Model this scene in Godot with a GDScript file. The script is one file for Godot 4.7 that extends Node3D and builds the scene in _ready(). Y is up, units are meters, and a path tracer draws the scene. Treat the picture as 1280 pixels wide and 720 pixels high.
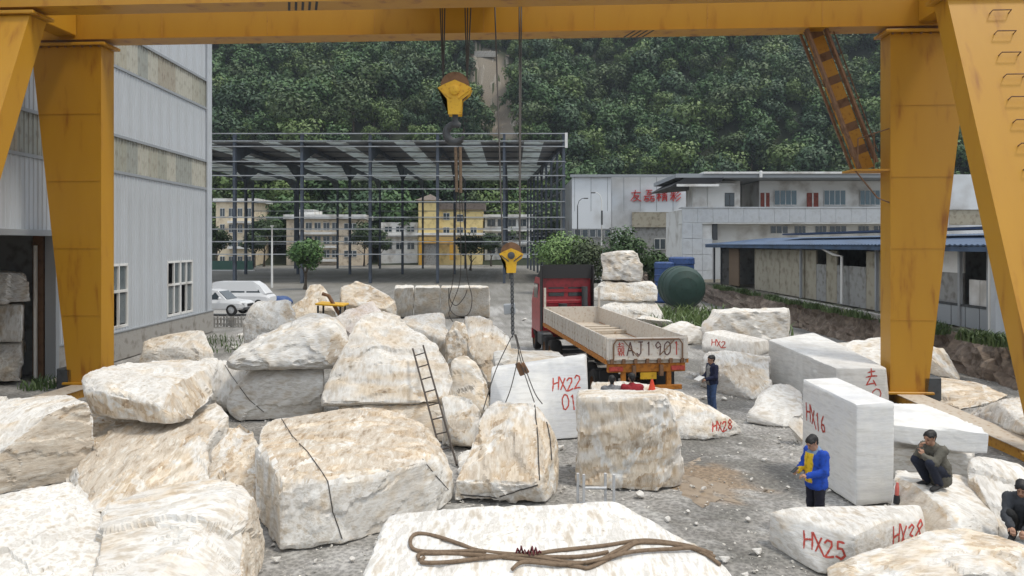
extends Node3D
# A marble yard under a gantry crane. The photograph's pixels (1280 x 720) give directions; depths come from the ground, from heights and from usual sizes.
const F := 930.0
const HY := 305.0
const EYE := 5.0
var rng := RandomNumberGenerator.new()
var M := {}
var used := {}
var rocks := {}
var grime_tex: Texture2D
var nz_big := FastNoiseLite.new()
var nz_mid := FastNoiseLite.new()
var nz_cell := FastNoiseLite.new()
var nz_fine := FastNoiseLite.new()
var nz_stain := FastNoiseLite.new()
var nz_plate := FastNoiseLite.new()


# third value: > 0 a depth in metres, <= 0 minus the height above the ground
func P(x: float, y: float, q: float) -> Vector3:
	var d := q
	if q <= 0.0:
		d = (EYE + q) * F / (y - HY)
	return Vector3((x - 640.0) / F * d, EYE + (HY - y) / F * d, -d)


func to_px(p: Vector3) -> Vector2:
	return Vector2(640.0 + p.x / -p.z * F, HY - (p.y - EYE) / -p.z * F)


class Geo:
	var v := PackedVector3Array()
	var n := PackedVector3Array()
	var c := PackedColorArray()
	var i := PackedInt32Array()
	var col := Color(1, 1, 1)

	func tri(a: Vector3, b: Vector3, d: Vector3) -> void:
		var nn := (b - a).cross(d - a).normalized()
		var s := v.size()
		v.append(a); v.append(b); v.append(d)
		n.append(nn); n.append(nn); n.append(nn)
		c.append(col); c.append(col); c.append(col)
		i.append(s); i.append(s + 2); i.append(s + 1)

	# a flat face given in either sense; "inside" is a point behind it
	func face(pts: Array, inside: Vector3) -> void:
		var nn: Vector3 = (pts[1] - pts[0]).cross(pts[2] - pts[0])
		if pts.size() > 3 and nn.length() < 1e-9:
			nn = (pts[2] - pts[0]).cross(pts[3] - pts[0])
		var flip: bool = nn.dot(pts[0] - inside) < 0.0
		for k in range(1, pts.size() - 1):
			if flip:
				tri(pts[0], pts[k + 1], pts[k])
			else:
				tri(pts[0], pts[k], pts[k + 1])

	func box(at: Vector3, size: Vector3, b := Basis()) -> void:
		hexa(at, b.x * size.x / 2, b.y * size.y / 2, b.z * size.z / 2)

	func hexa(o: Vector3, x: Vector3, y: Vector3, z: Vector3) -> void:
		face([o - x - y - z, o + x - y - z, o + x + y - z, o - x + y - z], o)
		face([o - x - y + z, o + x - y + z, o + x + y + z, o - x + y + z], o)
		face([o - x - y - z, o + x - y - z, o + x - y + z, o - x - y + z], o)
		face([o - x + y - z, o + x + y - z, o + x + y + z, o - x + y + z], o)
		face([o - x - y - z, o - x + y - z, o - x + y + z, o - x - y + z], o)
		face([o + x - y - z, o + x + y - z, o + x + y + z, o + x - y + z], o)

	# a box with chamfered edges
	func cbox(at: Vector3, size: Vector3, e: float, b := Basis()) -> void:
		var h := size / 2
		var q := func(x, y, z): return at + b * Vector3(x, y, z)
		var o := at
		for s in [-1.0, 1.0]:
			face([q.call(s * h.x, -h.y + e, -h.z + e), q.call(s * h.x, h.y - e, -h.z + e), q.call(s * h.x, h.y - e, h.z - e), q.call(s * h.x, -h.y + e, h.z - e)], o)
			face([q.call(-h.x + e, s * h.y, -h.z + e), q.call(h.x - e, s * h.y, -h.z + e), q.call(h.x - e, s * h.y, h.z - e), q.call(-h.x + e, s * h.y, h.z - e)], o)
			face([q.call(-h.x + e, -h.y + e, s * h.z), q.call(h.x - e, -h.y + e, s * h.z), q.call(h.x - e, h.y - e, s * h.z), q.call(-h.x + e, h.y - e, s * h.z)], o)
			for t in [-1.0, 1.0]:
				face([q.call(-h.x + e, s * h.y, t * (h.z - e)), q.call(h.x - e, s * h.y, t * (h.z - e)), q.call(h.x - e, s * (h.y - e), t * h.z), q.call(-h.x + e, s * (h.y - e), t * h.z)], o)
				face([q.call(s * h.x, -h.y + e, t * (h.z - e)), q.call(s * h.x, h.y - e, t * (h.z - e)), q.call(s * (h.x - e), h.y - e, t * h.z), q.call(s * (h.x - e), -h.y + e, t * h.z)], o)
				face([q.call(s * h.x, t * (h.y - e), -h.z + e), q.call(s * h.x, t * (h.y - e), h.z - e), q.call(s * (h.x - e), t * h.y, h.z - e), q.call(s * (h.x - e), t * h.y, -h.z + e)], o)
				for u in [-1.0, 1.0]:
					face([q.call(s * h.x, t * (h.y - e), u * (h.z - e)), q.call(s * (h.x - e), t * h.y, u * (h.z - e)), q.call(s * (h.x - e), t * (h.y - e), u * h.z)], o)

	# a solid between two like polygons
	func loft(a: Array, b: Array) -> void:
		var o := Vector3.ZERO
		for p in a:
			o += p / (2.0 * a.size())
		for p in b:
			o += p / (2.0 * b.size())
		face(a, o)
		face(b, o)
		for k in a.size():
			var m := (k + 1) % a.size()
			face([a[k], a[m], b[m], b[k]], o)

	func beam(a: Vector3, b: Vector3, w: float, h: float, up := Vector3.UP) -> void:
		var z := (b - a).normalized()
		var x := up.cross(z)
		if x.length() < 1e-4:
			x = Vector3.RIGHT.cross(z)
		x = x.normalized()
		var y := z.cross(x)
		hexa((a + b) / 2, x * w / 2, y * h / 2, (b - a) / 2)

	func smooth_ring(ring_a: PackedVector3Array, na: PackedVector3Array, ring_b: PackedVector3Array, nb: PackedVector3Array) -> void:
		var m := ring_a.size()
		var s := v.size()
		for k in m:
			v.append(ring_a[k]); n.append(na[k]); c.append(col)
		for k in m:
			v.append(ring_b[k]); n.append(nb[k]); c.append(col)
		for k in m:
			var k2 := (k + 1) % m
			for t in [[s + k, s + k2, s + m + k2], [s + k, s + m + k2, s + m + k]]:
				var nn := (v[t[1]] - v[t[0]]).cross(v[t[2]] - v[t[0]])
				if nn.dot(n[t[0]] + n[t[1]] + n[t[2]]) >= 0.0:
					i.append(t[0]); i.append(t[2]); i.append(t[1])
				else:
					i.append(t[0]); i.append(t[1]); i.append(t[2])

	# a round bar through points; r a number or an array
	func tube(pts: Array, r, sides := 6, caps := true) -> void:
		var up := Vector3(0.13, 0.97, 0.21)
		var last: PackedVector3Array
		var lastn: PackedVector3Array
		for k in pts.size():
			var z: Vector3 = (pts[mini(k + 1, pts.size() - 1)] - pts[maxi(k - 1, 0)]).normalized()
			var x := up.cross(z)
			if x.length() < 0.05:
				x = Vector3.RIGHT.cross(z)
			x = x.normalized()
			var y := z.cross(x)
			up = y
			var rr: float = r[k] if r is Array else r
			var ring := PackedVector3Array()
			var rn := PackedVector3Array()
			for q in sides:
				var a := TAU * q / sides
				var dd := x * cos(a) + y * sin(a)
				ring.append(pts[k] + dd * rr)
				rn.append(dd)
			if k > 0:
				smooth_ring(last, lastn, ring, rn)
			if caps and (k == 0 or k == pts.size() - 1) and rr > 0.0:
				face(Array(ring), pts[k] + (z if k == 0 else -z) * 0.5)
			last = ring
			lastn = rn

	# profile of [radius, along] turned round the axis from a towards z
	func lathe(o: Vector3, axis: Vector3, prof: Array, sides := 16) -> void:
		var z := axis.normalized()
		var x := Vector3(0.2, 0.9, 0.1).cross(z)
		if x.length() < 0.3:
			x = Vector3(1, 0, 0).cross(z)
		x = x.normalized()
		var y := z.cross(x)
		for k in prof.size() - 1:
			var pa: Array = prof[k]
			var pb: Array = prof[k + 1]
			var dr: float = pb[0] - pa[0]
			var dz: float = pb[1] - pa[1]
			var ra := PackedVector3Array()
			var rb := PackedVector3Array()
			var nn := PackedVector3Array()
			for q in sides:
				var a := TAU * q / sides
				var dd := x * cos(a) + y * sin(a)
				ra.append(o + dd * pa[0] + z * pa[1])
				rb.append(o + dd * pb[0] + z * pb[1])
				nn.append((dd * dz - z * dr).normalized())
			smooth_ring(ra, nn, rb, nn)

	func mesh() -> ArrayMesh:
		var m := ArrayMesh.new()
		var a := []
		a.resize(Mesh.ARRAY_MAX)
		a[Mesh.ARRAY_VERTEX] = v
		a[Mesh.ARRAY_NORMAL] = n
		a[Mesh.ARRAY_COLOR] = c
		a[Mesh.ARRAY_INDEX] = i
		m.add_surface_from_arrays(Mesh.PRIMITIVE_TRIANGLES, a)
		return m


func numbered(called: String) -> String:
	if not used.has(called):
		used[called] = 0
		return called
	used[called] += 1
	return "%s_%03d" % [called, used[called]]


func tag(o: Node, label: String, category: String, group := "") -> void:
	o.set_meta("label", label)
	o.set_meta("category", category)
	if group != "":
		o.set_meta("group", group)


func thing(called: String, label: String, category: String, at := Vector3.ZERO, turn := 0.0, group := "") -> Node3D:
	var o := Node3D.new()
	o.name = numbered(called)
	add_child(o)
	o.position = at
	o.rotation.y = turn
	tag(o, label, category, group)
	return o


func part(called: String, g, m: Material, parent: Node) -> MeshInstance3D:
	var o := MeshInstance3D.new()
	o.name = numbered(called) if parent == self else called
	o.mesh = g.mesh() if g is Geo else g
	if m:
		o.material_override = m
	parent.add_child(o, true)
	return o


func struct(called: String, g, m: Material) -> MeshInstance3D:
	var o := part(called, g, m, self)
	o.set_meta("kind", "structure")
	return o


func one_box(called: String, at: Vector3, size: Vector3, m: Material, parent: Node, b := Basis(), e := 0.0) -> MeshInstance3D:
	var g := Geo.new()
	if e > 0.0:
		g.cbox(at, size, e, b)
	else:
		g.box(at, size, b)
	return part(called, g, m, parent)


func one_tube(called: String, pts: Array, r, m: Material, parent: Node, sides := 6) -> MeshInstance3D:
	var g := Geo.new()
	g.tube(pts, r, sides)
	return part(called, g, m, parent)


func noise_tex(freq: float, seed_: int, ramp: Array, size := 512, kind := FastNoiseLite.TYPE_SIMPLEX_SMOOTH, fractal := FastNoiseLite.FRACTAL_FBM, oct := 5, warp := 0.0, gain := 0.5) -> NoiseTexture2D:
	var t := NoiseTexture2D.new()
	var z := FastNoiseLite.new()
	z.noise_type = kind
	z.frequency = freq
	z.seed = seed_
	z.fractal_type = fractal
	z.fractal_octaves = oct
	z.fractal_gain = gain
	if warp > 0.0:
		z.domain_warp_enabled = true
		z.domain_warp_amplitude = warp
		z.domain_warp_frequency = freq * 0.7
	t.noise = z
	t.width = size
	t.height = size
	t.seamless = true
	t.seamless_blend_skirt = 0.2
	t.generate_mipmaps = false
	if ramp:
		var g := Gradient.new()
		g.offsets = PackedFloat32Array(ramp.map(func(r): return r[0]))
		g.colors = PackedColorArray(ramp.map(func(r): return r[1]))
		t.color_ramp = g
	return t


func grey(x: float) -> Color:
	return Color(x, x, x)


# rough, textured solid colour; lin is the linear base colour
func mat(lin: Color, rough := 0.8, tex: Texture2D = null, scale := 1.0, bump: Texture2D = null, bump_cm := 0.5, metal := 0.0, world := false) -> StandardMaterial3D:
	var m := StandardMaterial3D.new()
	m.albedo_color = lin.linear_to_srgb()
	m.roughness = rough
	m.metallic = metal
	m.vertex_color_use_as_albedo = true
	if tex or bump:
		m.uv1_triplanar = true
		m.uv1_world_triplanar = world
		m.uv1_scale = Vector3.ONE * scale
		m.uv1_triplanar_sharpness = 3.0
	if tex:
		m.albedo_texture = tex
	if bump:
		m.heightmap_enabled = true
		m.heightmap_texture = bump
		m.heightmap_scale = bump_cm
	return m


func _ready() -> void:
	# camera: level, lens shifted down, 5 m above the yard
	var cam := Camera3D.new()
	cam.name = "camera"
	cam.projection = Camera3D.PROJECTION_FRUSTUM
	cam.near = 0.1
	cam.far = 2000.0
	cam.size = 0.1 * 720.0 / F
	cam.frustum_offset = Vector2(0.0, -(360.0 - HY) / F * 0.1)
	cam.position = Vector3(0, EYE, 0)
	add_child(cam)
	cam.current = true
	# an overcast sky
	var we := WorldEnvironment.new()
	we.name = "world_environment"
	var env := Environment.new()
	var sky_mat := ProceduralSkyMaterial.new()
	sky_mat.sky_top_color = Color(0.94, 0.965, 1.0)
	sky_mat.sky_horizon_color = Color(0.68, 0.71, 0.74)
	sky_mat.sky_curve = 0.4
	sky_mat.ground_bottom_color = Color(0.45, 0.44, 0.42)
	sky_mat.ground_horizon_color = Color(0.6, 0.6, 0.6)
	sky_mat.sky_energy_multiplier = 1.0
	var sky := Sky.new()
	sky.sky_material = sky_mat
	env.background_mode = Environment.BG_SKY
	env.sky = sky
	env.tonemap_mode = Environment.TONE_MAPPER_LINEAR
	env.tonemap_exposure = 1.38
	env.sdfgi_enabled = true
	env.ssao_enabled = true
	env.ssil_enabled = true
	env.fog_enabled = true
	env.fog_density = 0.0002
	env.fog_light_color = Color(0.86, 0.9, 0.95)
	we.environment = env
	add_child(we)
	var sun := DirectionalLight3D.new()
	sun.name = "sun"
	sun.light_energy = 0.5
	sun.light_angular_distance = 10.0
	sun.light_color = Color(1.0, 0.97, 0.92)
	sun.shadow_enabled = true
	add_child(sun)
	sun.look_at_from_position(Vector3.ZERO, Vector3(-0.42, -1.0, -0.2))
	rng.seed = 11
	make_noise()
	make_materials()
	make_ground()
	make_hill()
	make_factory()
	make_steel_frame()
	make_far_buildings()
	make_office()
	make_bank_and_shed()
	make_gantry()
	make_rocks()
	make_truck()
	make_vehicles()
	make_small_things()
	make_people()


func make_noise() -> void:
	var set_ := func(z: FastNoiseLite, s: int, f: float, o: int):
		z.seed = s
		z.frequency = f
		z.noise_type = FastNoiseLite.TYPE_SIMPLEX_SMOOTH
		z.fractal_type = FastNoiseLite.FRACTAL_FBM
		z.fractal_octaves = o
	set_.call(nz_big, 3, 0.55, 2)
	set_.call(nz_mid, 8, 1.7, 3)
	set_.call(nz_fine, 21, 5.5, 3)
	set_.call(nz_stain, 40, 0.8, 3)
	nz_plate.noise_type = FastNoiseLite.TYPE_CELLULAR
	nz_plate.frequency = 1.0
	nz_plate.seed = 17
	nz_plate.fractal_type = FastNoiseLite.FRACTAL_NONE
	nz_plate.cellular_return_type = FastNoiseLite.RETURN_CELL_VALUE
	nz_cell.noise_type = FastNoiseLite.TYPE_CELLULAR
	nz_cell.frequency = 1.1
	nz_cell.seed = 5
	nz_cell.fractal_type = FastNoiseLite.FRACTAL_FBM
	nz_cell.fractal_octaves = 2
	nz_cell.cellular_return_type = FastNoiseLite.RETURN_DISTANCE2_SUB


func make_materials() -> void:
	var vein := noise_tex(0.006, 3, [[0.0, Color(0.78, 0.73, 0.66)], [0.26, Color(0.89, 0.86, 0.82)], [0.38, Color(0.97, 0.96, 0.945)], [0.5, Color(1, 1, 1)], [0.6, Color(0.95, 0.94, 0.925)], [0.68, Color(0.87, 0.855, 0.83)], [0.78, Color(0.95, 0.94, 0.93)], [1.0, Color(0.77, 0.75, 0.72)]], 1024, FastNoiseLite.TYPE_SIMPLEX_SMOOTH, FastNoiseLite.FRACTAL_FBM, 7, 40.0, 0.62)
	var tans := noise_tex(0.007, 71, [[0.0, Color(0.6, 0.52, 0.44)], [0.25, Color(0.77, 0.71, 0.635)], [0.42, Color(0.87, 0.82, 0.76)], [0.52, Color(0.92, 0.88, 0.825)], [0.6, Color(0.85, 0.795, 0.73)], [0.7, Color(0.935, 0.91, 0.87)], [0.8, Color(0.96, 0.94, 0.91)], [1.0, Color(0.98, 0.97, 0.94)]], 1024, FastNoiseLite.TYPE_SIMPLEX_SMOOTH, FastNoiseLite.FRACTAL_FBM, 7, 40.0, 0.62)
	var scratch := noise_tex(0.011, 63, [[0.0, Color(0.8, 0.77, 0.72, 0.0)], [0.8, Color(0.8, 0.77, 0.72, 0.0)], [0.88, Color(0.86, 0.84, 0.8, 0.5)], [1.0, Color(0.92, 0.91, 0.88, 0.85)]], 1024, FastNoiseLite.TYPE_SIMPLEX_SMOOTH, FastNoiseLite.FRACTAL_RIDGED, 5, 30.0)
	var clean := noise_tex(0.005, 5, [[0.0, Color(0.91, 0.91, 0.91)], [0.36, Color(0.97, 0.97, 0.97)], [0.5, Color(1, 1, 1)], [0.66, Color(0.975, 0.973, 0.968)], [1.0, Color(0.9, 0.895, 0.885)]], 512, FastNoiseLite.TYPE_SIMPLEX_SMOOTH, FastNoiseLite.FRACTAL_FBM, 6, 20.0, 0.62)
	var grit := noise_tex(0.02, 9, [[0.0, grey(0.0)], [1.0, grey(1.0)]], 1024, FastNoiseLite.TYPE_SIMPLEX_SMOOTH, FastNoiseLite.FRACTAL_FBM, 7)
	var chips := noise_tex(0.012, 19, [[0.0, grey(0.0)], [1.0, grey(1.0)]], 1024, FastNoiseLite.TYPE_SIMPLEX_SMOOTH, FastNoiseLite.FRACTAL_RIDGED, 6, 25.0)
	var grime := noise_tex(0.008, 31, [[0.0, Color(0.74, 0.72, 0.7)], [0.3, Color(0.92, 0.91, 0.9)], [0.5, Color(1, 1, 1)], [1.0, Color(1, 1, 1)]], 512, FastNoiseLite.TYPE_SIMPLEX_SMOOTH, FastNoiseLite.FRACTAL_FBM, 6)
	var rust := noise_tex(0.012, 37, [[0.0, Color(0.74, 0.62, 0.5)], [0.2, Color(0.92, 0.88, 0.84)], [0.34, Color(0.98, 0.97, 0.96)], [1.0, Color(1, 1, 1)]], 512, FastNoiseLite.TYPE_SIMPLEX_SMOOTH, FastNoiseLite.FRACTAL_FBM, 6)
	var gravel := noise_tex(0.03, 51, [[0.0, grey(0.66)], [0.4, grey(0.84)], [0.6, grey(0.95)], [0.8, grey(1.0)], [1.0, grey(0.85)]], 1024, FastNoiseLite.TYPE_CELLULAR, FastNoiseLite.FRACTAL_FBM, 4)
	for q in [["", Vector3(0.2, 0.75, 0.6)], ["_b", Vector3(0.6, 0.7, 0.18)], ["_c", Vector3(0.5, 0.2, 0.62)]]:
		M["marble" + q[0]] = mat(Color(1, 1, 1), 0.75, vein, 0.32, chips, 0.7)
		M["marble" + q[0]].uv1_scale = q[1]
		M["tan" + q[0]] = mat(Color(0.98, 0.98, 0.98), 0.85, tans, 0.32, chips, 0.9)
		M["tan" + q[0]].uv1_scale = q[1] * 1.15
		M["tan" + q[0]].detail_enabled = true
		M["tan" + q[0]].detail_albedo = scratch
		M["tan" + q[0]].detail_blend_mode = BaseMaterial3D.BLEND_MODE_MIX
		M["tan" + q[0]].detail_uv_layer = BaseMaterial3D.DETAIL_UV_1
	M["sawn"] = mat(Color(1, 1, 1), 0.6, clean, 0.3, grit, 0.2)
	M["sawn"].uv1_scale = Vector3(0.3, 2.2, 0.4)
	M["ground"] = mat(Color(1, 1, 1), 0.9, gravel, 0.33, grit, 1.6, 0.0, true)
	M["gravel"] = mat(Color(1, 1, 1), 0.85)
	M["soil"] = mat(Color(1, 1, 1), 0.95, gravel, 0.12, grit, 8.0, 0.0, true)
	M["leaf"] = mat(Color(1, 1, 1), 0.6)
	M["leaf"].backlight_enabled = true
	M["leaf"].backlight = Color(0.35, 0.4, 0.2)
	M["bark"] = mat(Color(0.09, 0.07, 0.05), 0.9, grime, 0.8)
	M["yellow"] = mat(Color(0.5, 0.25, 0.014), 0.45, rust, 0.12, grit, 0.08)
	M["yellow"].uv1_scale = Vector3(0.22, 0.05, 0.22)
	M["yellow_old"] = mat(Color(0.5, 0.25, 0.03), 0.6, rust, 0.9, grit, 0.2)
	M["hook_yellow"] = mat(Color(0.72, 0.42, 0.02), 0.5, rust, 1.2)
	M["rust"] = mat(Color(0.2, 0.11, 0.06), 0.85, grime, 0.8, grit, 0.4)
	M["dark_steel"] = mat(Color(0.06, 0.065, 0.07), 0.55, grime, 0.8)
	M["wire"] = mat(Color(0.045, 0.038, 0.032), 0.6)
	M["rope"] = mat(Color(0.2, 0.14, 0.09), 0.8, grime, 3.0, grit, 0.5)
	M["frame_steel"] = mat(Color(0.06, 0.075, 0.1), 0.55, grime, 0.1)
	M["girt"] = mat(Color(0.32, 0.34, 0.36), 0.5, grime, 0.1)
	M["cladding"] = mat(Color(0.5, 0.53, 0.565), 0.45, clean, 0.1)
	grime_tex = grime
	M["trim"] = mat(Color(0.3, 0.32, 0.34), 0.5)
	M["fibre"] = mat(Color(1, 1, 1), 0.5, grime, 0.4)
	M["concrete"] = mat(Color(0.34, 0.325, 0.3), 0.9, grime, 0.35, grit, 0.8)
	M["white_paint"] = mat(Color(0.74, 0.74, 0.72), 0.6, grime, 0.08)
	M["white_clad"] = mat(Color(0.66, 0.69, 0.72), 0.5, grime, 0.03)
	M["stone_clad"] = mat(Color(0.62, 0.64, 0.66), 0.5, clean, 0.25)
	M["black"] = mat(Color(0.02, 0.02, 0.022), 0.6)
	M["dark_in"] = mat(Color(0.05, 0.048, 0.045), 0.9)
	M["red_paint"] = mat(Color(0.5, 0.07, 0.05), 0.7, grime, 2.0)
	M["sign_red"] = mat(Color(0.55, 0.03, 0.03), 0.5)
	M["truck_red"] = mat(Color(0.42, 0.014, 0.028), 0.35, grime, 0.8)
	M["truck_red"].clearcoat_enabled = true
	M["truck_red"].clearcoat = 0.5
	M["orange"] = mat(Color(0.5, 0.18, 0.016), 0.6, grime, 1.3)
	M["bed"] = mat(Color(0.64, 0.6, 0.54), 0.75, rust, 0.9, grit, 0.3)
	M["bed_in"] = mat(Color(0.54, 0.48, 0.4), 0.85, rust, 0.7, grit, 0.4)
	M["rubber"] = mat(Color(0.025, 0.024, 0.023), 0.85, grime, 1.0)
	M["tread"] = M["rubber"]
	M["tan_panel"] = mat(Color(0.36, 0.33, 0.26), 0.8, grime, 0.3)
	M["grey_panel"] = mat(Color(0.3, 0.3, 0.29), 0.8, grime, 0.4)
	M["blue_roof"] = mat(Color(0.055, 0.095, 0.17), 0.5, grime, 0.15)
	M["blue_tarp"] = mat(Color(0.03, 0.075, 0.22), 0.5, grime, 1.0)
	M["green_tank"] = mat(Color(0.018, 0.05, 0.04), 0.55, rust, 0.4)
	M["cream"] = mat(Color(0.7, 0.6, 0.44), 0.85, grime, 0.1)
	M["brick"] = mat(Color(0.68, 0.58, 0.45), 0.9, grime, 0.15)
	M["yellow_wall"] = mat(Color(0.76, 0.6, 0.27), 0.8, grime, 0.1)
	M["yellow_trim"] = mat(Color(0.6, 0.32, 0.04), 0.8)
	M["roof_brown"] = mat(Color(0.16, 0.13, 0.11), 0.8, grime, 0.3)
	M["glass"] = mat(Color(0.035, 0.05, 0.06), 0.12)
	M["glass"].metallic_specular = 0.7
	M["clear_pane"] = StandardMaterial3D.new()
	M["clear_pane"].transparency = BaseMaterial3D.TRANSPARENCY_ALPHA
	M["clear_pane"].albedo_color = Color(0.55, 0.6, 0.62, 0.3)
	M["clear_pane"].roughness = 0.08
	M["teal_glass"] = mat(Color(0.05, 0.11, 0.14), 0.15)
	M["teal_glass"].metallic_specular = 0.7
	M["door_red"] = mat(Color(0.25, 0.05, 0.03), 0.6, grime, 0.6)
	M["car_white"] = mat(Color(0.72, 0.73, 0.74), 0.25)
	M["car_white"].clearcoat_enabled = true
	M["alu"] = mat(Color(0.55, 0.56, 0.57), 0.45, grime, 1.0, null, 0, 0.3)
	M["skin"] = mat(Color(0.36, 0.2, 0.13), 0.6)
	M["hair"] = mat(Color(0.012, 0.011, 0.011), 0.6)
	M["cloth"] = mat(Color(1, 1, 1), 0.9, grime, 2.5, grit, 0.6)
	M["sheet_dark"] = mat(Color(0.2, 0.2, 0.205), 0.6, grime, 0.1)
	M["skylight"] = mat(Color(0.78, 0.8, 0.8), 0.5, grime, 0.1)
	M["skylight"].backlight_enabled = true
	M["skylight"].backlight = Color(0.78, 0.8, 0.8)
	M["brown_wood"] = mat(Color(0.2, 0.14, 0.09), 0.8, grime, 1.5)


# ---------------------------------------------------------------- ground, hill, wood
func make_ground() -> void:
	var xs := []
	var x := -900.0
	while x < 900.0:
		xs.append(x)
		x += 0.24 if absf(x) < 19.0 and x > -19.2 else clampf((absf(x) - 18.0) * 0.25, 0.5, 60.0)
	var ds := []
	var d := -40.0
	while d < 1000.0:
		ds.append(d)
		d += (0.22 if d > 8.0 and d < 24.0 else 0.45 if d >= 24.0 and d < 40.0 else clampf(absf(d - 24.0) * 0.06, 0.5, 50.0))
	var g := Geo.new()
	var w := xs.size()
	for dd in ds:
		for xx in xs:
			var p := Vector3(xx, 0, -dd)
			var near := clampf(1.0 - (absf(dd - 18.0) - 14.0) / 20.0, 0.0, 1.0) * clampf(1.0 - (absf(xx) - 15.0) / 4.0, 0.0, 1.0)
			var big := nz_big.get_noise_3dv(p * 0.6)
			var mid := nz_mid.get_noise_3dv(p * 0.8)
			var fine := nz_fine.get_noise_3dv(p * 0.7)
			p.y = -0.02 + (big * 0.03 + mid * 0.03 + fine * 0.018) * near - 0.02
			g.v.append(p)
			var c := Color(0.34, 0.325, 0.3).lerp(Color(0.23, 0.22, 0.2), smoothstep(-0.1, 0.35, big + mid * 0.5))
			c = c.lerp(Color(0.52, 0.505, 0.48), smoothstep(0.0, 0.4, mid * 0.7 + fine * 0.7 - big * 0.5) * 0.8)
			var rut := absf(sin((xx - 3.2 - dd * 0.12 + nz_big.get_noise_2d(dd * 0.3, 5.0) * 1.2) * 1.9))
			var lanes := smoothstep(0.86, 0.98, rut) * smoothstep(-0.5, 0.2, mid) * clampf(1.0 - absf(xx - 4.0) / 3.5, 0.0, 1.0)
			c = c.lerp(Color(0.17, 0.16, 0.145), lanes * 0.55)
			p.y -= lanes * 0.03 * near
			g.v[-1] = p
			var mud := Vector2((xx - 4.3) / 0.9, (dd - 15.9) / 1.3).length()
			c = c.lerp(Color(0.36, 0.265, 0.175), (1.0 - smoothstep(0.6, 1.05, mud + mid * 0.5 + fine * 0.3)) * 0.85)
			if dd > 60.0:
				c = c.lerp(Color(0.2, 0.19, 0.165), 0.6)
			g.c.append(c)
	for a in ds.size() - 1:
		for b in w - 1:
			var q := a * w + b
			g.i.append_array([q, q + w, q + 1, q + 1, q + w, q + w + 1])
	g.n.resize(g.v.size())
	for a in ds.size():
		for b in w:
			var q := a * w + b
			var l := g.v[a * w + maxi(b - 1, 0)]
			var r := g.v[a * w + mini(b + 1, w - 1)]
			var f := g.v[mini(a + 1, ds.size() - 1) * w + b]
			var n := g.v[maxi(a - 1, 0) * w + b]
			var nn := (r - l).cross(f - n).normalized()
			g.n[q] = nn if nn.y > 0 else -nn
	struct("ground", g, M["ground"])
	# shallow puddles that fill the hollows
	var wet := mat(Color(0.33, 0.255, 0.18), 0.3, grime_tex, 0.6)
	for q in [[4.25, 15.9, 1.2, 1.5], [2.2, 17.6, 0.7, 0.9], [-0.5, 12.6, 1.3, 0.6]]:
		var w2 := Geo.new()
		var ring := []
		for k in 22:
			var an := TAU * k / 22.0
			var rr := 1.0 + 0.2 * sin(k * 1.9) + 0.12 * sin(k * 3.7)
			ring.append(Vector3(q[0] + cos(an) * q[2] * rr, -0.05, -q[1] + sin(an) * q[3] * rr))
		w2.face(ring, Vector3(q[0], -3, -q[1]))
		struct("puddle", w2, wet)


func hill_y(x: float, d: float) -> float:
	var h := (d - 172.0) * 0.62 + nz_big.get_noise_2d(x * 0.035, d * 0.035) * 13.0 + nz_big.get_noise_2d(x * 0.012 + 50, d * 0.012) * 14.0
	h *= smoothstep(172.0, 215.0, d)
	var a := x / maxf(d, 1.0)
	var cap := 0.36 - 0.098 * exp(-pow((a - 0.355) / 0.03, 2.0))
	return minf(maxf(h, -2.0), cap * d - 6.0)


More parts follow.
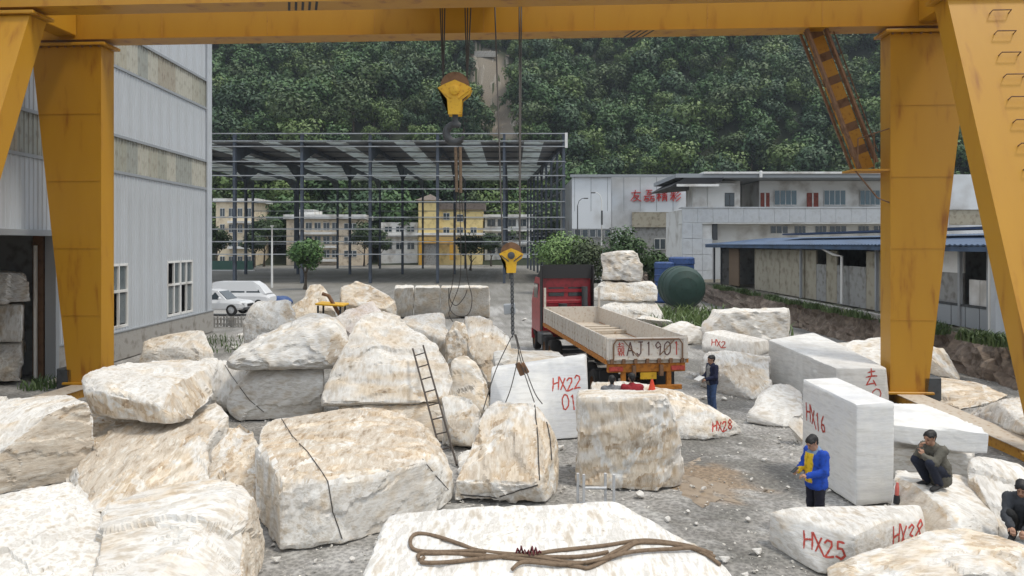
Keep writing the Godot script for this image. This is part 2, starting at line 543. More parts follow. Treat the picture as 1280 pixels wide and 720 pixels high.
func make_hill() -> void:
	var g := Geo.new()
	var nx := 121
	var nd := 60
	for a in nd:
		var d := 150.0 + a * 7.0
		for b in nx:
			var x := lerpf(-1.3, 1.3, float(b) / (nx - 1)) * d
			g.v.append(Vector3(x, hill_y(x, d) - 0.2, -d))
			var px := 640.0 + x / d * F
			var py := HY - (hill_y(x, d) - EYE) / d * F
			var scar := in_scar(px, py, 0.0)
			var n := nz_mid.get_noise_2d(x * 0.3, d * 0.3)
			g.c.append(Color(0.22, 0.175, 0.125).lerp(Color(0.33, 0.29, 0.23), 0.5 + n) if scar else Color(0.035, 0.045, 0.022))
	for a in nd - 1:
		for b in nx - 1:
			var q := a * nx + b
			g.i.append_array([q, q + nx, q + 1, q + 1, q + nx, q + nx + 1])
	g.n.resize(g.v.size())
	for a in nd:
		for b in nx:
			var q := a * nx + b
			var nn := (g.v[a * nx + mini(b + 1, nx - 1)] - g.v[a * nx + maxi(b - 1, 0)]).cross(g.v[mini(a + 1, nd - 1) * nx + b] - g.v[maxi(a - 1, 0) * nx + b]).normalized()
			g.n[q] = nn if nn.y > 0 else -nn
	struct("hill", g, M["soil"])
	# the bare slip: broken earth and rock on the slope
	var sl := Geo.new()
	var grid := []
	for a in 64:
		var d2 := 195.0 + a * 3.4
		var row := []
		for b in 44:
			var x2 := lerpf(-0.07, 0.04, b / 43.0) * d2
			var y2 := hill_y(x2, d2)
			var nn := nz_mid.get_noise_2d(x2 * 0.22, d2 * 0.22) * 1.3 + nz_cell.get_noise_2d(x2 * 0.2, d2 * 0.2) * 1.4 + nz_fine.get_noise_2d(x2 * 0.3, d2 * 0.3) * 0.7
			row.append([Vector3(x2, y2 + 0.9 + nn, -d2), 640.0 + x2 / d2 * F, HY - (y2 - EYE) / d2 * F])
		grid.append(row)
	for a in 63:
		for b in 43:
			var q: Array = grid[a][b]
			if not in_scar(q[1], q[2], 0.0):
				continue
			var tone := nz_fine.get_noise_2d(q[1] * 0.05, q[2] * 0.05) + nz_mid.get_noise_2d(q[1] * 0.02, q[2] * 0.06)
			sl.col = Color(0.2, 0.165, 0.12).lerp(Color(0.4, 0.36, 0.3), clampf(0.45 + tone, 0.0, 1.0))
			if tone < -0.3:
				sl.col = Color(0.07, 0.085, 0.035)
			sl.face([q[0], grid[a + 1][b][0], grid[a + 1][b + 1][0], grid[a][b + 1][0]], q[0] + Vector3(0, -5, -5))
	struct("landslip", sl, M["soil"])
	# the wood: the nearest trees one by one, the rest as one mass
	var kinds := []
	var tones := [[Color(0.045, 0.1, 0.03), Color(0.08, 0.15, 0.045)], [Color(0.03, 0.07, 0.03), Color(0.055, 0.105, 0.042)], [Color(0.09, 0.15, 0.04), Color(0.14, 0.2, 0.06)], [Color(0.05, 0.09, 0.032), Color(0.1, 0.14, 0.052)]]
	for k in 4:
		kinds.append([tree_trunk(100 + k, 4.0, 0.2), crown_mesh(200 + k, Vector3(0, 4.4, 0), Vector3(4.0, 3.9, 4.0), 20, 70, 0.62, tones[k][0], tones[k][1])])
	var spots := []
	var r := RandomNumberGenerator.new()
	r.seed = 77
	var d := 186.0
	while d < 520.0:
		var x := -0.78 * d
		while x < 0.78 * d:
			var xx := x + r.randf_range(-2.2, 2.2)
			var dd := d + r.randf_range(-2.2, 2.2)
			x += 5.6 if d < 300 else 6.6
			var y := hill_y(xx, dd)
			if y < 1.0:
				continue
			var px := 640.0 + xx / dd * F
			var py := HY - (y - EYE) / dd * F
			if (in_scar(px, py, 1.0) and r.randf() > 0.05) or py > 320.0:
				continue
			spots.append([Vector3(xx, y - 0.3, -dd), r.randi_range(0, 3), (0.7 + 1.25 * pow(r.randf(), 1.8)) * (1.0 if dd < 300 else 1.2), r.randf() * TAU, px, py])
		d += 4.4 if d < 300 else 5.4
	var near := []
	var far := [[], [], [], []]
	for s in spots:
		if near.size() < 260 and s[5] < 232.0 and s[5] > 30.0 and s[4] > 262.0 and s[4] < 1240.0:
			near.append(s)
		else:
			far[s[1]].append(s)
	var words_ := ["mid green broadleaf tree in the wood on the hillside", "dark green dense tree in the wood on the hillside", "yellow green light crowned tree in the wood on the hillside", "olive green tree in the wood on the hillside"]
	for s in near:
		var t := thing("hillside_tree", words_[s[1]], "tree", s[0], s[3], "%s trees of the hillside wood" % ["mid green", "dark green", "yellow green", "olive green"][s[1]])
		t.scale = Vector3.ONE * s[2]
		part("trunk", kinds[s[1]][0], M["bark"], t)
		part("crown", kinds[s[1]][1], M["leaf"], t)
	for k in 4:
		var mm := MultiMesh.new()
		mm.transform_format = MultiMesh.TRANSFORM_3D
		mm.mesh = kinds[k][1]
		mm.instance_count = far[k].size()
		for q in far[k].size():
			var s: Array = far[k][q]
			mm.set_instance_transform(q, Transform3D(Basis(Vector3.UP, s[3]).scaled(Vector3.ONE * s[2]), s[0]))
		var o := MultiMeshInstance3D.new()
		o.name = numbered("woodland")
		o.multimesh = mm
		o.material_override = M["leaf"]
		o.set_meta("kind", "stuff")
		tag(o, "dense green wood covering the hillside behind the yard", "woodland")
		add_child(o)
	# concrete ledge at the head of the slip
	var w := thing("slope_wall", "short grey concrete wall at the head of the bare earth slip", "wall", hill_at(607, 76))
	one_box("wall_face", Vector3(0, 1.2, 0), Vector3(9, 2.4, 1.0), M["concrete"], w, Basis(), 0.1)


func in_scar(px: float, py: float, pad: float) -> bool:
	if py < 66.0 or py > 176.0 + 22.0 * pad:
		return false
	var t := (py - 66.0) / 100.0
	var wob := nz_mid.get_noise_2d(px * 0.03, py * 0.03) * 14.0
	return px > lerpf(588.0, 596.0, t) + wob and px < lerpf(636.0, 652.0, t) + wob


func hill_at(px: float, py: float) -> Vector3:
	var best := Vector3.ZERO
	var d := 150.0
	while d < 520.0:
		var x := (px - 640.0) / F * d
		if HY - (hill_y(x, d) - EYE) / d * F <= py:
			return Vector3(x, hill_y(x, d), -d)
		d += 1.0
	return Vector3((px - 640.0) / F * 400, 80, -400)


func tree_trunk(seed_: int, h: float, r0: float) -> ArrayMesh:
	var r := RandomNumberGenerator.new()
	r.seed = seed_
	var g := Geo.new()
	var pts := []
	var rs := []
	var p := Vector3.ZERO
	for k in 6:
		pts.append(p)
		rs.append(lerpf(r0, r0 * 0.35, k / 5.0) * (1.35 if k == 0 else 1.0))
		p += Vector3(r.randf_range(-0.1, 0.1) * h * 0.3, h / 5.0, r.randf_range(-0.1, 0.1) * h * 0.3)
	g.tube(pts, rs, 7)
	for k in 5:
		var b: Vector3 = pts[2 + k % 3]
		var a := r.randf() * TAU
		var e := b + Vector3(cos(a) * h * 0.3, h * r.randf_range(0.2, 0.4), sin(a) * h * 0.3)
		g.tube([b, b.lerp(e, 0.5) + Vector3.UP * h * 0.03, e], [r0 * 0.45, r0 * 0.3, r0 * 0.1], 5)
	return g.mesh()


# many leaf-sized faces gathered in clumps through the crown's volume
func crown_mesh(seed_: int, mid: Vector3, rad: Vector3, clumps: int, leaves: int, size: float, ca: Color, cb: Color) -> ArrayMesh:
	var r := RandomNumberGenerator.new()
	r.seed = seed_
	var g := Geo.new()
	for k in clumps:
		var dir := Vector3(r.randfn(), r.randfn() * 0.8 + 0.25, r.randfn()).normalized()
		var at := mid + dir * rad * r.randf_range(0.35, 0.82)
		var cr := rad * r.randf_range(0.3, 0.5)
		var tone := ca.lerp(cb, r.randf())
		for q in leaves:
			var n := Vector3(r.randfn(), r.randfn() + 0.15, r.randfn()).normalized()
			var p := at + n * cr * pow(r.randf(), 0.3)
			var nn := (n * 0.9 + Vector3.UP * 0.5 + Vector3(r.randfn(), r.randfn(), r.randfn()) * 0.45).normalized()
			var u := nn.cross(Vector3(r.randfn(), r.randfn(), r.randfn())).normalized() * size * r.randf_range(0.35, 0.75)
			var w := nn.cross(u) * r.randf_range(0.35, 0.7)
			g.col = tone.lerp(cb if r.randf() > 0.5 else ca, 0.5) * r.randf_range(0.75, 1.3)
			g.tri(p - u, p + u, p + w)
			g.tri(p - u, p - w, p + u)
			var so := (n * 0.55 + (p - mid).normalized() * 0.5 + nn * 0.35).normalized()
			for z in 6:
				g.n[-1 - z] = so
	return g.mesh()


# ---------------------------------------------------------------- stones
func hull_planes(pts: Array) -> Array:
	var out := []
	var mid := Vector3.ZERO
	for p in pts:
		mid += p / pts.size()
	var tris := []
	for a in pts.size():
		for b in range(a + 1, pts.size()):
			for c in range(b + 1, pts.size()):
				var n: Vector3 = (pts[b] - pts[a]).cross(pts[c] - pts[a])
				if n.length() < 1e-6:
					continue
				n = n.normalized()
				var h: float = n.dot(pts[a])
				if n.dot(mid) > h:
					n = -n
					h = -h
				var ok := true
				for p in pts:
					if n.dot(p) > h + 1e-5:
						ok = false
						break
				if ok:
					var t := [a, b, c]
					if (pts[b] - pts[a]).cross(pts[c] - pts[a]).dot(n) < 0.0:
						t = [a, c, b]
					tris.append(t)
					out.append([n, h])
	return [tris, out]


# the stone's mesh: the hull of the points, cut fine, its edges rounded by k, its faces broken by noise
func rock_mesh(pts: Array, o: Dictionary, origin: Vector3) -> Dictionary:
	var k: float = o.get("k", 0.014)
	var amp: float = o.get("amp", 1.0)
	var L: float = o.get("L", 0.14)
	var tan_: float = o.get("tan", 0.3)
	var base: Color = o.get("col", Color(0.68, 0.66, 0.625))
	var stains: Array = o.get("stains", [])
	var wj := RandomNumberGenerator.new()
	wj.seed = hash(str(pts[0]))
	var jp := []
	for p in pts:
		jp.append(p + Vector3(wj.randf() - 0.5, wj.randf() - 0.5, wj.randf() - 0.5) * 0.004)
	var hp := hull_planes(jp)
	var planes := []
	for q in hp[1]:
		var dup := false
		for w in planes:
			if w[0].dot(q[0]) > 0.997:
				dup = true
				break
		if not dup:
			planes.append(q)
	# broken corners and arrises: planes that cut a little off random edges
	var chips: int = o.get("chips", 6)
	var nface := planes.size()
	for c in chips:
		var n1: Array = planes[wj.randi() % nface]
		var n2: Array = planes[wj.randi() % nface]
		var dt: float = n1[0].dot(n2[0])
		if dt > 0.93 or dt < -0.6:
			continue
		var nn: Vector3 = (n1[0] * wj.randf_range(0.5, 1.5) + n2[0] + Vector3(wj.randfn(), wj.randfn(), wj.randfn()) * 0.16).normalized()
		var hm := -1e9
		for p in jp:
			hm = maxf(hm, nn.dot(p))
		planes.append([nn, hm - wj.randf_range(0.02, 0.09) * o.get("cut", 1.0)])
	var V := PackedVector3Array()
	for p in jp:
		V.append(p)
	var T: Array = hp[0]
	for it in 9:
		var mids := {}
		var NT := []
		var any := false
		for t in T:
			var m := [-1, -1, -1]
			for e in 3:
				var a: int = t[e]
				var b: int = t[(e + 1) % 3]
				if V[a].distance_squared_to(V[b]) > L * L:
					var key := mini(a, b) * 1000003 + maxi(a, b)
					if not mids.has(key):
						mids[key] = V.size()
						V.append((V[a] + V[b]) * 0.5)
					m[e] = mids[key]
					any = true
			var cnt := int(m[0] >= 0) + int(m[1] >= 0) + int(m[2] >= 0)
			if cnt == 0:
				NT.append(t)
			elif cnt == 3:
				NT.append([t[0], m[0], m[2]]); NT.append([m[0], t[1], m[1]]); NT.append([m[2], m[1], t[2]]); NT.append([m[0], m[1], m[2]])
			elif cnt == 1:
				for e in 3:
					if m[e] >= 0:
						NT.append([t[e], m[e], t[(e + 2) % 3]]); NT.append([m[e], t[(e + 1) % 3], t[(e + 2) % 3]])
			else:
				for e in 3:
					if m[e] < 0:
						var a2: int = t[e]
						var b2: int = t[(e + 1) % 3]
						var c2: int = t[(e + 2) % 3]
						var mbc: int = m[(e + 1) % 3]
						var mca: int = m[(e + 2) % 3]
						NT.append([mbc, c2, mca]); NT.append([a2, b2, mbc]); NT.append([a2, mbc, mca])
		T = NT
		if not any:
			break
	# a stained face: the stain keeps to the hull face that its middle lies on
	for st_ in stains:
		var bd := -1e9
		var bn := Vector3.UP
		for w in range(nface):
			var dd: float = planes[w][0].dot(st_[0]) - planes[w][1]
			if dd > bd:
				bd = dd
				bn = planes[w][0]
		st_.append(bn)
	var sd := Vector3(wj.randfn(), wj.randfn() * 0.6, wj.randfn() * 0.6).normalized()
	var str_b := Basis(Vector3.UP.cross(sd).normalized(), wj.randf() * 0.6) * Basis(Quaternion(sd, Vector3.RIGHT))
	str_b = Basis.from_scale(Vector3(0.4, 2.0, 1.5)) * str_b
	var C := PackedColorArray()
	var K := PackedFloat32Array()
	var white := Color(0.8, 0.79, 0.76)
	var greyc := Color(0.45, 0.44, 0.42)
	var grey_amt: float = o.get("grey", 0.25)
	for q in V.size():
		var p := V[q]
		var mx := -1e9
		var dom := Vector3.UP
		for w in planes:
			var dw: float = w[0].dot(p) - w[1]
			if dw > mx:
				mx = dw
				dom = w[0]
		var sum := 0.0
		var g := Vector3.ZERO
		var top := 0.0
		for w in planes:
			var d: float = (w[0].dot(p) - w[1] - mx) / k
			if d > -6.0:
				var ee := exp(d)
				sum += ee
				g += w[0] * ee
				top = maxf(top, ee)
		var f := mx + k * log(sum)
		g /= sum
		var gl := maxf(g.length(), 0.35)
		var nrm := g.normalized()
		p -= g * (f / (gl * gl))
		var edge := clampf((1.0 - top / sum) * 1.8, 0.0, 1.0)
		var big := nz_big.get_noise_3dv(p)
		var cell := nz_cell.get_noise_3dv(p + Vector3(big, big, big) * 0.25)
		var mid := nz_mid.get_noise_3dv(p)
		var fine := nz_fine.get_noise_3dv(p)
		var ap := str_b * p
		var strk := nz_stain.get_noise_3dv(ap)
		var strk2 := nz_mid.get_noise_3dv(ap * 0.9 + Vector3(7, 3, 1))
		var pw := ap * 0.62 + Vector3(big, mid, big) * 0.22
		var plate := nz_plate.get_noise_3dv(pw) * 0.052 + nz_plate.get_noise_3dv(pw * 2.3 + Vector3(9, 4, 2)) * 0.022
		var dsp := (big * 0.04 + plate + (cell + 0.62) * 0.018 + mid * 0.014 + fine * 0.009 + strk2 * 0.012) * amp - edge * maxf(0.0, mid + 0.1) * 0.1 * minf(amp, 1.0) + minf(k, 0.035) * 0.7
		p += nrm * dsp
		V[q] = p
		var st := tan_
		for s in stains:
			var dd: float = p.distance_to(s[0]) / s[1]
			if dd < 1.0 and dom.dot(s[3]) > 0.8:
				st += s[2] * minf(1.0, (1.0 - dd) * 3.0)
		var sn := strk * 0.75 + strk2 * 0.5 + mid * 0.25 + fine * 0.2
		var mk := st + sn * 0.62
		var col := base.lerp(white, clampf(0.5 + big * 1.2 + fine * 0.5, 0.0, 1.0))
		col = col.lerp(greyc, grey_amt * smoothstep(0.0, 0.45, strk2 + big * 0.5))
		if edge > 0.55 and fine + mid > 0.02:
			mk -= 0.5
		col = col * Color(1, 1, 1).lerp(Color(0.95, 0.84, 0.7), smoothstep(0.05, 0.5, mk) * (1.0 - smoothstep(0.5, 0.75, mk)))
		K.append(mk)
		C.append(col)
	var N := PackedVector3Array()
	N.resize(V.size())
	var I := PackedInt32Array()
	for t in T:
		var nn := (V[t[1]] - V[t[0]]).cross(V[t[2]] - V[t[0]])
		N[t[0]] += nn
		N[t[1]] += nn
		N[t[2]] += nn
		I.append(t[0]); I.append(t[2]); I.append(t[1])
	for q in V.size():
		N[q] = N[q].normalized()
	# crisp arrises: a corner keeps its own face's normal where the smooth one strays too far
	var G := Geo.new()
	for q in V.size():
		G.v.append(V[q] - origin)
	G.n = N.duplicate()
	G.c = C
	var IT := PackedInt32Array()
	for t in T:
		var nn := (V[t[1]] - V[t[0]]).cross(V[t[2]] - V[t[0]]).normalized()
		var ids := [t[0], t[1], t[2]]
		for e in 3:
			var b: int = t[e]
			if nn.dot(N[b]) < 0.955:
				ids[e] = G.v.size()
				G.v.append(V[b] - origin)
				G.n.append((nn * 0.85 + N[b] * 0.15).normalized())
				G.c.append(C[b])
		if K[t[0]] + K[t[1]] + K[t[2]] > 1.58:
			IT.append(ids[0]); IT.append(ids[2]); IT.append(ids[1])
		else:
			G.i.append(ids[0]); G.i.append(ids[2]); G.i.append(ids[1])
	return {"geo": G, "V": V, "I": I, "tan": IT}


# fresh white stone and weathered tan faces as two surfaces of one mesh
func rock_surfaces(r: Dictionary, fresh: Material, tan_: Material) -> ArrayMesh:
	var g: Geo = r["geo"]
	var m := ArrayMesh.new()
	for q in [[g.i, fresh], [r["tan"], tan_]]:
		if q[0].is_empty():
			continue
		var a := []
		a.resize(Mesh.ARRAY_MAX)
		a[Mesh.ARRAY_VERTEX] = g.v
		a[Mesh.ARRAY_NORMAL] = g.n
		a[Mesh.ARRAY_COLOR] = g.c
		a[Mesh.ARRAY_INDEX] = q[0]
		m.add_surface_from_arrays(Mesh.PRIMITIVE_TRIANGLES, a)
		m.surface_set_material(m.get_surface_count() - 1, q[1])
	return m


func rock(key: String, called: String, label: String, raw: Array, o := {}, group := "") -> MeshInstance3D:
	var pts := []
	var dmin := 1e9
	for r in raw:
		var p := P(r[0], r[1], r[2])
		pts.append(p)
		dmin = minf(dmin, -p.z)
	var floor_: float = o.get("floor", 0.0)
	for p in pts.duplicate():
		if not o.has("nodrop") and p.y > floor_ + 0.12 and -p.z > dmin + 0.3:
			pts.append(Vector3(p.x, floor_ - 0.04, p.z))
	var lo := 1e9
	var mid := Vector3.ZERO
	for p in pts:
		lo = minf(lo, p.y)
		mid += p / pts.size()
	mid.y = lo
	if o.has("stains"):
		o = o.duplicate()
		o["stains"] = o["stains"].map(func(s): return [P(s[0], s[1], s[2]), s[3], s[4]])
	var d := -mid.z
	if not o.has("L"):
		o["L"] = clampf(d * 0.0062, 0.07, 0.3)
	var r := rock_mesh(pts, o, mid)
	var suit: String = ["", "_b", "_c"][hash(key) % 3]
	var n := part(called, rock_surfaces(r, M[o.get("m", "marble" + suit)], M["tan" + suit]), null, self)
	n.position = mid
	tag(n, label, o.get("cat", "marble block"), group)
	rocks[key] = {"V": r["V"], "I": r["I"], "px": PackedVector2Array(), "node": n, "mid": mid}
	return n


# where the sight line through a pixel meets the named stones: [point, normal] or []
func hit(keys: Array, x: float, y: float) -> Array:
	var o := Vector3(0, EYE, 0)
	var dir := P(x, y, 1.0) - o
	var best := 1e9
	var out := []
	var q := Vector2(x, y)
	for key in keys:
		var r: Dictionary = rocks[key]
		if r["px"].is_empty():
			var px := PackedVector2Array()
			for p in r["V"]:
				px.append(to_px(p))
			r["px"] = px
		var px2: PackedVector2Array = r["px"]
		var I: PackedInt32Array = r["I"]
		var V: PackedVector3Array = r["V"]
		for t in range(0, I.size(), 3):
			var a := px2[I[t]]
			var b := px2[I[t + 1]]
			var c := px2[I[t + 2]]
			if maxf(a.x, maxf(b.x, c.x)) < x or minf(a.x, minf(b.x, c.x)) > x or maxf(a.y, maxf(b.y, c.y)) < y or minf(a.y, minf(b.y, c.y)) > y:
				continue
			var h = Geometry3D.ray_intersects_triangle(o, dir * 100.0, V[I[t]], V[I[t + 1]], V[I[t + 2]])
			if h != null and h.distance_to(o) < best:
				best = h.distance_to(o)
				var nn := (V[I[t + 2]] - V[I[t]]).cross(V[I[t + 1]] - V[I[t]]).normalized()
				if nn.dot(dir) > 0:
					nn = -nn
				out = [h, nn, key]
	return out


# a wire or rope that lies on stones along a path of pixels; where it leaves them it runs straight
func drape(keys: Array, path: Array, r: float) -> Array:
	var out := []
	for k in path.size() - 1:
		var a := Vector2(path[k][0], path[k][1])
		var b := Vector2(path[k + 1][0], path[k + 1][1])
		var steps := maxi(1, int(a.distance_to(b) / 7.0))
		for s in steps + (1 if k == path.size() - 2 else 0):
			var q := a.lerp(b, float(s) / steps)
			var h := hit(keys, q.x, q.y)
			if h:
				out.append(h[0] + h[1] * r * 1.1)
	return out


const GLYPH := {
	"H": [[[0, 0], [0.05, 1]], [[0.95, 0], [1, 1]], [[0, 0.5], [1, 0.55]]],
	"X": [[[0, 1], [1, 0]], [[0.95, 1], [0.05, 0]]],
	"0": [[[0.5, 1], [0.1, 0.8], [0, 0.5], [0.15, 0.1], [0.5, 0], [0.9, 0.2], [1, 0.55], [0.85, 0.9], [0.5, 1]]],
	"1": [[[0.3, 0.85], [0.5, 1], [0.5, 0]]],
	"2": [[[0, 0.8], [0.3, 1], [0.8, 0.9], [0.85, 0.65], [0, 0], [1, 0.05]]],
	"3": [[[0.05, 0.9], [0.5, 1], [0.9, 0.8], [0.4, 0.55], [0.95, 0.35], [0.6, 0], [0, 0.1]]],
	"5": [[[0.95, 1], [0.2, 0.95], [0.15, 0.55], [0.7, 0.6], [1, 0.3], [0.6, 0], [0, 0.1]]],
	"6": [[[0.8, 1], [0.2, 0.6], [0.05, 0.25], [0.4, 0], [0.9, 0.15], [0.8, 0.45], [0.2, 0.4]]],
	"8": [[[0.5, 0.52], [0.1, 0.75], [0.5, 1], [0.9, 0.75], [0.5, 0.52], [0.05, 0.25], [0.5, 0], [0.95, 0.25], [0.5, 0.52]]],
	"9": [[[0.9, 0.75], [0.5, 1], [0.1, 0.75], [0.4, 0.5], [0.9, 0.7], [0.75, 0]]],
	"A": [[[0, 0], [0.5, 1], [1, 0]], [[0.2, 0.38], [0.8, 0.38]]],
	"J": [[[0.3, 1], [1, 1]], [[0.7, 1], [0.7, 0.2], [0.4, 0], [0.05, 0.2]]],
	"去": [[[0.2, 0.78], [0.8, 0.82]], [[0.5, 1], [0.5, 0.5]], [[0.05, 0.52], [0.95, 0.55]], [[0.45, 0.5], [0.15, 0.05], [0.85, 0.12]], [[0.65, 0.3], [0.95, 0]]],
	"赣": [[[0.05, 0.85], [0.5, 0.85]], [[0.28, 1], [0.28, 0.7]], [[0, 0.68], [0.55, 0.68]], [[0.1, 0.55], [0.45, 0.55], [0.45, 0.3], [0.1, 0.3], [0.1, 0.55]], [[0.02, 0.15], [0.52, 0.15]], [[0.28, 0.3], [0.28, 0]], [[0.6, 0.95], [0.95, 0.85]], [[0.6, 0.72], [1, 0.72]], [[0.65, 0.6], [0.95, 0.6], [0.95, 0.25], [0.65, 0.25], [0.65, 0.6]], [[0.7, 0.2], [0.55, 0]], [[0.85, 0.2], [1, 0]]],
	"挂": [[[0, 0.75], [0.35, 0.75]], [[0.2, 1], [0.2, 0.05], [0.08, 0.12]], [[0, 0.35], [0.38, 0.5]], [[0.5, 0.82], [0.95, 0.82]], [[0.72, 1], [0.72, 0]], [[0.45, 0.58], [1, 0.58]], [[0.5, 0.32], [0.95, 0.32]], [[0.42, 0.02], [1, 0.02]]],
	"友": [[[0.05, 0.75], [0.95, 0.78]], [[0.45, 1], [0.3, 0.4], [0, 0.05]], [[0.35, 0.5], [0.8, 0.5], [0.5, 0.1], [0.2, 0]], [[0.4, 0.4], [0.7, 0.15], [1, 0]]],
	"磊": [[[0.2, 0.98], [0.8, 0.98]], [[0.45, 0.95], [0.3, 0.6]], [[0.4, 0.78], [0.7, 0.78], [0.7, 0.58], [0.4, 0.58]], [[0, 0.45], [0.45, 0.45]], [[0.2, 0.45], [0.02, 0.05]], [[0.15, 0.25], [0.42, 0.25], [0.42, 0.02], [0.15, 0.02]], [[0.55, 0.45], [1, 0.45]], [[0.75, 0.45], [0.55, 0.05]], [[0.68, 0.25], [0.97, 0.25], [0.97, 0.02], [0.68, 0.02]]],
	"精": [[[0.2, 1], [0.2, 0]], [[0, 0.6], [0.42, 0.6]], [[0.05, 0.9], [0.12, 0.7]], [[0.36, 0.9], [0.28, 0.7]], [[0.18, 0.55], [0, 0.2]], [[0.22, 0.55], [0.4, 0.3]], [[0.5, 0.88], [1, 0.88]], [[0.52, 0.75], [0.98, 0.75]], [[0.48, 0.62], [1, 0.62]], [[0.75, 1], [0.75, 0.62]], [[0.58, 0.5], [0.95, 0.5], [0.95, 0]], [[0.58, 0.5], [0.56, 0]], [[0.58, 0.34], [0.95, 0.34]], [[0.58, 0.2], [0.95, 0.2]]],
	"彩": [[[0.45, 1], [0.05, 0.9]], [[0.1, 0.8], [0.15, 0.65]], [[0.28, 0.82], [0.3, 0.66]], [[0.48, 0.85], [0.4, 0.66]], [[0, 0.55], [0.55, 0.55]], [[0.27, 0.65], [0.27, 0]], [[0.25, 0.5], [0, 0.15]], [[0.3, 0.5], [0.52, 0.22]], [[0.95, 0.98], [0.6, 0.7]], [[1, 0.68], [0.6, 0.4]], [[1, 0.36], [0.55, 0]]],
}


# brush lettering laid on a stone: quad is [top left, top right, bottom left, bottom right] in pixels
func paint_on_rock(key: String, text: String, quad: Array, w: float, m: Material, called := "painted_mark") -> void:
	var g := Geo.new()
	var mid: Vector3 = rocks[key]["mid"]
	var at := func(u: float, v_: float) -> Vector2:
		var a: Vector2 = Vector2(quad[0][0], quad[0][1]).lerp(Vector2(quad[1][0], quad[1][1]), u)
		var b: Vector2 = Vector2(quad[2][0], quad[2][1]).lerp(Vector2(quad[3][0], quad[3][1]), u)
		return b.lerp(a, v_)
	var nch := text.length()
	for ci in nch:
		for stroke in GLYPH[text[ci]]:
			var pts := []
			for s in stroke.size() - 1:
				var n := 5
				for q in n + (1 if s == stroke.size() - 2 else 0):
					var u: float = lerpf(stroke[s][0], stroke[s + 1][0], float(q) / n)
					var v_: float = lerpf(stroke[s][1], stroke[s + 1][1], float(q) / n)
					var px: Vector2 = at.call((ci + 0.08 + 0.8 * u + 0.06 * sin(v_ * 2.6 + ci * 1.9)) / nch, v_ + 0.09 * sin(ci * 2.3 + u * 2.0))
					var h := hit([key], px.x, px.y)
					if h:
						pts.append(h)
			for q in pts.size() - 1:
				var a: Vector3 = pts[q][0] + pts[q][1] * 0.007 - mid
				var b: Vector3 = pts[q + 1][0] + pts[q + 1][1] * 0.007 - mid
				var t := (b - a).normalized()
				var ww := w * (0.75 + 0.5 * absf(sin(q * 1.7 + ci * 2.1)))
				var sa: Vector3 = t.cross(pts[q][1]).normalized() * ww / 2
				var sb: Vector3 = t.cross(pts[q + 1][1]).normalized() * ww / 2
				var e := t * ww * 0.25
				g.face([a - sa - e, a + sa - e, b + sb + e, b - sb + e], (a + b) / 2 - pts[q][1])
	if g.v.size():
		part(called, g, m, rocks[key]["node"])


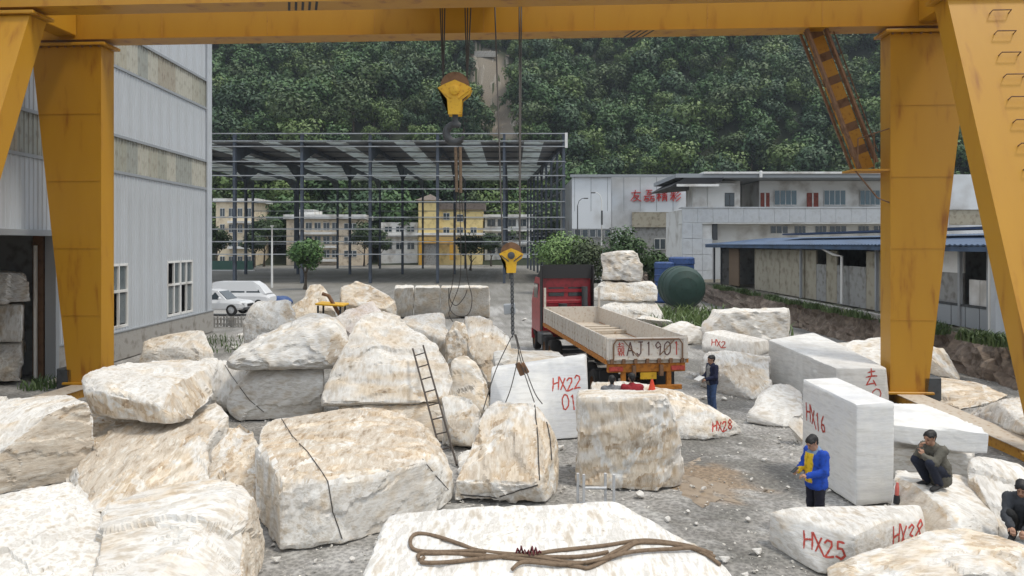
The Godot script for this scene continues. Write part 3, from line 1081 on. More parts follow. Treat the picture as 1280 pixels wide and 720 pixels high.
func make_rocks() -> void:
	var B := "marble_boulder"
	var K := "marble_block"
	var S := {"cat": "boulder"}
	# --- left foreground
	rock("r1", B, "large tan weathered boulder with grooved face, lying before the foot of the upright crane leg", [[-90, 640, 0], [0, 615, 0], [40, 600, 0], [85, 583, 0], [100, 560, 16.0], [-90, 548, 14.8], [0, 531, 15.1], [70, 509, 15.6], [109, 501, 16.0], [117, 515, 16.1], [88, 490, 17.1], [0, 497, 17.1], [-90, 505, 17.0]], {"cat": "boulder", "tan": 0.05, "stains": [[20, 575, 15.2, 3.2, 0.6], [95, 545, 15.9, 1.4, 0.5]]})
	rock("r2", B, "rounded bright white boulder at the front, under the tan grooved boulder", [[-60, 625, 12.2], [0, 616, 12.3], [90, 598, 12.9], [125, 630, 12.2], [143, 665, 11.5], [135, 720, 10.8], [120, 800, 0], [-60, 800, 0], [0, 665, 11.3], [60, 655, 11.4], [-60, 690, 10.8], [60, 720, 10.5]], {"cat": "boulder", "tan": -0.05, "k": 0.03, "grey": 0.1})
	rock("r3", B, "white topped boulder with a rusty brown broken side facing the gravel", [[130, 632, 12.0], [180, 611, 12.4], [250, 596, 12.6], [305, 601, 12.3], [312, 609, 12.0], [331, 665, 12.0], [326, 712, 0], [240, 664, 10.75], [195, 716, 9.9], [115, 722, 9.9], [100, 800, 0], [300, 770, 0], [210, 830, 0]], {"cat": "boulder", "tan": 0.12, "stains": [[285, 690, 11.2, 2.4, 0.8], [322, 670, 11.9, 1.0, 0.6]]})
	rock("r4", B, "long tilted tan slab pinned under a white block", [[84, 600, 0], [100, 642, 0], [96, 565, 16.2], [103, 549, 16.7], [160, 530, 17.2], [225, 524, 18.0], [272, 500, 18.6], [287, 522, 18.0], [264, 549, 17.8], [215, 548, 16.2], [165, 582, 15.0], [190, 642, 0], [132, 648, 0], [270, 515, 17.7]], {"cat": "boulder", "tan": 0.12, "stains": [[140, 550, 16.5, 2.2, 0.5], [215, 585, 15.6, 2.2, 0.5], [110, 600, 15.2, 1.2, 0.7]]})
	rock("r5", K, "white block with a shaded undercut, lying on the long tan slab", [[102, 473, 17.6], [104, 492, 17.2], [118, 519, 17.0], [165, 523, 16.6], [208, 529, 16.4], [240, 522, 17.0], [265, 502, 17.8], [271, 453, 19.0], [215, 479, 16.9], [200, 508, 16.3], [117, 487, 16.8], [112, 468, 17.6], [140, 457, 19.3], [200, 454, 19.8], [270, 449, 19.6]], {"tan": 0.05, "nodrop": true, "stains": [[240, 495, 17.0, 1.6, 0.55], [150, 508, 16.6, 1.6, 0.4]]})
	rock("r6", B, "low white boulder between the far crane leg and the factory door", [[46, 490, 26], [55, 476, 26.3], [97, 460, 26.8], [140, 456, 27.6], [150, 470, 27.2], [120, 492, 26]], {"cat": "boulder", "tan": 0.15})
	rock("r7", B, "cream veined boulder against the grey factory plinth", [[170, 458, 0], [183, 440, 30.5], [180, 428, 31], [190, 422, 31.8], [205, 423, 32], [230, 415, 33], [248, 413, 32.5], [256, 416, 32], [267, 440, 31], [266, 456, 0], [220, 432, 30.7]], {"cat": "boulder", "tan": 0.22, "stains": [[190, 425, 31.5, 1.0, 0.5]]})
	rock("r8", K, "white wedge behind the undercut block, crossed by a thin wire", [[262, 452, 22], [271, 449, 22.5], [312, 458, 22], [298, 482, 21.6], [276, 500, 21.4], [262, 500, 21.4], [300, 455, 23.2]], {"tan": 0.0})
	rock("r9", K, "grey lens shaped slab on top of a pale squared block", [[284, 449, 21.2], [290, 454, 20.9], [316, 459, 20.7], [405, 453, 20.7], [422, 444, 20.9], [435, 427, 21.2], [432, 418, 21.8], [420, 396, 22.8], [400, 389, 23.2], [384, 392, 23.2], [372, 400, 22.8], [395, 405, 21.2], [415, 409, 21.0], [330, 424, 21.6], [305, 431, 21.6], [350, 418, 21.2]], {"floor": 1.5, "tan": 0.12, "col": Color(0.64, 0.63, 0.61), "grey": 0.4, "stains": [[428, 440, 21, 0.6, 0.5]]})
	rock("r10", K, "pale grey squared block carrying the lens shaped slab", [[300, 526, 0], [350, 517, 21.2], [402, 508, 21.2], [284, 515, 21.3], [282, 508, 21.3], [296, 481, 21.4], [316, 461, 21.6], [404, 457, 21.4], [404, 480, 21.0], [330, 472, 21.1], [318, 459, 23.0], [402, 455, 23.0]], {"tan": 0.0, "amp": 0.7})
	rock("r11", B, "rounded white boulder behind the lens shaped slab, below the parked vehicles", [[305, 405, 25], [312, 386, 25], [323, 377, 25.5], [361, 374, 25.5], [371, 398, 25], [365, 380, 26.5], [352, 420, 24.6], [345, 428, 24.6], [310, 415, 24.8], [325, 380, 27]], {"cat": "boulder", "tan": 0.05, "stains": [[366, 386, 25, 0.5, 0.6]]})
	rock("r12", B, "tall pyramid shaped marble boulder that the ladder leans on", [[401, 494, 20.2], [404, 504, 20.0], [530, 503, 19.6], [560, 496, 19.9], [567, 475, 20.3], [560, 450, 20.8], [545, 430, 21.3], [520, 408, 21.8], [500, 395, 22.2], [462, 394, 22.0], [445, 405, 21.6], [430, 435, 21.0], [405, 480, 20.5], [480, 391, 22.6], [470, 430, 20.9]], {"cat": "boulder", "floor": 0.62, "tan": 0.22, "grey": 0.35})
	rock("r13", B, "brown stone wedged beneath the pyramid shaped boulder", [[425, 507, 20.1], [545, 506, 19.8], [568, 530, 19.6], [570, 552, 0], [430, 546, 0], [430, 506, 21.6], [550, 506, 21.6]], {"cat": "boulder", "tan": 0.6})
	rock("r14", B, "huge foreground boulder with tan top and white split front, wire lying over it", [[350, 687, 0], [338, 655, 0], [430, 678, 0], [485, 651, 0], [535, 634, 0], [565, 627, 0], [325, 560, 13.6], [323, 540, 14.6], [340, 524, 15.6], [420, 511, 16.4], [470, 507, 16.8], [530, 526, 16.2], [558, 562, 15.2], [569, 592, 14.8], [350, 597, 12.3], [410, 601, 12.5], [470, 594, 12.9], [530, 577, 13.6]], {"cat": "boulder", "tan": 0.1, "L": 0.085, "stains": [[410, 550, 14.4, 2.9, 0.62], [345, 640, 12.9, 1.2, 0.2]]})
	rock("r15", B, "small white stone with a rusty streak at the ladder's foot", [[552, 497, 18.6], [565, 492, 18.8], [590, 499, 18.6], [605, 515, 18.4], [592, 545, 18.2], [584, 556, 18.0], [566, 548, 18.0], [556, 522, 18.2]], {"cat": "boulder", "tan": 0.2, "stains": [[575, 525, 18.2, 0.35, 0.7]]})
	rock("r16", B, "grey brown rubble stone between the pyramid shaped boulder and the block marked HX22", [[566, 452, 21.6], [580, 446, 21.9], [595, 452, 21.7], [603, 467, 21.4], [613, 488, 21.2], [606, 512, 20.6], [565, 492, 21.0], [560, 505, 20.9]], {"cat": "boulder", "tan": 0.4, "grey": 0.8, "col": Color(0.5, 0.48, 0.45)})
	rock("r17", B, "upright tan stone standing among pale boulders", [[569, 399, 24.4], [582, 405, 24.4], [585, 427, 24.1], [575, 450, 23.8], [560, 443, 23.8], [555, 422, 24.1]], {"cat": "boulder", "tan": 0.65})
	rock("r18", B, "pale boulder behind the pyramid shaped boulder's shoulder", [[492, 398, 26], [520, 394, 27], [555, 391, 27], [562, 425, 25.5], [545, 433, 25.5], [520, 410, 25.5]], {"cat": "boulder", "tan": 0.15})
	rock("r19b", B, "ochre patched boulder under the hanging wire loops", [[582, 396, 26.5], [600, 394, 26.5], [620, 405, 26], [638, 418, 25.8], [641, 440, 25.2], [635, 470, 24.4], [612, 480, 24.2], [588, 440, 24.8]], {"cat": "boulder", "tan": 0.3, "stains": [[605, 440, 24.7, 1.2, 0.45]]})
	rock("r20", K, "cream slab lying behind the block marked HX22", [[618, 441, 22.4], [640, 436, 23], [700, 439, 23.2], [708, 448, 22.4], [706, 470, 22], [620, 470, 21.8]], {"tan": 0.25})
	rock("hx22", K, "flat sawn grey block standing upright, marked HX22 in red", [[614, 462, 19.6], [731, 446, 19.9], [735, 489, 19.6], [723, 547, 0], [650, 553, 0], [612, 520, 19.3], [616, 458, 20.1], [733, 443, 20.4]], {"tan": -0.4, "amp": 0.08, "k": 0.008, "chips": 4, "cut": 0.4, "m": "sawn", "col": Color(0.62, 0.63, 0.64), "grey": 0.0})
	rock("r21", B, "tan streaked boulder held in the wire sling of the hoist", [[590, 624, 0], [633, 629, 0], [683, 628, 0], [567, 600, 14.5], [569, 590, 14.7], [583, 563, 15.1], [607, 513, 16.2], [617, 503, 16.5], [670, 503, 16.2], [680, 512, 15.9], [690, 530, 15.6], [697, 548, 15.6], [692, 578, 15.0], [668, 506, 15.8], [672, 606, 14.1], [645, 503, 16.8]], {"cat": "boulder", "tan": 0.25, "L": 0.085, "stains": [[620, 590, 14.5, 1.1, 0.3], [600, 560, 15.1, 1.1, 0.3], [682, 560, 15.2, 1.2, 0.35]]})
	rock("r22", B, "square tan stained boulder beside the white trestle", [[724, 595, 0], [769, 610, 0], [820, 612, 0], [856, 592, 15.5], [724, 498, 15.5], [830, 499, 15.1], [840, 512, 15.2], [850, 554, 15.3], [855, 580, 15.4], [724, 492, 16.4], [745, 490, 16.6], [828, 490, 16.3]], {"cat": "boulder", "tan": 0.2, "L": 0.085, "stains": [[775, 565, 15.3, 1.5, 0.3]]})
	rock("hx28", B, "long low boulder marked HX28 in red below the truck", [[730, 546, 0], [849, 546, 0], [888, 549, 0], [921, 541, 0], [929, 534, 19.7], [740, 476, 21.3], [796, 474, 21.0], [849, 487, 20.6], [888, 510, 20.2], [917, 525, 19.9], [894, 515, 19.4], [800, 503, 19.8]], {"cat": "boulder", "tan": 0.18, "stains": [[830, 510, 19.8, 1.4, 0.25]]})
	rock("r24", K, "bright white slab in front with brown wire ropes coiled on it", [[486, 645, -1.12], [500, 641, -1.16], [560, 640, -1.17], [640, 634, -1.2], [700, 628, -1.22], [740, 626, -1.22], [772, 627, -1.22], [795, 636, -1.2], [815, 658, -1.12], [850, 671, -1.08], [885, 688, -1.0], [922, 722, -0.9], [930, 790, -0.7], [470, 682, -1.12], [455, 725, -1.1], [440, 790, -1.0], [470, 880, 0], [900, 860, 0]], {"tan": -0.3, "amp": 0.55, "k": 0.012, "chips": 5, "L": 0.07, "col": Color(0.72, 0.71, 0.69), "grey": 0.12})
	# --- right foreground
	rock("hx25", K, "low white block marked HX25 in red on two sides", [[962, 641, -0.48], [962, 677, 0], [985, 635, -0.56], [1000, 634, -0.58], [1020, 643, -0.62], [1069, 670, 11.1], [1070, 723, 0], [1022, 716, 0], [1150, 631, -0.6], [1157, 650, 12.2], [1158, 690, 0], [1110, 649, 11.7]], {"tan": 0.0, "L": 0.075, "amp": 0.25, "k": 0.01, "chips": 2, "cut": 0.5, "stains": [[1115, 672, 11.8, 0.8, 0.35]]})
	rock("r26", B, "cream and rust boulder in front of the block marked HX25", [[1030, 706, 10.3], [1060, 700, 10.3], [1100, 696, 10.4], [1135, 680, 10.6], [1155, 661, 11.0], [1190, 655, 11.2], [1222, 660, 11.2], [1247, 667, 11.1], [1300, 685, 10.8], [1300, 800, 0], [1040, 790, 0], [1150, 722, 9.6], [1230, 715, 9.6]], {"cat": "boulder", "tan": 0.25, "L": 0.075, "stains": [[1060, 712, 10.2, 0.5, 0.4], [1260, 690, 10.6, 0.8, 0.3]]})
	rock("hx16", K, "tall clean sawn white block marked HX16 in red", [[1070, 632, 0], [1117, 628, 0], [1003, 587, 0], [1071, 506, 14.2], [1117, 503, 14.4], [1005, 474, 16.5], [1047, 474, 16.7]], {"tan": -0.5, "amp": 0.09, "k": 0.008, "chips": 5, "cut": 0.35, "m": "sawn", "L": 0.085, "col": Color(0.72, 0.725, 0.73), "grey": 0.05})
	rock("r28", K, "white sawn slab resting flat on a grey stone beside the crane's bottom beam", [[1112, 504, 17.0], [1155, 505, 17.0], [1237, 543, 15.2], [1185, 539, 15.2], [1112, 531, 15.4], [1112, 550, 15.4], [1175, 562, 15.2], [1235, 567, 15.2]], {"tan": -0.4, "amp": 0.15, "k": 0.01, "chips": 2, "m": "sawn", "floor": 0.85, "grey": 0.1, "col": Color(0.74, 0.745, 0.75)})
	rock("r29", K, "shaded grey stone under the white sawn slab", [[1112, 558, 15.7], [1215, 569, 15.6], [1213, 600, 0], [1112, 600, 0], [1112, 553, 16.8], [1215, 562, 16.8]], {"tan": -0.2, "amp": 0.4})
	rock("r30", B, "white boulder with a grey brown flank that a man squats on", [[1120, 588, 13.7], [1200, 592, 14.0], [1219, 603, 13.7], [1240, 625, 13.3], [1253, 660, 12.5], [1225, 665, 12.0], [1200, 652, 12.0], [1180, 625, 12.5], [1140, 602, 13.0], [1117, 594, 13.3], [1112, 672, 0], [1160, 690, 0], [1205, 700, 0], [1250, 690, 0]], {"cat": "boulder", "tan": 0.0, "L": 0.08, "amp": 0.6, "stains": [[1150, 645, 12.5, 1.3, 0.8]]})
	rock("r31", B, "smooth white boulder rising behind the man in dark clothes", [[1212, 582, 13.5], [1215, 571, 13.9], [1236, 568, 14.1], [1265, 577, 13.7], [1300, 592, 13.5], [1300, 660, 12.9], [1262, 655, 12.9], [1230, 612, 13.2], [1264, 690, 0], [1300, 690, 0]], {"cat": "boulder", "tan": 0.05, "k": 0.03, "L": 0.08, "stains": [[1235, 625, 13.2, 0.5, 0.4]]})
	rock("r32", B, "pale boulder beyond the crane's bottom beam", [[1200, 519, 0], [1206, 515, -0.15], [1242, 500, -0.75], [1300, 490, -0.95], [1300, 545, -0.5], [1222, 528, 0]], {"cat": "boulder", "tan": 0.15})
	rock("r33", B, "flat tan stone at the foot of the right crane leg", [[1160, 470, 25.2], [1162, 492, 24.8], [1177, 506, 0], [1200, 511, 0], [1240, 505, 0], [1260, 495, 0], [1230, 481, 24.8], [1190, 473, 25.2]], {"cat": "boulder", "tan": 0.55})
	rock("r34", B, "tan boulder between the right crane leg and the earth bank", [[1140, 428, 29.6], [1152, 427, 29.4], [1182, 435, 28.7], [1201, 470, 27.6], [1150, 466, 0], [1201, 476, 0]], {"cat": "boulder", "tan": 0.35})
	rock("r35", K, "big white squared block with a red sign painted near the right crane leg", [[961, 425, 27.0], [1016, 415, 29.0], [1047, 429, 27.8], [1109, 460, 23.2], [1045, 460, 22.9], [1000, 443, 25.0], [1002, 492, 0], [1045, 508, 0], [1112, 503, 0], [965, 476, 0]], {"tan": -0.2, "amp": 0.25, "k": 0.012, "m": "sawn"})
	rock("r36", B, "rounded white boulder below the big squared block", [[932, 516, 20.9], [945, 500, 21.3], [962, 482, 22.0], [985, 479, 22.3], [1004, 491, 22.0], [1004, 531, 0], [980, 533, 0], [940, 525, 0]], {"cat": "boulder", "tan": -0.1, "k": 0.025})
	rock("r37", B, "wedge shaped brown sided boulder behind the man in the navy jacket", [[877, 447, 26.5], [888, 436, 27], [930, 452, 25.5], [962, 445, 26], [964, 478, 24.5], [940, 499, 0], [905, 488, 0], [880, 470, 26.0], [900, 463, 25.2]], {"cat": "boulder", "tan": 0.1, "stains": [[925, 475, 24.8, 1.1, 0.6]]})
	rock("r38", K, "white slab with faint red writing lying on the wedge shaped boulder", [[879, 415, 28], [902, 412, 29], [961, 425, 27.6], [935, 429, 26.8], [877, 433, 27.6], [937, 447, 26.6], [961, 441, 27.3]], {"floor": 1.0, "tan": -0.2, "amp": 0.25, "k": 0.012})
	rock("r39", K, "wide white block on the grass before the earth bank", [[877, 405, 36], [890, 385, 36.6], [986, 385, 37], [878, 422, 35.5], [940, 421, 35.8], [986, 418, 36.2], [905, 391, 35.6], [985, 388, 36], [880, 436, 0], [985, 435, 0]], {"tan": 0.08})
	rock("r40", B, "white boulder partly behind the right crane leg", [[1036, 434, 29.3], [1047, 428, 29.3], [1108, 421, 29.6], [1115, 460, 28.0], [1040, 458, 28.2]], {"cat": "boulder", "tan": 0.12})
	rock("r41", B, "small round stone beside the tall sawn block", [[982, 530, 18.8], [990, 516, 19.0], [1003, 514, 19.0], [1010, 530, 18.8], [1006, 556, 0], [988, 549, 0]], {"cat": "boulder", "tan": 0.25, "k": 0.03})
	# --- beside and behind the truck
	rock("r42c", K, "lowest white stone of the pile beside the truck cab", [[752, 383, 45.6], [773, 376, 46.2], [820, 379, 46.2], [829, 394, 45.4], [828, 408, 0], [755, 408, 0], [770, 377, 47.8], [818, 379, 47.8]], {"tan": 0.05})
	rock("r42b", K, "long cream block in the middle of the pile beside the truck cab", [[738, 363, 46.4], [755, 352, 46.5], [815, 353, 46.5], [823, 362, 46.2], [822, 377, 46.0], [753, 374, 46.0], [757, 351, 48.0], [815, 352, 48.0]], {"floor": 1.5, "tan": 0.25, "k": 0.025})
	rock("r42a", K, "crinkled grey stone topping the pile beside the truck cab", [[752, 318, 47], [795, 314, 47], [804, 335, 46.6], [801, 351, 46.5], [752, 350, 46.5], [760, 316, 48.5], [798, 316, 48.5]], {"floor": 2.72, "tan": 0.2, "grey": 0.8, "amp": 1.5, "col": Color(0.55, 0.53, 0.5)})
	rock("r42d", B, "white stone lying by the grass beside the trailer", [[826, 410, 37.5], [853, 400, 38], [879, 411, 37.5], [880, 428, 0], [858, 431, 0], [828, 425, 0]], {"cat": "boulder", "tan": 0.0})
	rock("r42e", B, "white broken slab between the trailer and the stone pile", [[790, 398, 42], [805, 394, 43], [840, 402, 42], [846, 414, 0], [800, 412, 0]], {"cat": "boulder", "tan": 0.0})
	# --- far row
	var row := [[493, 517], [518, 550], [551, 612]]
	var rl := ["narrow pale squared block of the far row, beside the brown ridge shaped boulder", "middle pale squared block of the far row", "wide pale squared block of the far row behind the wire loops"]
	for k in 3:
		var a: float = row[k][0]
		var b: float = row[k][1]
		rock("row%d" % k, K, rl[k], [[a, 360, 49.5], [b, 359, 49.5], [a, 397, 0], [b, 397, 0], [a + 2, 357, 51.5], [b - 1, 357, 51.5]], {"tan": 0.18, "col": Color(0.62, 0.6, 0.56), "amp": 0.8})
	rock("r43", B, "brown ridge shaped boulder next to the row of pale squared blocks", [[424, 358, 44], [447, 351, 44.5], [470, 360, 44], [496, 376, 43.5], [482, 386, 43], [425, 380, 43]], {"cat": "boulder", "tan": 0.5})
	rock("r44", B, "pointed tan boulder behind the small yellow machine", [[380, 373, 42], [386, 356, 42.5], [401, 354, 42.5], [416, 377, 41.8], [421, 388, 41], [378, 390, 41]], {"cat": "boulder", "tan": 0.4})
	rock("r44b", B, "tan boulder between the round white boulder and the yellow machine", [[364, 381, 38], [380, 371, 38.5], [398, 374, 38.5], [400, 398, 37.5], [364, 398, 37.5]], {"cat": "boulder", "tan": 0.5})
	rock("r45", B, "grey pink boulder between the lens shaped slab and the pyramid shaped boulder", [[418, 398, 30.5], [436, 384, 31], [466, 375, 31.5], [482, 392, 31], [478, 402, 30], [440, 420, 29.5]], {"cat": "boulder", "tan": 0.15, "col": Color(0.6, 0.55, 0.53)})
	rock("r47", B, "leaning grey tan stone between the tilted slab and the white topped boulder", [[188, 636, 0], [190, 604, 14.8], [205, 580, 15.4], [237, 541, 16.3], [250, 539, 16.4], [262, 552, 16.2], [266, 636, 0]], {"cat": "boulder", "tan": 0.35, "grey": 0.6})
	rock("r48", B, "brown boulder squeezed against the huge foreground boulder", [[262, 560, 15.8], [285, 531, 16.4], [301, 525, 16.6], [318, 534, 16.3], [324, 560, 15.6], [326, 632, 0], [315, 642, 0], [265, 636, 0]], {"cat": "boulder", "tan": 0.55})
	rock("r49", B, "brown broken stone in the gap under the undercut white block", [[98, 521, 18.0], [165, 527, 17.6], [200, 536, 17.8], [170, 580, 0], [100, 585, 0], [110, 516, 19.2], [190, 523, 19.5]], {"cat": "boulder", "tan": 0.55, "grey": 0.5})
	rock("r50", B, "small pale stone between the ladder's foot and the slung boulder", [[572, 566, 17.2], [588, 560, 17.4], [598, 572, 17.0], [596, 590, 0], [572, 592, 0], [584, 562, 18]], {"cat": "boulder", "tan": 0.2})
	# --- stock inside the factory door
	rock("in1", K, "lowest dusty block of the stack inside the factory door", [[-40, 430, 26.6], [26, 430, 26.6], [24, 478, 26.4], [-40, 478, 26.4], [-40, 424, 28], [30, 424, 28]], {"tan": 0.1, "floor": 0.02})
	rock("in2", K, "middle dusty block of the stack inside the factory door", [[-40, 384, 26.6], [27, 382, 26.6], [26, 427, 26.4], [-40, 428, 26.4], [-40, 380, 28], [31, 379, 28]], {"tan": 0.1, "floor": 1.5})
	rock("in3", K, "topmost rounded block of the stack inside the factory door", [[-40, 341, 26.6], [24, 342, 26.6], [37, 350, 26.6], [38, 377, 26.4], [-40, 381, 26.4], [-40, 338, 28], [30, 339, 28]], {"tan": 0.1, "floor": 2.88})
	# --- red brush marks
	var rp: Material = M["red_paint"]
	paint_on_rock("hx22", "HX22", [[690, 473], [726, 470], [690, 489], [727, 486]], 0.032, rp)
	paint_on_rock("hx22", "01", [[700, 495], [722, 493], [703, 514], [722, 511]], 0.03, rp)
	paint_on_rock("hx28", "HX28", [[890, 528], [915, 525], [890, 540], [916, 537]], 0.032, rp)
	paint_on_rock("hx16", "HX16", [[1007, 503], [1031, 523], [1008, 525], [1033, 545]], 0.036, rp)
	paint_on_rock("hx25", "HX25", [[1003, 663], [1057, 681], [1004, 685], [1058, 703]], 0.028, rp)
	paint_on_rock("hx25", "HX38", [[1115, 659], [1155, 651], [1115, 688], [1150, 676]], 0.028, rp)
	paint_on_rock("r35", "去", [[1079, 462], [1098, 462], [1079, 482], [1098, 484]], 0.038, rp)
	paint_on_rock("r35", "0", [[1088, 487], [1102, 487], [1088, 500], [1102, 500]], 0.032, rp)
	paint_on_rock("r38", "HX2", [[889, 424], [908, 427], [889, 432], [908, 435]], 0.032, rp)


# a box whose front face covers a pixel rectangle at depth d, t metres thick, under a parent that stands at org
func pxbox(called: String, x0: float, y0: float, x1: float, y1: float, d: float, t: float, m: Material, parent: Node3D, e := 0.0) -> MeshInstance3D:
	var a := P(x0, y0, d)
	var b := P(x1, y1, d)
	var o := parent.position
	return one_box(called, Vector3((a.x + b.x) / 2, (a.y + b.y) / 2, -d - t / 2) - o, Vector3(absf(b.x - a.x), absf(a.y - b.y), t), m, parent, Basis(), e)


func px_window(x0: float, y0: float, x1: float, y1: float, d: float, parent: Node3D, frame: Material, glass: Material, cols := 2, rows := 1) -> void:
	var o := parent.position
	var a := P(x0, y0, d)
	var b := P(x1, y1, d)
	var w := b.x - a.x
	var h := a.y - b.y
	var c := Vector3((a.x + b.x) / 2, (a.y + b.y) / 2, -d) - o
	var f := one_box("window", c + Vector3(0, 0, -0.02), Vector3(w, h, 0.06), frame, parent)
	for i in cols:
		for j in rows:
			one_box("pane", Vector3(c.x - w / 2 + w * (i + 0.5) / cols, c.y - h / 2 + h * (j + 0.5) / rows, c.z + 0.02), Vector3(w / cols * 0.86, h / rows * 0.88, 0.03), glass, f)


# ---------------------------------------------------------------- the clad factory on the left
func rib_panel(ribs: int) -> ArrayMesh:
	var g := Geo.new()
	var px := [[0.0, 0.0]]
	for k in ribs:
		var c := (k + 0.5) / ribs
		px.append_array([[c - 0.055, 0.0], [c - 0.03, -0.03], [c + 0.03, -0.03], [c + 0.055, 0.0]])
	px.append([1.0, 0.0])
	for k in px.size() - 1:
		var a := Vector3(px[k][0], 0, px[k][1])
		var b := Vector3(px[k + 1][0], 0, px[k + 1][1])
		g.face([a, b, b + Vector3.UP, a + Vector3.UP], (a + b) / 2 + Vector3(0, 0.5, 0.5))
	g.face([Vector3(0, 0, 0.04), Vector3(1, 0, 0.04), Vector3(1, 1, 0.04), Vector3(0, 1, 0.04)], Vector3(0.5, 0.5, -0.5))
	return g.mesh()


func make_factory() -> void:
	var t := thing("factory_building", "tall pale blue clad factory with stained window bands and an open doorway", "factory")
	var u := Vector3(0.0194, 0, 1).normalized()
	t.transform = Transform3D(Basis(u, Vector3.UP, u.cross(Vector3.UP)), Vector3(-17.2, 0, -42.5))
	var pan := rib_panel(4)
	var fibres := []
	for c in [Color(0.37, 0.36, 0.3), Color(0.33, 0.33, 0.28), Color(0.4, 0.38, 0.31), Color(0.35, 0.32, 0.26), Color(0.31, 0.32, 0.29), Color(0.43, 0.42, 0.36)]:
		fibres.append(mat(c, 0.5, M["fibre"].albedo_texture, 0.5))
	var top := 18.0
	var cols := []
	for k in 14:
		cols.append([0.6 + k, 1.0])
	cols.append([14.6, 0.5])
	for k in 8:
		cols.append([15.1 + k, 1.0])
	var r := RandomNumberGenerator.new()
	r.seed = 5
	for c in cols:
		var s: float = c[0]
		var cuts := [[8.09, 9.65], [12.6, 14.17]]
		var lo := 1.2
		if s > 15.0:
			lo = 5.4
		elif (s > 2.5 and s < 5.5) or (s > 9.5 and s < 12.5):
			cuts.push_front([1.38, 4.15])
		for q in cuts:
			if q[0] > lo:
				var m := part("cladding_panel", pan, M["cladding"], t)
				m.position = Vector3(s, lo, 0)
				m.scale = Vector3(c[1], q[0] - lo, 1)
			lo = q[1]
			if q[0] > 5.0:
				var f := part("translucent_panel", pan, fibres[r.randi() % 6], t)
				f.position = Vector3(s, q[0] + 0.06, 0.02)
				f.scale = Vector3(c[1], q[1] - q[0] - 0.12, 1)
		var m2 := part("cladding_panel", pan, M["cladding"], t)
		m2.position = Vector3(s, lo, 0)
		m2.scale = Vector3(c[1], top - lo, 1)
	for y in [8.09, 9.65, 12.6, 14.17]:
		one_box("band_trim", Vector3(12.0, y, -0.02), Vector3(22.8, 0.12, 0.1), M["trim"], t)
	one_box("corner_trim", Vector3(0.3, top / 2, 0.0), Vector3(0.64, top, 0.12), M["cladding"], t, Basis(), 0.02)
	one_box("downpipe", Vector3(0.75, top / 2 + 0.6, -0.09), Vector3(0.1, top - 1.2, 0.1), M["cladding"], t, Basis(), 0.02)
	# plinth of rough concrete
	one_box("plinth", Vector3(7.5, 0.59, 0.05), Vector3(15.3, 1.2, 0.3), M["concrete"], t, Basis(), 0.02)
	one_box("plinth_sill", Vector3(7.5, 1.215, -0.06), Vector3(15.3, 0.05, 0.14), M["trim"], t)
	for w in [2.6, 9.6]:
		var f := one_box("window", Vector3(w + 1.5, 1.4, 0.1), Vector3(3.0, 0.06, 0.2), M["white_paint"], t)
		for q in [[0.0, 0.06], [3.0, 0.06], [1.5, 0.1], [0.75, 0.05], [2.25, 0.05]]:
			one_box("frame_bar", Vector3(w + q[0], 2.765, 0.02), Vector3(q[1] * 1.3, 2.77, 0.1), M["white_paint"], f)
		for y in [1.42, 2.95, 4.1]:
			one_box("frame_bar", Vector3(w + 1.5, y, 0.02), Vector3(3.06, 0.11, 0.1), M["white_paint"], f)
		for i in 4:
			for j in 2:
				if (i + j * 3) % 5 != 1:
					one_box("pane", Vector3(w + 0.375 + 0.75 * i, 2.18 + 1.34 * j, 0.05), Vector3(0.66, 1.3, 0.015), M["clear_pane"], f)
	# doorway: jamb, lintel, steel post, dim hall behind
	one_box("door_jamb", Vector3(15.15, 2.7, 0.0), Vector3(0.22, 5.4, 0.4), M["trim"], t, Basis(), 0.01)
	one_box("lintel", Vector3(19.2, 5.4, -0.03), Vector3(8.2, 0.22, 0.4), M["trim"], t, Basis(), 0.01)
	one_box("steel_post", Vector3(14.78, 2.9, 0.62), Vector3(0.42, 5.8, 0.4), M["rust"], t, Basis(), 0.02)
	one_box("door_edge", Vector3(15.12, 2.5, 0.62), Vector3(0.1, 4.9, 0.1), M["white_paint"], t, Basis(), 0.01)
	one_box("end_wall", Vector3(-0.02, top / 2, 9.0), Vector3(0.2, top, 17.7), M["cladding"], t)
	one_box("rear_wall", Vector3(12, top / 2, 18.0), Vector3(24, top, 0.2), M["cladding"], t)
	one_box("partition_wall", Vector3(13.9, 3.5, 4.6), Vector3(0.2, 7.0, 8.5), M["grey_panel"], t)
	one_box("rear_partition", Vector3(18.6, 4.0, 8.9), Vector3(9.4, 8.0, 0.2), M["grey_panel"], t)
	one_box("hall_ceiling", Vector3(18.6, 7.0, 4.4), Vector3(9.4, 0.15, 8.6), M["grey_panel"], t)
	one_box("near_end_wall", Vector3(23.3, top / 2, 9.0), Vector3(0.2, top, 17.7), M["cladding"], t)
	one_box("roof", Vector3(11.7, top + 0.1, 8.8), Vector3(24.5, 0.2, 19.0), M["cladding"], t)


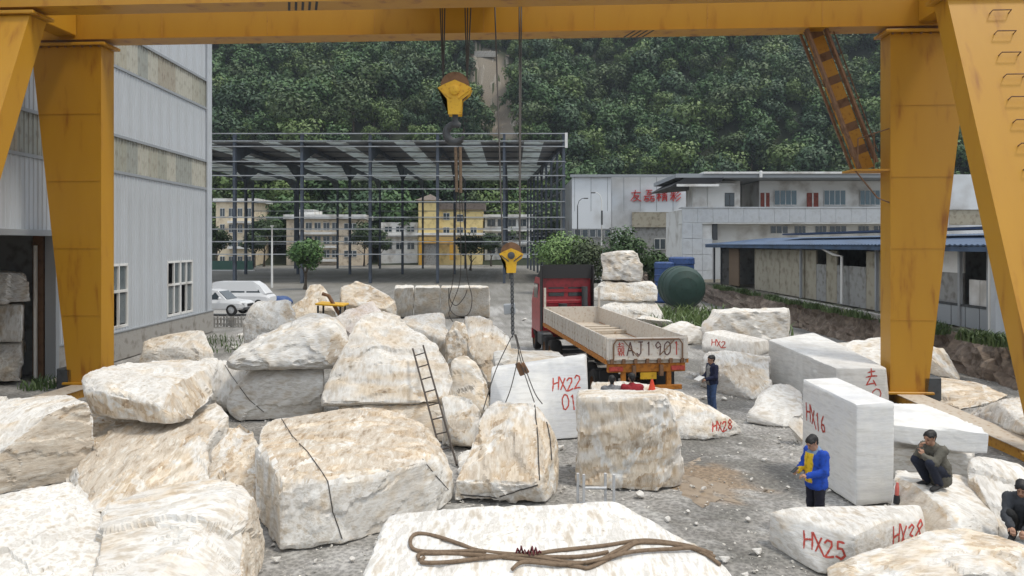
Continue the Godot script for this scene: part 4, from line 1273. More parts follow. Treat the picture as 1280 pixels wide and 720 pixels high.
# ---------------------------------------------------------------- the open steel frame
func make_steel_frame() -> void:
	var t := thing("steel_frame_hall", "unfinished grey steel frame hall with striped open roof", "steel frame", Vector3(-20, 0, -95))
	var o := t.position
	var xs := [-52.6, -44.0, -35.4, -26.8, -18.1, -9.5, -1.0, 6.6]
	var side := func(d: float) -> float: return 6.6 - 3.4 * (d - 95.0) / 56.0
	for row in 3:
		var d := 95.0 + row * 28.0
		for k in xs.size():
			var x: float = xs[k] if k < 7 else side.call(d)
			if row > 0 and k == 7:
				continue
			var h := 19.0 if row == 0 else 17.5
			var g := Geo.new()
			# an I section: two flanges and a web
			for s in [-1, 1]:
				g.box(Vector3(x, h / 2, -d + s * 0.26) - o, Vector3(0.34, h, 0.05))
			g.box(Vector3(x, h / 2, -d) - o, Vector3(0.06, h, 0.48))
			part("column", g, M["frame_steel"], t)
	for k in range(1, 9):
		var d := 95.0 + k * 7.0
		var x: float = side.call(d)
		one_box("side_column", Vector3(x, 8.8, -d) - o, Vector3(0.34, 17.6, 0.4), M["frame_steel"], t)
	# rafters along the depth with haunches
	for k in xs.size():
		var x: float = xs[k]
		var g := Geo.new()
		var xe: float = x if k < 7 else side.call(151.0)
		g.beam(Vector3(x, 17.6, -95) - o, Vector3(xe, 17.6, -151) - o, 0.3, 0.55)
		for row in 3:
			var d := 95.0 + row * 28.0
			var xx := lerpf(x, xe, row / 2.0)
			for s in [-1.0, 1.0]:
				if (row == 0 and s < 0) or (row == 2 and s > 0):
					continue
				var a := Vector3(xx - 0.12, 17.4, -d) - o
				var b := Vector3(xx - 0.12, 17.4, -d - s * 6.0) - o
				var c := Vector3(xx - 0.12, 15.4, -d) - o
				var w := Vector3(0.24, 0, 0)
				g.loft([a, b, c], [a + w, b + w, c + w])
		part("rafter", g, M["frame_steel"], t)
	# girts of the front and the right side
	for y in [19.05, 18.1, 17.4, 15.5, 13.7, 12.0, 10.4, 8.4, 6.9, 5.3, 3.7]:
		one_box("girt", Vector3(-23.0, y, -94.6) - o, Vector3(59.4, 0.13, 0.12), M["girt"], t)
		if y < 18.0:
			var g := Geo.new()
			g.beam(Vector3(6.85, y, -95) - o, Vector3(3.45, y, -151) - o, 0.12, 0.17)
			part("girt", g, M["girt"], t)
			if y > 5.0 and y < 14.0:
				one_box("girt", Vector3(-23.0, y - 0.3, -151.3) - o, Vector3(59.4, 0.16, 0.12), M["girt"], t)
	one_box("front_post", Vector3(6.9, 18.2, -94.7) - o, Vector3(0.35, 1.9, 0.3), M["white_paint"], t)
	# roof sheets: dark steel with one light strip in each bay over the near half, pale sheet over the far half
	for k in range(0, 7):
		var a: float = xs[k]
		var b: float = xs[k + 1]
		var m := (a + b) / 2
		one_box("roof_sheet", Vector3((a + m - 1.25) / 2, 18.0, -109) - o, Vector3(m - 1.25 - a, 0.05, 28), M["sheet_dark"], t)
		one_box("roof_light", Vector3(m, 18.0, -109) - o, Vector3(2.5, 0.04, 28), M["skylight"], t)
		one_box("roof_sheet", Vector3((b + m + 1.25) / 2, 18.0, -109) - o, Vector3(b - m - 1.25, 0.05, 28), M["sheet_dark"], t)
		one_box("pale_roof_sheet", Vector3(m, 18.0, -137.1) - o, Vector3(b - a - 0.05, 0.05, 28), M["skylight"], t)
	for k in 8:
		var d := 97.0 + k * 7.2
		one_box("purlin", Vector3(-23, 17.88, -d) - o, Vector3(59, 0.14, 0.1), M["frame_steel"], t)


# ---------------------------------------------------------------- houses beyond the frame, the white works on the right
func make_far_buildings() -> void:
	# cream flats
	var t := thing("apartment_house", "cream plastered flats with a white cornice behind the steel frame", "house", P(295, 345, 172) * Vector3(1, 0, 1))
	pxbox("wall", 270, 252, 318, 352, 172, 10, M["cream"], t)
	pxbox("roof", 266, 248, 322, 252.5, 171.5, 11, M["white_paint"], t)
	for k in 4:
		for j in 4:
			px_window(275 + k * 11, 260 + j * 20, 281 + k * 11, 271 + j * 20, 171.9, t, M["white_paint"], M["glass"])
	for k in 2:
		pxbox("balcony", 284, 276 + k * 32, 312, 279 + k * 32, 170.8, 1.2, M["white_paint"], t)
	# brick house with balconies
	t = thing("balcony_house", "tan brick house with white balconies behind the yard tree", "house", P(405, 345, 175) * Vector3(1, 0, 1))
	pxbox("wall", 358, 273, 453, 350, 175, 10, M["brick"], t)
	pxbox("roof", 354, 268, 456, 274, 174, 12, M["white_paint"], t)
	pxbox("stair_tower", 372, 262, 392, 268, 175, 8, M["white_paint"], t)
	for j in 3:
		pxbox("balcony", 368, 290 + j * 17, 420, 293 + j * 17, 173.6, 1.4, M["white_paint"], t)
		for k in 5:
			px_window(371 + k * 11, 278 + j * 17, 379 + k * 11, 288 + j * 17, 174.9, t, M["white_paint"], M["glass"])
		px_window(430, 279 + j * 17, 446, 287 + j * 17, 174.9, t, M["white_paint"], M["glass"], 3)
	# ochre house
	t = thing("yellow_house", "yellow house with a stair tower and orange gate posts", "house", P(560, 340, 178) * Vector3(1, 0, 1))
	pxbox("tower", 523, 250, 548, 336, 178, 8, M["yellow_wall"], t)
	pxbox("wall", 548.2, 262, 603, 336, 179, 9, M["yellow_wall"], t)
	var g := Geo.new()
	var o := t.position
	var a := P(519, 250, 177.5) - o
	var b := P(552, 250, 177.5) - o
	var back := Vector3(0, 0, -9)
	var ap := (a + b) / 2 + Vector3(0, 1.7, -4.5)
	for q in [[a, b], [b, b + back], [b + back, a + back], [a + back, a]]:
		g.face([q[0], q[1], ap], (a + b) / 2 + Vector3(0, -1, -4.5))
	part("tower_roof", g, M["roof_brown"], t)
	pxbox("roof", 548.2, 254, 606, 262, 178.4, 10, M["roof_brown"], t)
	for q in [[554, 266], [554, 284], [571, 284], [588, 284], [571, 268]]:
		px_window(q[0], q[1], q[0] + 8, q[1] + 9, 178.9, t, M["white_paint"], M["glass"])
	pxbox("cornice", 518, 291, 607, 294, 177.4, 1.0, M["white_paint"], t)
	for q in [[524, 300, 529, 333], [562, 300, 568, 325]]:
		pxbox("gate_post", q[0], q[1], q[2], q[3], 177, 0.9, M["yellow_trim"], t)
	pxbox("lintel", 529.2, 300, 561.8, 304, 177.2, 0.6, M["yellow_trim"], t)
	pxbox("garage_door", 530, 305, 548, 336, 177.8, 0.15, M["grey_panel"], t)
	pxbox("wing", 476, 278, 522, 338, 181, 6, M["white_paint"], t)
	for k in 3:
		px_window(481 + k * 14, 283, 490 + k * 14, 290, 180.9, t, M["white_paint"], M["glass"])
		px_window(481 + k * 14, 303, 490 + k * 14, 312, 180.9, t, M["white_paint"], M["glass"])
	pxbox("wing_cornice", 474, 293, 522, 296, 180, 1.0, M["white_paint"], t)
	# long white house right of it
	t = thing("white_terrace_house", "low white terrace house seen through the frame's right bays", "house", P(630, 340, 183) * Vector3(1, 0, 1))
	pxbox("wall", 606, 270, 664, 338, 183, 8, M["white_paint"], t)
	for j in 3:
		pxbox("floor_band", 604, 268 + j * 17, 666, 272 + j * 17, 181.6, 1.4, M["white_paint"], t)
		for k in 4:
			px_window(609 + k * 13, 274 + j * 17, 619 + k * 13, 283 + j * 17, 182.9, t, M["grey_panel"], M["glass"])
	# green hoarding and low yard wall far left
	t = thing("hoarding", "low green hoarding with a white rail beside the cream flats", "hoarding", P(290, 350, 140) * Vector3(1, 0, 1))
	pxbox("board", 264, 326, 316, 337, 140, 0.1, mat(Color(0.06, 0.14, 0.11), 0.7), t)
	pxbox("rail", 262, 337.5, 318, 340, 139.8, 0.3, M["white_paint"], t)
	# the white works
	t = thing("white_works", "large white clad works hall with red letters on its front", "factory", Vector3(18, 0, -95))
	pxbox("wall", 715, 220, 764, 286, 95, 0.4, M["white_clad"], t)
	pxbox("wall", 764.4, 220, 858, 265, 95.6, 0.4, M["white_clad"], t)
	pxbox("wall", 764.4, 265, 790, 345, 95.6, 0.4, M["white_clad"], t)
	for k in 7:
		pxbox("wall_seam", 718 + k * 20.5, 221, 718.6 + k * 20.5, 264, 94.98 if k < 3 else 95.58, 0.05, M["girt"], t)
	pxbox("roof_edge", 713, 218, 860, 221, 94.6, 0.6, M["trim"], t)
	pxbox("tan_band", 790.2, 265.2, 856, 284, 95.4, 0.5, M["tan_panel"], t)
	pxbox("lower_wall", 790.2, 284.2, 858, 350, 95.7, 0.4, M["grey_panel"], t)
	pxbox("lower_wall", 715, 297, 764, 350, 95.3, 0.4, M["grey_panel"], t)
	for k in 5:
		px_window(718 + k * 9.4, 286.4, 726 + k * 9.4, 296.6, 95.1, t, M["white_paint"], M["glass"], 1)
	px_window(818, 298, 832, 312, 95.6, t, M["white_paint"], M["glass"])
	pxbox("body", 716, 222, 858, 350, 96.4, 25, M["white_clad"], t)
	var gl := Geo.new()
	var txt := "友磊精彩"
	var cxs := [788.5, 805.0, 821.0, 838.0]
	for ci in 4:
		for stroke in GLYPH[txt[ci]]:
			for s in stroke.size() - 1:
				var p0 := P(cxs[ci] + stroke[s][0] * 13.0, 251.5 - stroke[s][1] * 14.0, 95.4) - t.position
				var p1 := P(cxs[ci] + stroke[s + 1][0] * 13.0, 251.5 - stroke[s + 1][1] * 14.0, 95.4) - t.position
				gl.beam(p0, p1, 0.1, 0.19, Vector3.BACK)
		part("sign_letter", gl, M["sign_red"], t)
		gl = Geo.new()
	# second white hall far right
	t = thing("white_hall", "white clad hall with a tan band behind the blue roofed shed", "factory", Vector3(55, 0, -88))
	pxbox("wall", 1150, 218, 1300, 262, 88, 12, M["white_clad"], t)
	pxbox("tan_band", 1187, 262.3, 1300, 281, 88.1, 11.8, M["tan_panel"], t)
	pxbox("wall", 1150, 262.3, 1186.6, 345, 88, 11.9, M["white_clad"], t)
	pxbox("lower_wall", 1187, 281.3, 1300, 345, 88.1, 11.8, M["white_clad"], t)
	pxbox("downpipe", 1179, 222, 1181, 300, 87.7, 0.2, M["dark_steel"], t)
	# street lamps before the white works
	var lx := [[722, 257, "dark curved arm street lamp before the white works"], [752, 250, "white street lamp with a notice on its post before the white works"]]
	for k in 2:
		var q: Array = lx[k]
		var base := P(q[0], 345, 84) * Vector3(1, 0, 1)
		t = thing("street_lamp", q[2], "street lamp", base, 0.0, "street lamps before the white works")
		var h := P(q[0], q[1], 84).y
		var m: Material = M["dark_steel"] if k == 0 else M["white_paint"]
		one_tube("post", [Vector3.ZERO, Vector3(0, h, 0)], [0.09, 0.06], m, t, 8)
		var s := 1.0 if k == 0 else -1.0
		one_tube("arm", [Vector3(0, h, 0), Vector3(0.15 * s, h + 0.5, 0), Vector3(0.5 * s, h + 0.8, 0), Vector3(0.8 * s, h + 0.85, 0)], 0.04, m, t, 6)
		one_box("lamp_head", Vector3(0.95 * s, h + 0.82, 0), Vector3(0.5, 0.12, 0.24), M["dark_steel"], t, Basis(), 0.03)
		if k == 1:
			one_box("notice", Vector3(0.02, h - 2.0, 0.1), Vector3(0.2, 1.6, 0.04), M["dark_steel"], t)
	# plain pole by the yard tree
	t = thing("pole", "thin pale pole standing by the yard tree", "pole", P(340, 358, 85) * Vector3(1, 0, 1))
	one_tube("post", [Vector3.ZERO, Vector3(0, P(340, 283, 85).y, 0)], [0.13, 0.08], M["white_paint"], t, 8)
	one_box("cap", Vector3(0, P(340, 283, 85).y + 0.05, 0), Vector3(0.3, 0.1, 0.3), M["white_paint"], t)


# ---------------------------------------------------------------- the two-storey office
func make_office() -> void:
	var t := thing("office_building", "two storey white stone clad office with red doors and a long balcony", "office", Vector3(26, 0, -75))
	# upper storey: back wall 1.6 m behind the balcony front
	pxbox("upper_wall", 880, 226, 925.3, 262, 76.6, 8, M["white_paint"], t)
	pxbox("upper_wall", 949.2, 226, 1180, 262, 76.6, 8, M["white_paint"], t)
	pxbox("stairwell_back", 925.4, 226, 949.1, 262, 82.5, 0.3, M["white_paint"], t)
	pxbox("upper_end_room", 866, 229, 925, 260, 75.02, 1.55, M["white_paint"], t)
	pxbox("end_room_pillar", 885, 229, 892, 260, 74.9, 0.1, M["white_paint"], t)
	px_window(906, 241, 918, 258, 75.0, t, M["dark_steel"], M["glass"])
	# balcony front and ground floor
	for k in 17:
		pxbox("cladding_panel", 853 + k * 19.2, 260.2, 872 + k * 19.2, 278, 75, 0.25, M["stone_clad"], t, 0.01)
	pxbox("balcony_slab", 853, 258.5, 1180, 260.2, 74.9, 1.7, M["stone_clad"], t)
	for j in 4:
		for k in 3:
			if j == 0 and k == 2:
				continue
			pxbox("cladding_panel", 853 + k * 12.6, 278.4 + j * 20, 865.4 + k * 12.6, 298 + j * 20, 75, 0.25, M["stone_clad"], t, 0.01)
	pxbox("ground_wall", 891, 280, 1180, 360, 77, 7, M["white_paint"], t)
	pxbox("end_wall", 853, 262, 890, 360, 75.4, 8, M["white_paint"], t)
	pxbox("balcony_soffit", 853, 278.2, 1180, 279.6, 75.02, 2.0, M["white_paint"], t)
	pxbox("porch_brace", 891, 279.8, 897, 300, 75.3, 0.3, M["dark_steel"], t)
	for q in [[951, 962], [1009, 1023]]:
		var dd := pxbox("door", q[0], 241, q[1], 259, 76.5, 0.1, M["door_red"], t)
		var mx: float = (q[0] + q[1]) / 2.0
		var gp := P(mx, 250, 76.45) - t.position
		one_box("door_gap", gp, Vector3(0.14, 1.45, 0.04), M["white_paint"], dd)
	for q in [[968, 996], [1030, 1057], [1075, 1100], [1118, 1145]]:
		px_window(q[0], 237, q[1], 257, 76.45, t, M["white_paint"], M["teal_glass"], 4)
	for q in [[963, 985], [993, 1007], [1019, 1033], [1037, 1058], [1073, 1086], [1092, 1110], [1125, 1150]]:
		px_window(q[0], 282, q[1], 292, 76.95, t, M["white_paint"], M["glass"], 3)
	# roof with deep eaves and a raked gable at the left end
	pxbox("eaves", 845, 217, 1185, 222, 73.4, 11.6, M["trim"], t)
	pxbox("roof_sheet", 880, 214.5, 1185, 217, 73.2, 12, M["white_paint"], t)
	var g := Geo.new()
	var o := t.position
	var a := [P(838, 233, 73.4) - o, P(900, 228, 73.4) - o, P(905, 222.2, 73.4) - o, P(858, 221.5, 73.4) - o]
	var b := a.map(func(p): return p + Vector3(0, 0, -11.5))
	g.loft(a, b)
	part("gable_eave", g, M["black"], t)
	pxbox("gable_fascia", 846, 230, 899, 233, 73.2, 0.12, M["white_paint"], t)
	one_box("roof_lamp", P(951, 218, 73) - o, Vector3(0.25, 0.7, 0.3), M["white_paint"], t, Basis(), 0.05)


# ---------------------------------------------------------------- the earth bank with the blue roofed shed
func lane(x0: float, d: float) -> float:
	return x0 - 0.0194 * d


func make_bank_and_shed() -> void:
	var g := Geo.new()
	var rows := []
	var d := 14.0
	while d < 100.0:
		var row := []
		for k in 15:
			var q := k / 8.0
			var p: Vector3
			if k <= 8:
				p = Vector3(lane(17.75, d) + pow(q, 1.5) * 0.7, lerpf(-0.15, 1.5, q), -d)
			else:
				p = Vector3(lane(18.45, d) + pow(k - 8.0, 2.2) * 0.9, 1.5 + 0.02 * (k - 8), -d)
			var rough := 0.34 if k <= 8 else 0.1
			var nn := nz_mid.get_noise_3dv(p * 0.9) + nz_cell.get_noise_3dv(p * 1.3) * 0.9 + nz_fine.get_noise_3dv(p) * 0.35
			p += Vector3(-nn * rough, nn * (0.14 if k > 2 else 0.0), 0)
			row.append(p)
		rows.append(row)
		d += 0.3 if d < 55.0 else 1.5
	for a in rows.size() - 1:
		for b in 14:
			var p: Vector3 = rows[a][b]
			var t := nz_fine.get_noise_3dv(p * 0.8) + nz_mid.get_noise_3dv(p)
			g.col = Color(0.21, 0.16, 0.125).lerp(Color(0.34, 0.27, 0.215), clampf(0.4 + t, 0, 1)) if b < 8 else Color(0.2, 0.185, 0.15)
			if b == 7 or b == 8:
				g.col = g.col.lerp(Color(0.07, 0.085, 0.035), clampf(0.3 + t, 0, 1))
			g.face([rows[a][b], rows[a + 1][b], rows[a + 1][b + 1], rows[a][b + 1]], p + Vector3(2, -2, 0))
	struct("earth_bank", g, M["soil"])
	# kerb stones along the bank's brow
	var kt := thing("kerb", "broken line of pale kerb stones on the brow of the earth bank", "kerb", Vector3(lane(18.5, 40), 1.5, -40))
	for k in 9:
		var dd := 35.5 + k * 1.5
		one_box("kerb_stone", Vector3(lane(18.3, dd), 1.52, -dd) - kt.position, Vector3(0.28, 0.26, 1.4), M["concrete"], kt, Basis(Vector3.UP, 0.03 * sin(k * 2.3)), 0.03)
	# shed
	var X := 20.0
	var t := thing("blue_roofed_shed", "long shed with blue sheet roof and patched panel front on the bank", "shed", Vector3(lane(X, 45), 1.5, -45))
	var o := t.position
	var at := func(x: float) -> float: return X * F / (x - 622.0)
	var wall := func(called: String, x0: float, x1: float, ya: float, yb: float, m: Material, proud: float):
		var da: float = at.call(x1)
		var db: float = at.call(x0)
		var gg := Geo.new()
		gg.beam(Vector3(lane(X - proud, da), (ya + yb) / 2, -da) - o, Vector3(lane(X - proud, db), (ya + yb) / 2, -db) - o, 0.1, yb - ya)
		part(called, gg, m, t)
	var base := 1.5
	wall.call("wall_panel", 912, 924, base, 4.6, M["brown_wood"], 0.0)
	for k in 4:
		wall.call("wall_panel", 945 + k * 15.6, 960.3 + k * 15.6, base, 4.6, M["tan_panel"], 0.05)
	for q in [[1007.5, 1021], [1034, 1047], [1084, 1102]]:
		wall.call("wall_panel", q[0], q[1], base, 4.6, M["tan_panel"], 0.0)
	for q in [[1021.5, 1033.5], [1047.5, 1062], [1062.5, 1083.5], [1103, 1125], [1126, 1148], [1172, 1205]]:
		wall.call("wall_panel", q[0], q[1], base, 3.75, M["grey_panel"], 0.0)
	for q in [[1149, 1171], [1213, 1226], [1227, 1241]]:
		wall.call("wall_panel", q[0], q[1], base, 3.5, M["white_paint"], 0.0)
	wall.call("wall_panel", 1172, 1206, 3.75, 4.7, M["white_paint"], 0.02)
	for k in 5:
		wall.call("low_sheet", 1162 + k * 18, 1179 + k * 18, base, 2.35, M["trim"], 0.25)
	wall.call("sill_beam", 1150, 1252, 2.36, 2.46, M["dark_steel"], 0.27)
	for x in [897, 906, 1007, 1103, 1157, 1209, 1246]:
		var dd: float = at.call(x)
		one_box("post", Vector3(lane(X - 0.3, dd), 3.1, -dd) - o, Vector3(0.14, 3.2, 0.14), M["dark_steel"] if x < 1000 else M["girt"], t)
	# dim inside, floor and back wall
	var gb := Geo.new()
	gb.beam(Vector3(lane(X + 4.5, 28.5), 3.4, -28.5) - o, Vector3(lane(X + 4.5, 66), 3.4, -66) - o, 0.1, 4.0)
	part("back_wall", gb, M["grey_panel"], t)
	one_box("end_wall", Vector3(lane(X + 2.2, 28.4), 3.2, -28.4) - o, Vector3(4.6, 3.5, 0.1), M["grey_panel"], t)
	one_box("far_end_wall", Vector3(lane(X + 2.2, 66), 3.2, -66) - o, Vector3(4.6, 3.5, 0.1), M["grey_panel"], t)
	# roof sheets, ribbed, one by one
	var eave := 4.95
	var ridge := 5.5
	for k in 14:
		var d0 := 28.0 + k * 2.9
		var d1 := d0 + 2.86
		var gg := Geo.new()
		var n := 8
		for q in n:
			var e0 := lerpf(d0, d1, float(q) / n)
			var e1 := lerpf(d0, d1, (q + 1.0) / n)
			var em := (e0 + e1) / 2
			for pr in [[e0, em, 0.0, 0.05], [em, e1, 0.05, 0.0]]:
				var a := Vector3(lane(X - 0.9, pr[0]), eave + pr[2], -pr[0]) - o
				var b := Vector3(lane(X - 0.9, pr[1]), eave + pr[3], -pr[1]) - o
				var c := Vector3(lane(X + 4.8, pr[1]), ridge + pr[3], -pr[1]) - o
				var e := Vector3(lane(X + 4.8, pr[0]), ridge + pr[2], -pr[0]) - o
				gg.face([a, b, c, e], (a + c) / 2 + Vector3(0, -2, 0))
				var dn := Vector3(0, -0.06, 0)
				gg.face([a + dn, b + dn, c + dn, e + dn], (a + c) / 2 + Vector3(0, 2, 0))
				gg.face([a, b, b + dn, a + dn], (a + c) / 2)
		part("roof_sheet", gg, M["blue_roof"], t)
	var ge := Geo.new()
	ge.beam(Vector3(lane(X - 0.85, 28), eave - 0.16, -28) - o, Vector3(lane(X - 0.85, 68.5), eave - 0.16, -68.5) - o, 0.06, 0.2)
	part("eave_beam", ge, M["blue_roof"], t)
	var gu := Geo.new()
	gu.beam(Vector3(lane(X + 3.0, 28), ridge + 0.25, -28) - o, Vector3(lane(X + 3.0, 58), ridge + 0.25, -58) - o, 1.6, 0.12)
	part("upper_roof", gu, mat(Color(0.03, 0.055, 0.12), 0.5), t)
	# white drain pipe
	var dp: float = at.call(1060)
	one_tube("drain_pipe", [Vector3(lane(X - 0.8, dp + 1.6), 4.75, -dp - 1.6) - o, Vector3(lane(X - 0.6, dp + 0.6), 4.4, -dp - 0.6) - o, Vector3(lane(X - 0.35, dp), 4.3, -dp) - o, Vector3(lane(X - 0.35, dp), 1.6, -dp) - o], 0.08, M["white_paint"], t, 8)
	var dp2: float = at.call(1254)
	one_tube("white_pole", [Vector3(lane(X - 0.5, dp2), 1.5, -dp2) - o, Vector3(lane(X - 0.5, dp2), 4.8, -dp2) - o], 0.09, M["white_paint"], t, 8)
	one_box("grey_end_post", Vector3(lane(X - 0.5, 28.9), 3.15, -28.9) - o, Vector3(0.5, 3.3, 0.3), M["cladding"], t)


# ---------------------------------------------------------------- the gantry crane
func make_gantry() -> void:
	var t := thing("gantry_crane", "big ochre yellow gantry crane with two box girders and tapering legs", "crane", Vector3(-0.925, 0, -24.25), deg_to_rad(-3.33))
	var Y: Material = M["yellow"]
	var top := 11.9
	var hx := 12.9
	# girders: far one over the upright legs, near one 3.4 m in front
	for q in [[-0.36, "far"], [3.05, "near"]]:
		var g := Geo.new()
		g.cbox(Vector3(0, top + 0.85, q[0]), Vector3(33.0, 1.7, 0.72), 0.02)
		g.box(Vector3(0, top - 0.012, q[0]), Vector3(33.0, 0.03, 0.84))
		var gi := part("girder", g, Y, t)
		for k in 9:
			one_box("seam", Vector3(-14.4 + k * 3.6, top + 0.84, q[0] + 0.362), Vector3(0.025, 1.62, 0.012), M["yellow_old"], gi)
		one_box("rail", Vector3(0, top + 1.76, q[0]), Vector3(33, 0.12, 0.08), M["dark_steel"], gi)
	for s in [-1.0, 1.0]:
		# far leg: upright, tapering on its outer edge
		var leg := Geo.new()
		var hi := [Vector3(s * hx, top - 0.25, 0), Vector3(s * (hx + 2.45), top - 0.25, 0), Vector3(s * (hx + 2.45), top - 0.25, -0.72), Vector3(s * hx, top - 0.25, -0.72)]
		var lo := [Vector3(s * hx, 0.34, 0), Vector3(s * (hx + 1.15), 0.34, 0), Vector3(s * (hx + 1.15), 0.34, -0.72), Vector3(s * hx, 0.34, -0.72)]
		leg.loft(hi, lo)
		var lp := part("leg", leg, Y, t)
		one_box("flange_plate", Vector3(s * (hx + 1.2), top - 0.18, -0.36), Vector3(2.75, 0.1, 0.95), Y, lp, Basis(), 0.015)
		one_box("flange_plate", Vector3(s * (hx + 0.56), 0.3, -0.36), Vector3(1.5, 0.08, 0.95), Y, lp, Basis(), 0.015)
		for q in 4:
			var f := (q + 1) / 5.0
			var ww := lerpf(1.15, 2.45, f)
			one_box("weld_seam", Vector3(s * (hx + ww / 2), lerpf(0.34, top - 0.25, f), 0.004), Vector3(ww - 0.06, 0.016, 0.012), Y, lp)
		for q in 9:
			var bz := Geo.new()
			bz.lathe(Vector3(s * (hx + 0.05 + q * 0.29), top - 0.24, 0.05), Vector3.DOWN, [[0.0, 0.05], [0.035, 0.05], [0.035, 0.0]], 6)
			part("bolt", bz, M["rust"], lp)
		# near leg: leans towards the yard's near end
		var k: float = 0.38
		var z0 := 2.7
		var hi2 := [Vector3(s * hx, top - 0.25, z0 + 0.7), Vector3(s * (hx + 2.45), top - 0.25, z0 + 0.7), Vector3(s * (hx + 2.45), top - 0.25, z0), Vector3(s * hx, top - 0.25, z0)]
		var dz := k * (top - 0.25 - 0.34)
		var lo2 := [Vector3(s * hx, 0.34, z0 + 0.7 + dz), Vector3(s * (hx + 1.15), 0.34, z0 + 0.7 + dz), Vector3(s * (hx + 1.15), 0.34, z0 + dz), Vector3(s * hx, 0.34, z0 + dz)]
		var leg2 := Geo.new()
		leg2.loft(hi2, lo2)
		var lp2 := part("leg", leg2, Y, t)
		one_box("flange_plate", Vector3(s * (hx + 1.2), top - 0.18, z0 + 0.35), Vector3(2.75, 0.1, 0.95), Y, lp2, Basis(), 0.015)
		one_box("flange_plate", Vector3(s * (hx + 0.56), 0.3, z0 + 0.35 + dz), Vector3(1.5, 0.08, 0.95), Y, lp2, Basis(), 0.015)
		# rungs on the near leg's front
		if s > 0:
			for r in 14:
				var y := top - 0.75 - r * 0.62
				var zz := z0 + 0.7 + k * (top - 0.25 - y)
				var xc := hx + 1.25 - r * 0.02
				var out := Vector3(0, k * 0.14, 0.14)
				one_tube("rung", [Vector3(xc - 0.24, y, zz), Vector3(xc - 0.24, y, zz) + out, Vector3(xc + 0.24, y, zz) + out, Vector3(xc + 0.24, y, zz)], 0.017, M["rust"], lp2, 5)
		# bottom beam on its wheels
		var bb := one_box("bottom_beam", Vector3(s * (hx + 0.56), 0.03, 3.2), Vector3(0.62, 0.44, 11.5), M["yellow_old"], t, Basis(), 0.015)
		one_box("top_plate", Vector3(s * (hx + 0.56), 0.262, 3.2), Vector3(0.8, 0.02, 11.5), M["bed_in"], bb)
		one_box("drive_box", Vector3(s * (hx + 1.3), 0.42, -0.3), Vector3(0.55, 0.75, 0.6), M["dark_steel"], t, Basis(), 0.03)
		one_box("buffer", Vector3(s * (hx + 0.56), 0.25, -2.75), Vector3(0.9, 0.35, 0.5), M["black"], t, Basis(), 0.03)
		# portal tie between the two legs under the girders
		one_box("end_tie", Vector3(s * (hx + 1.2), top + 0.6, 1.35), Vector3(0.7, 1.0, 2.66), Y, t, Basis(), 0.02)
	# trolley over the girders
	var tr := one_box("trolley", Vector3(-1.0, top + 2.2, 1.35), Vector3(3.4, 0.7, 3.6), M["yellow_old"], t, Basis(), 0.03)
	for s in [-1.0, 1.0]:
		var dr := Geo.new()
		dr.lathe(Vector3(-1.0 + s * 0.9 - 0.6, top + 1.85, 1.35), Vector3.RIGHT, [[0.0, 0.0], [0.32, 0.0], [0.32, 0.04], [0.26, 0.05], [0.26, 1.1], [0.32, 1.11], [0.32, 1.15], [0.0, 1.15]], 16)
		part("rope_drum", dr, M["dark_steel"], tr)
	# slanting stripes on the girder undersides
	for k in 5:
		one_box("stripe", Vector3(-5.35 + k * 0.2, top - 0.031, 3.05), Vector3(0.07, 0.004, 0.8), M["black"], t, Basis(Vector3.UP, 0.35))
	for k in 4:
		one_box("stripe", Vector3(4.75 + k * 0.2, top - 0.031, -0.36), Vector3(0.07, 0.004, 0.8), M["black"], t, Basis(Vector3.UP, 0.35))
	# inclined access ladder inside the right far leg
	var o := t.transform.affine_inverse()
	var a: Vector3 = o * P(1014, 34, 24.1)
	var b: Vector3 = o * P(1080, 208, 24.1)
	var st := Node3D.new()
	st.name = "access_stair"
	t.add_child(st)
	var along := (b - a).normalized()
	var wid := Vector3(0, 0, -1).cross(along).normalized() * 0.28
	for s in [-1.0, 1.0]:
		var g := Geo.new()
		g.beam(a + wid * s + Vector3(0, 0, 0.3), b + wid * s + Vector3(0, 0, 0.3), 0.07, 0.22, Vector3.BACK)
		g.beam(a + wid * s - Vector3(0, 0, 0.3), b + wid * s - Vector3(0, 0, 0.3), 0.07, 0.1, Vector3.BACK)
		part("stringer", g, M["rust"], st)
	for k in 18:
		var p := a.lerp(b, (k + 0.5) / 18)
		var g := Geo.new()
		g.beam(p - wid, p + wid, 0.5, 0.045, Vector3.BACK)
		part("tread", g, M["yellow_old"] if k % 3 else M["rust"], st)
	for k in 6:
		var p := a.lerp(b, (k + 0.7) / 6.2) + wid * 1.2
		var q := p + Vector3(0.85, 0.55, 0)
		if k > 3:
			q = p + Vector3(0.7, 0.1, 0)
		one_tube("handrail_post", [p, q], 0.018, M["rust"], st, 5)
	one_tube("handrail", [a + wid * 1.2 + Vector3(0.85, 0.45, 0), b + wid * 1.2 + Vector3(0.75, 0.6, 0)], 0.02, M["rust"], st, 5)
	var pl: Vector3 = o * P(1086, 214, 24.0)
	one_box("landing", pl, Vector3(1.35, 0.06, 0.9), M["yellow_old"], st)
	one_tube("landing_rail", [pl + Vector3(-0.6, 0, 0.4), pl + Vector3(-0.6, 0.02, 0.4) + Vector3(0.7, -0.9, 0), pl + Vector3(0.62, -1.1, 0.4)], 0.025, M["rust"], st, 5)
	for k in 3:
		one_tube("landing_post", [pl + Vector3(-0.5 + 0.5 * k, 0, 0.4), pl + Vector3(-0.5 + 0.5 * k, 1.0 + 0.2 * k, 0.4)], 0.02, M["rust"], st, 5)
	one_tube("landing_rail", [pl + Vector3(-0.5, 1.0, 0.4), pl + Vector3(0.6, 1.35, 0.4)], 0.02, M["rust"], st, 5)
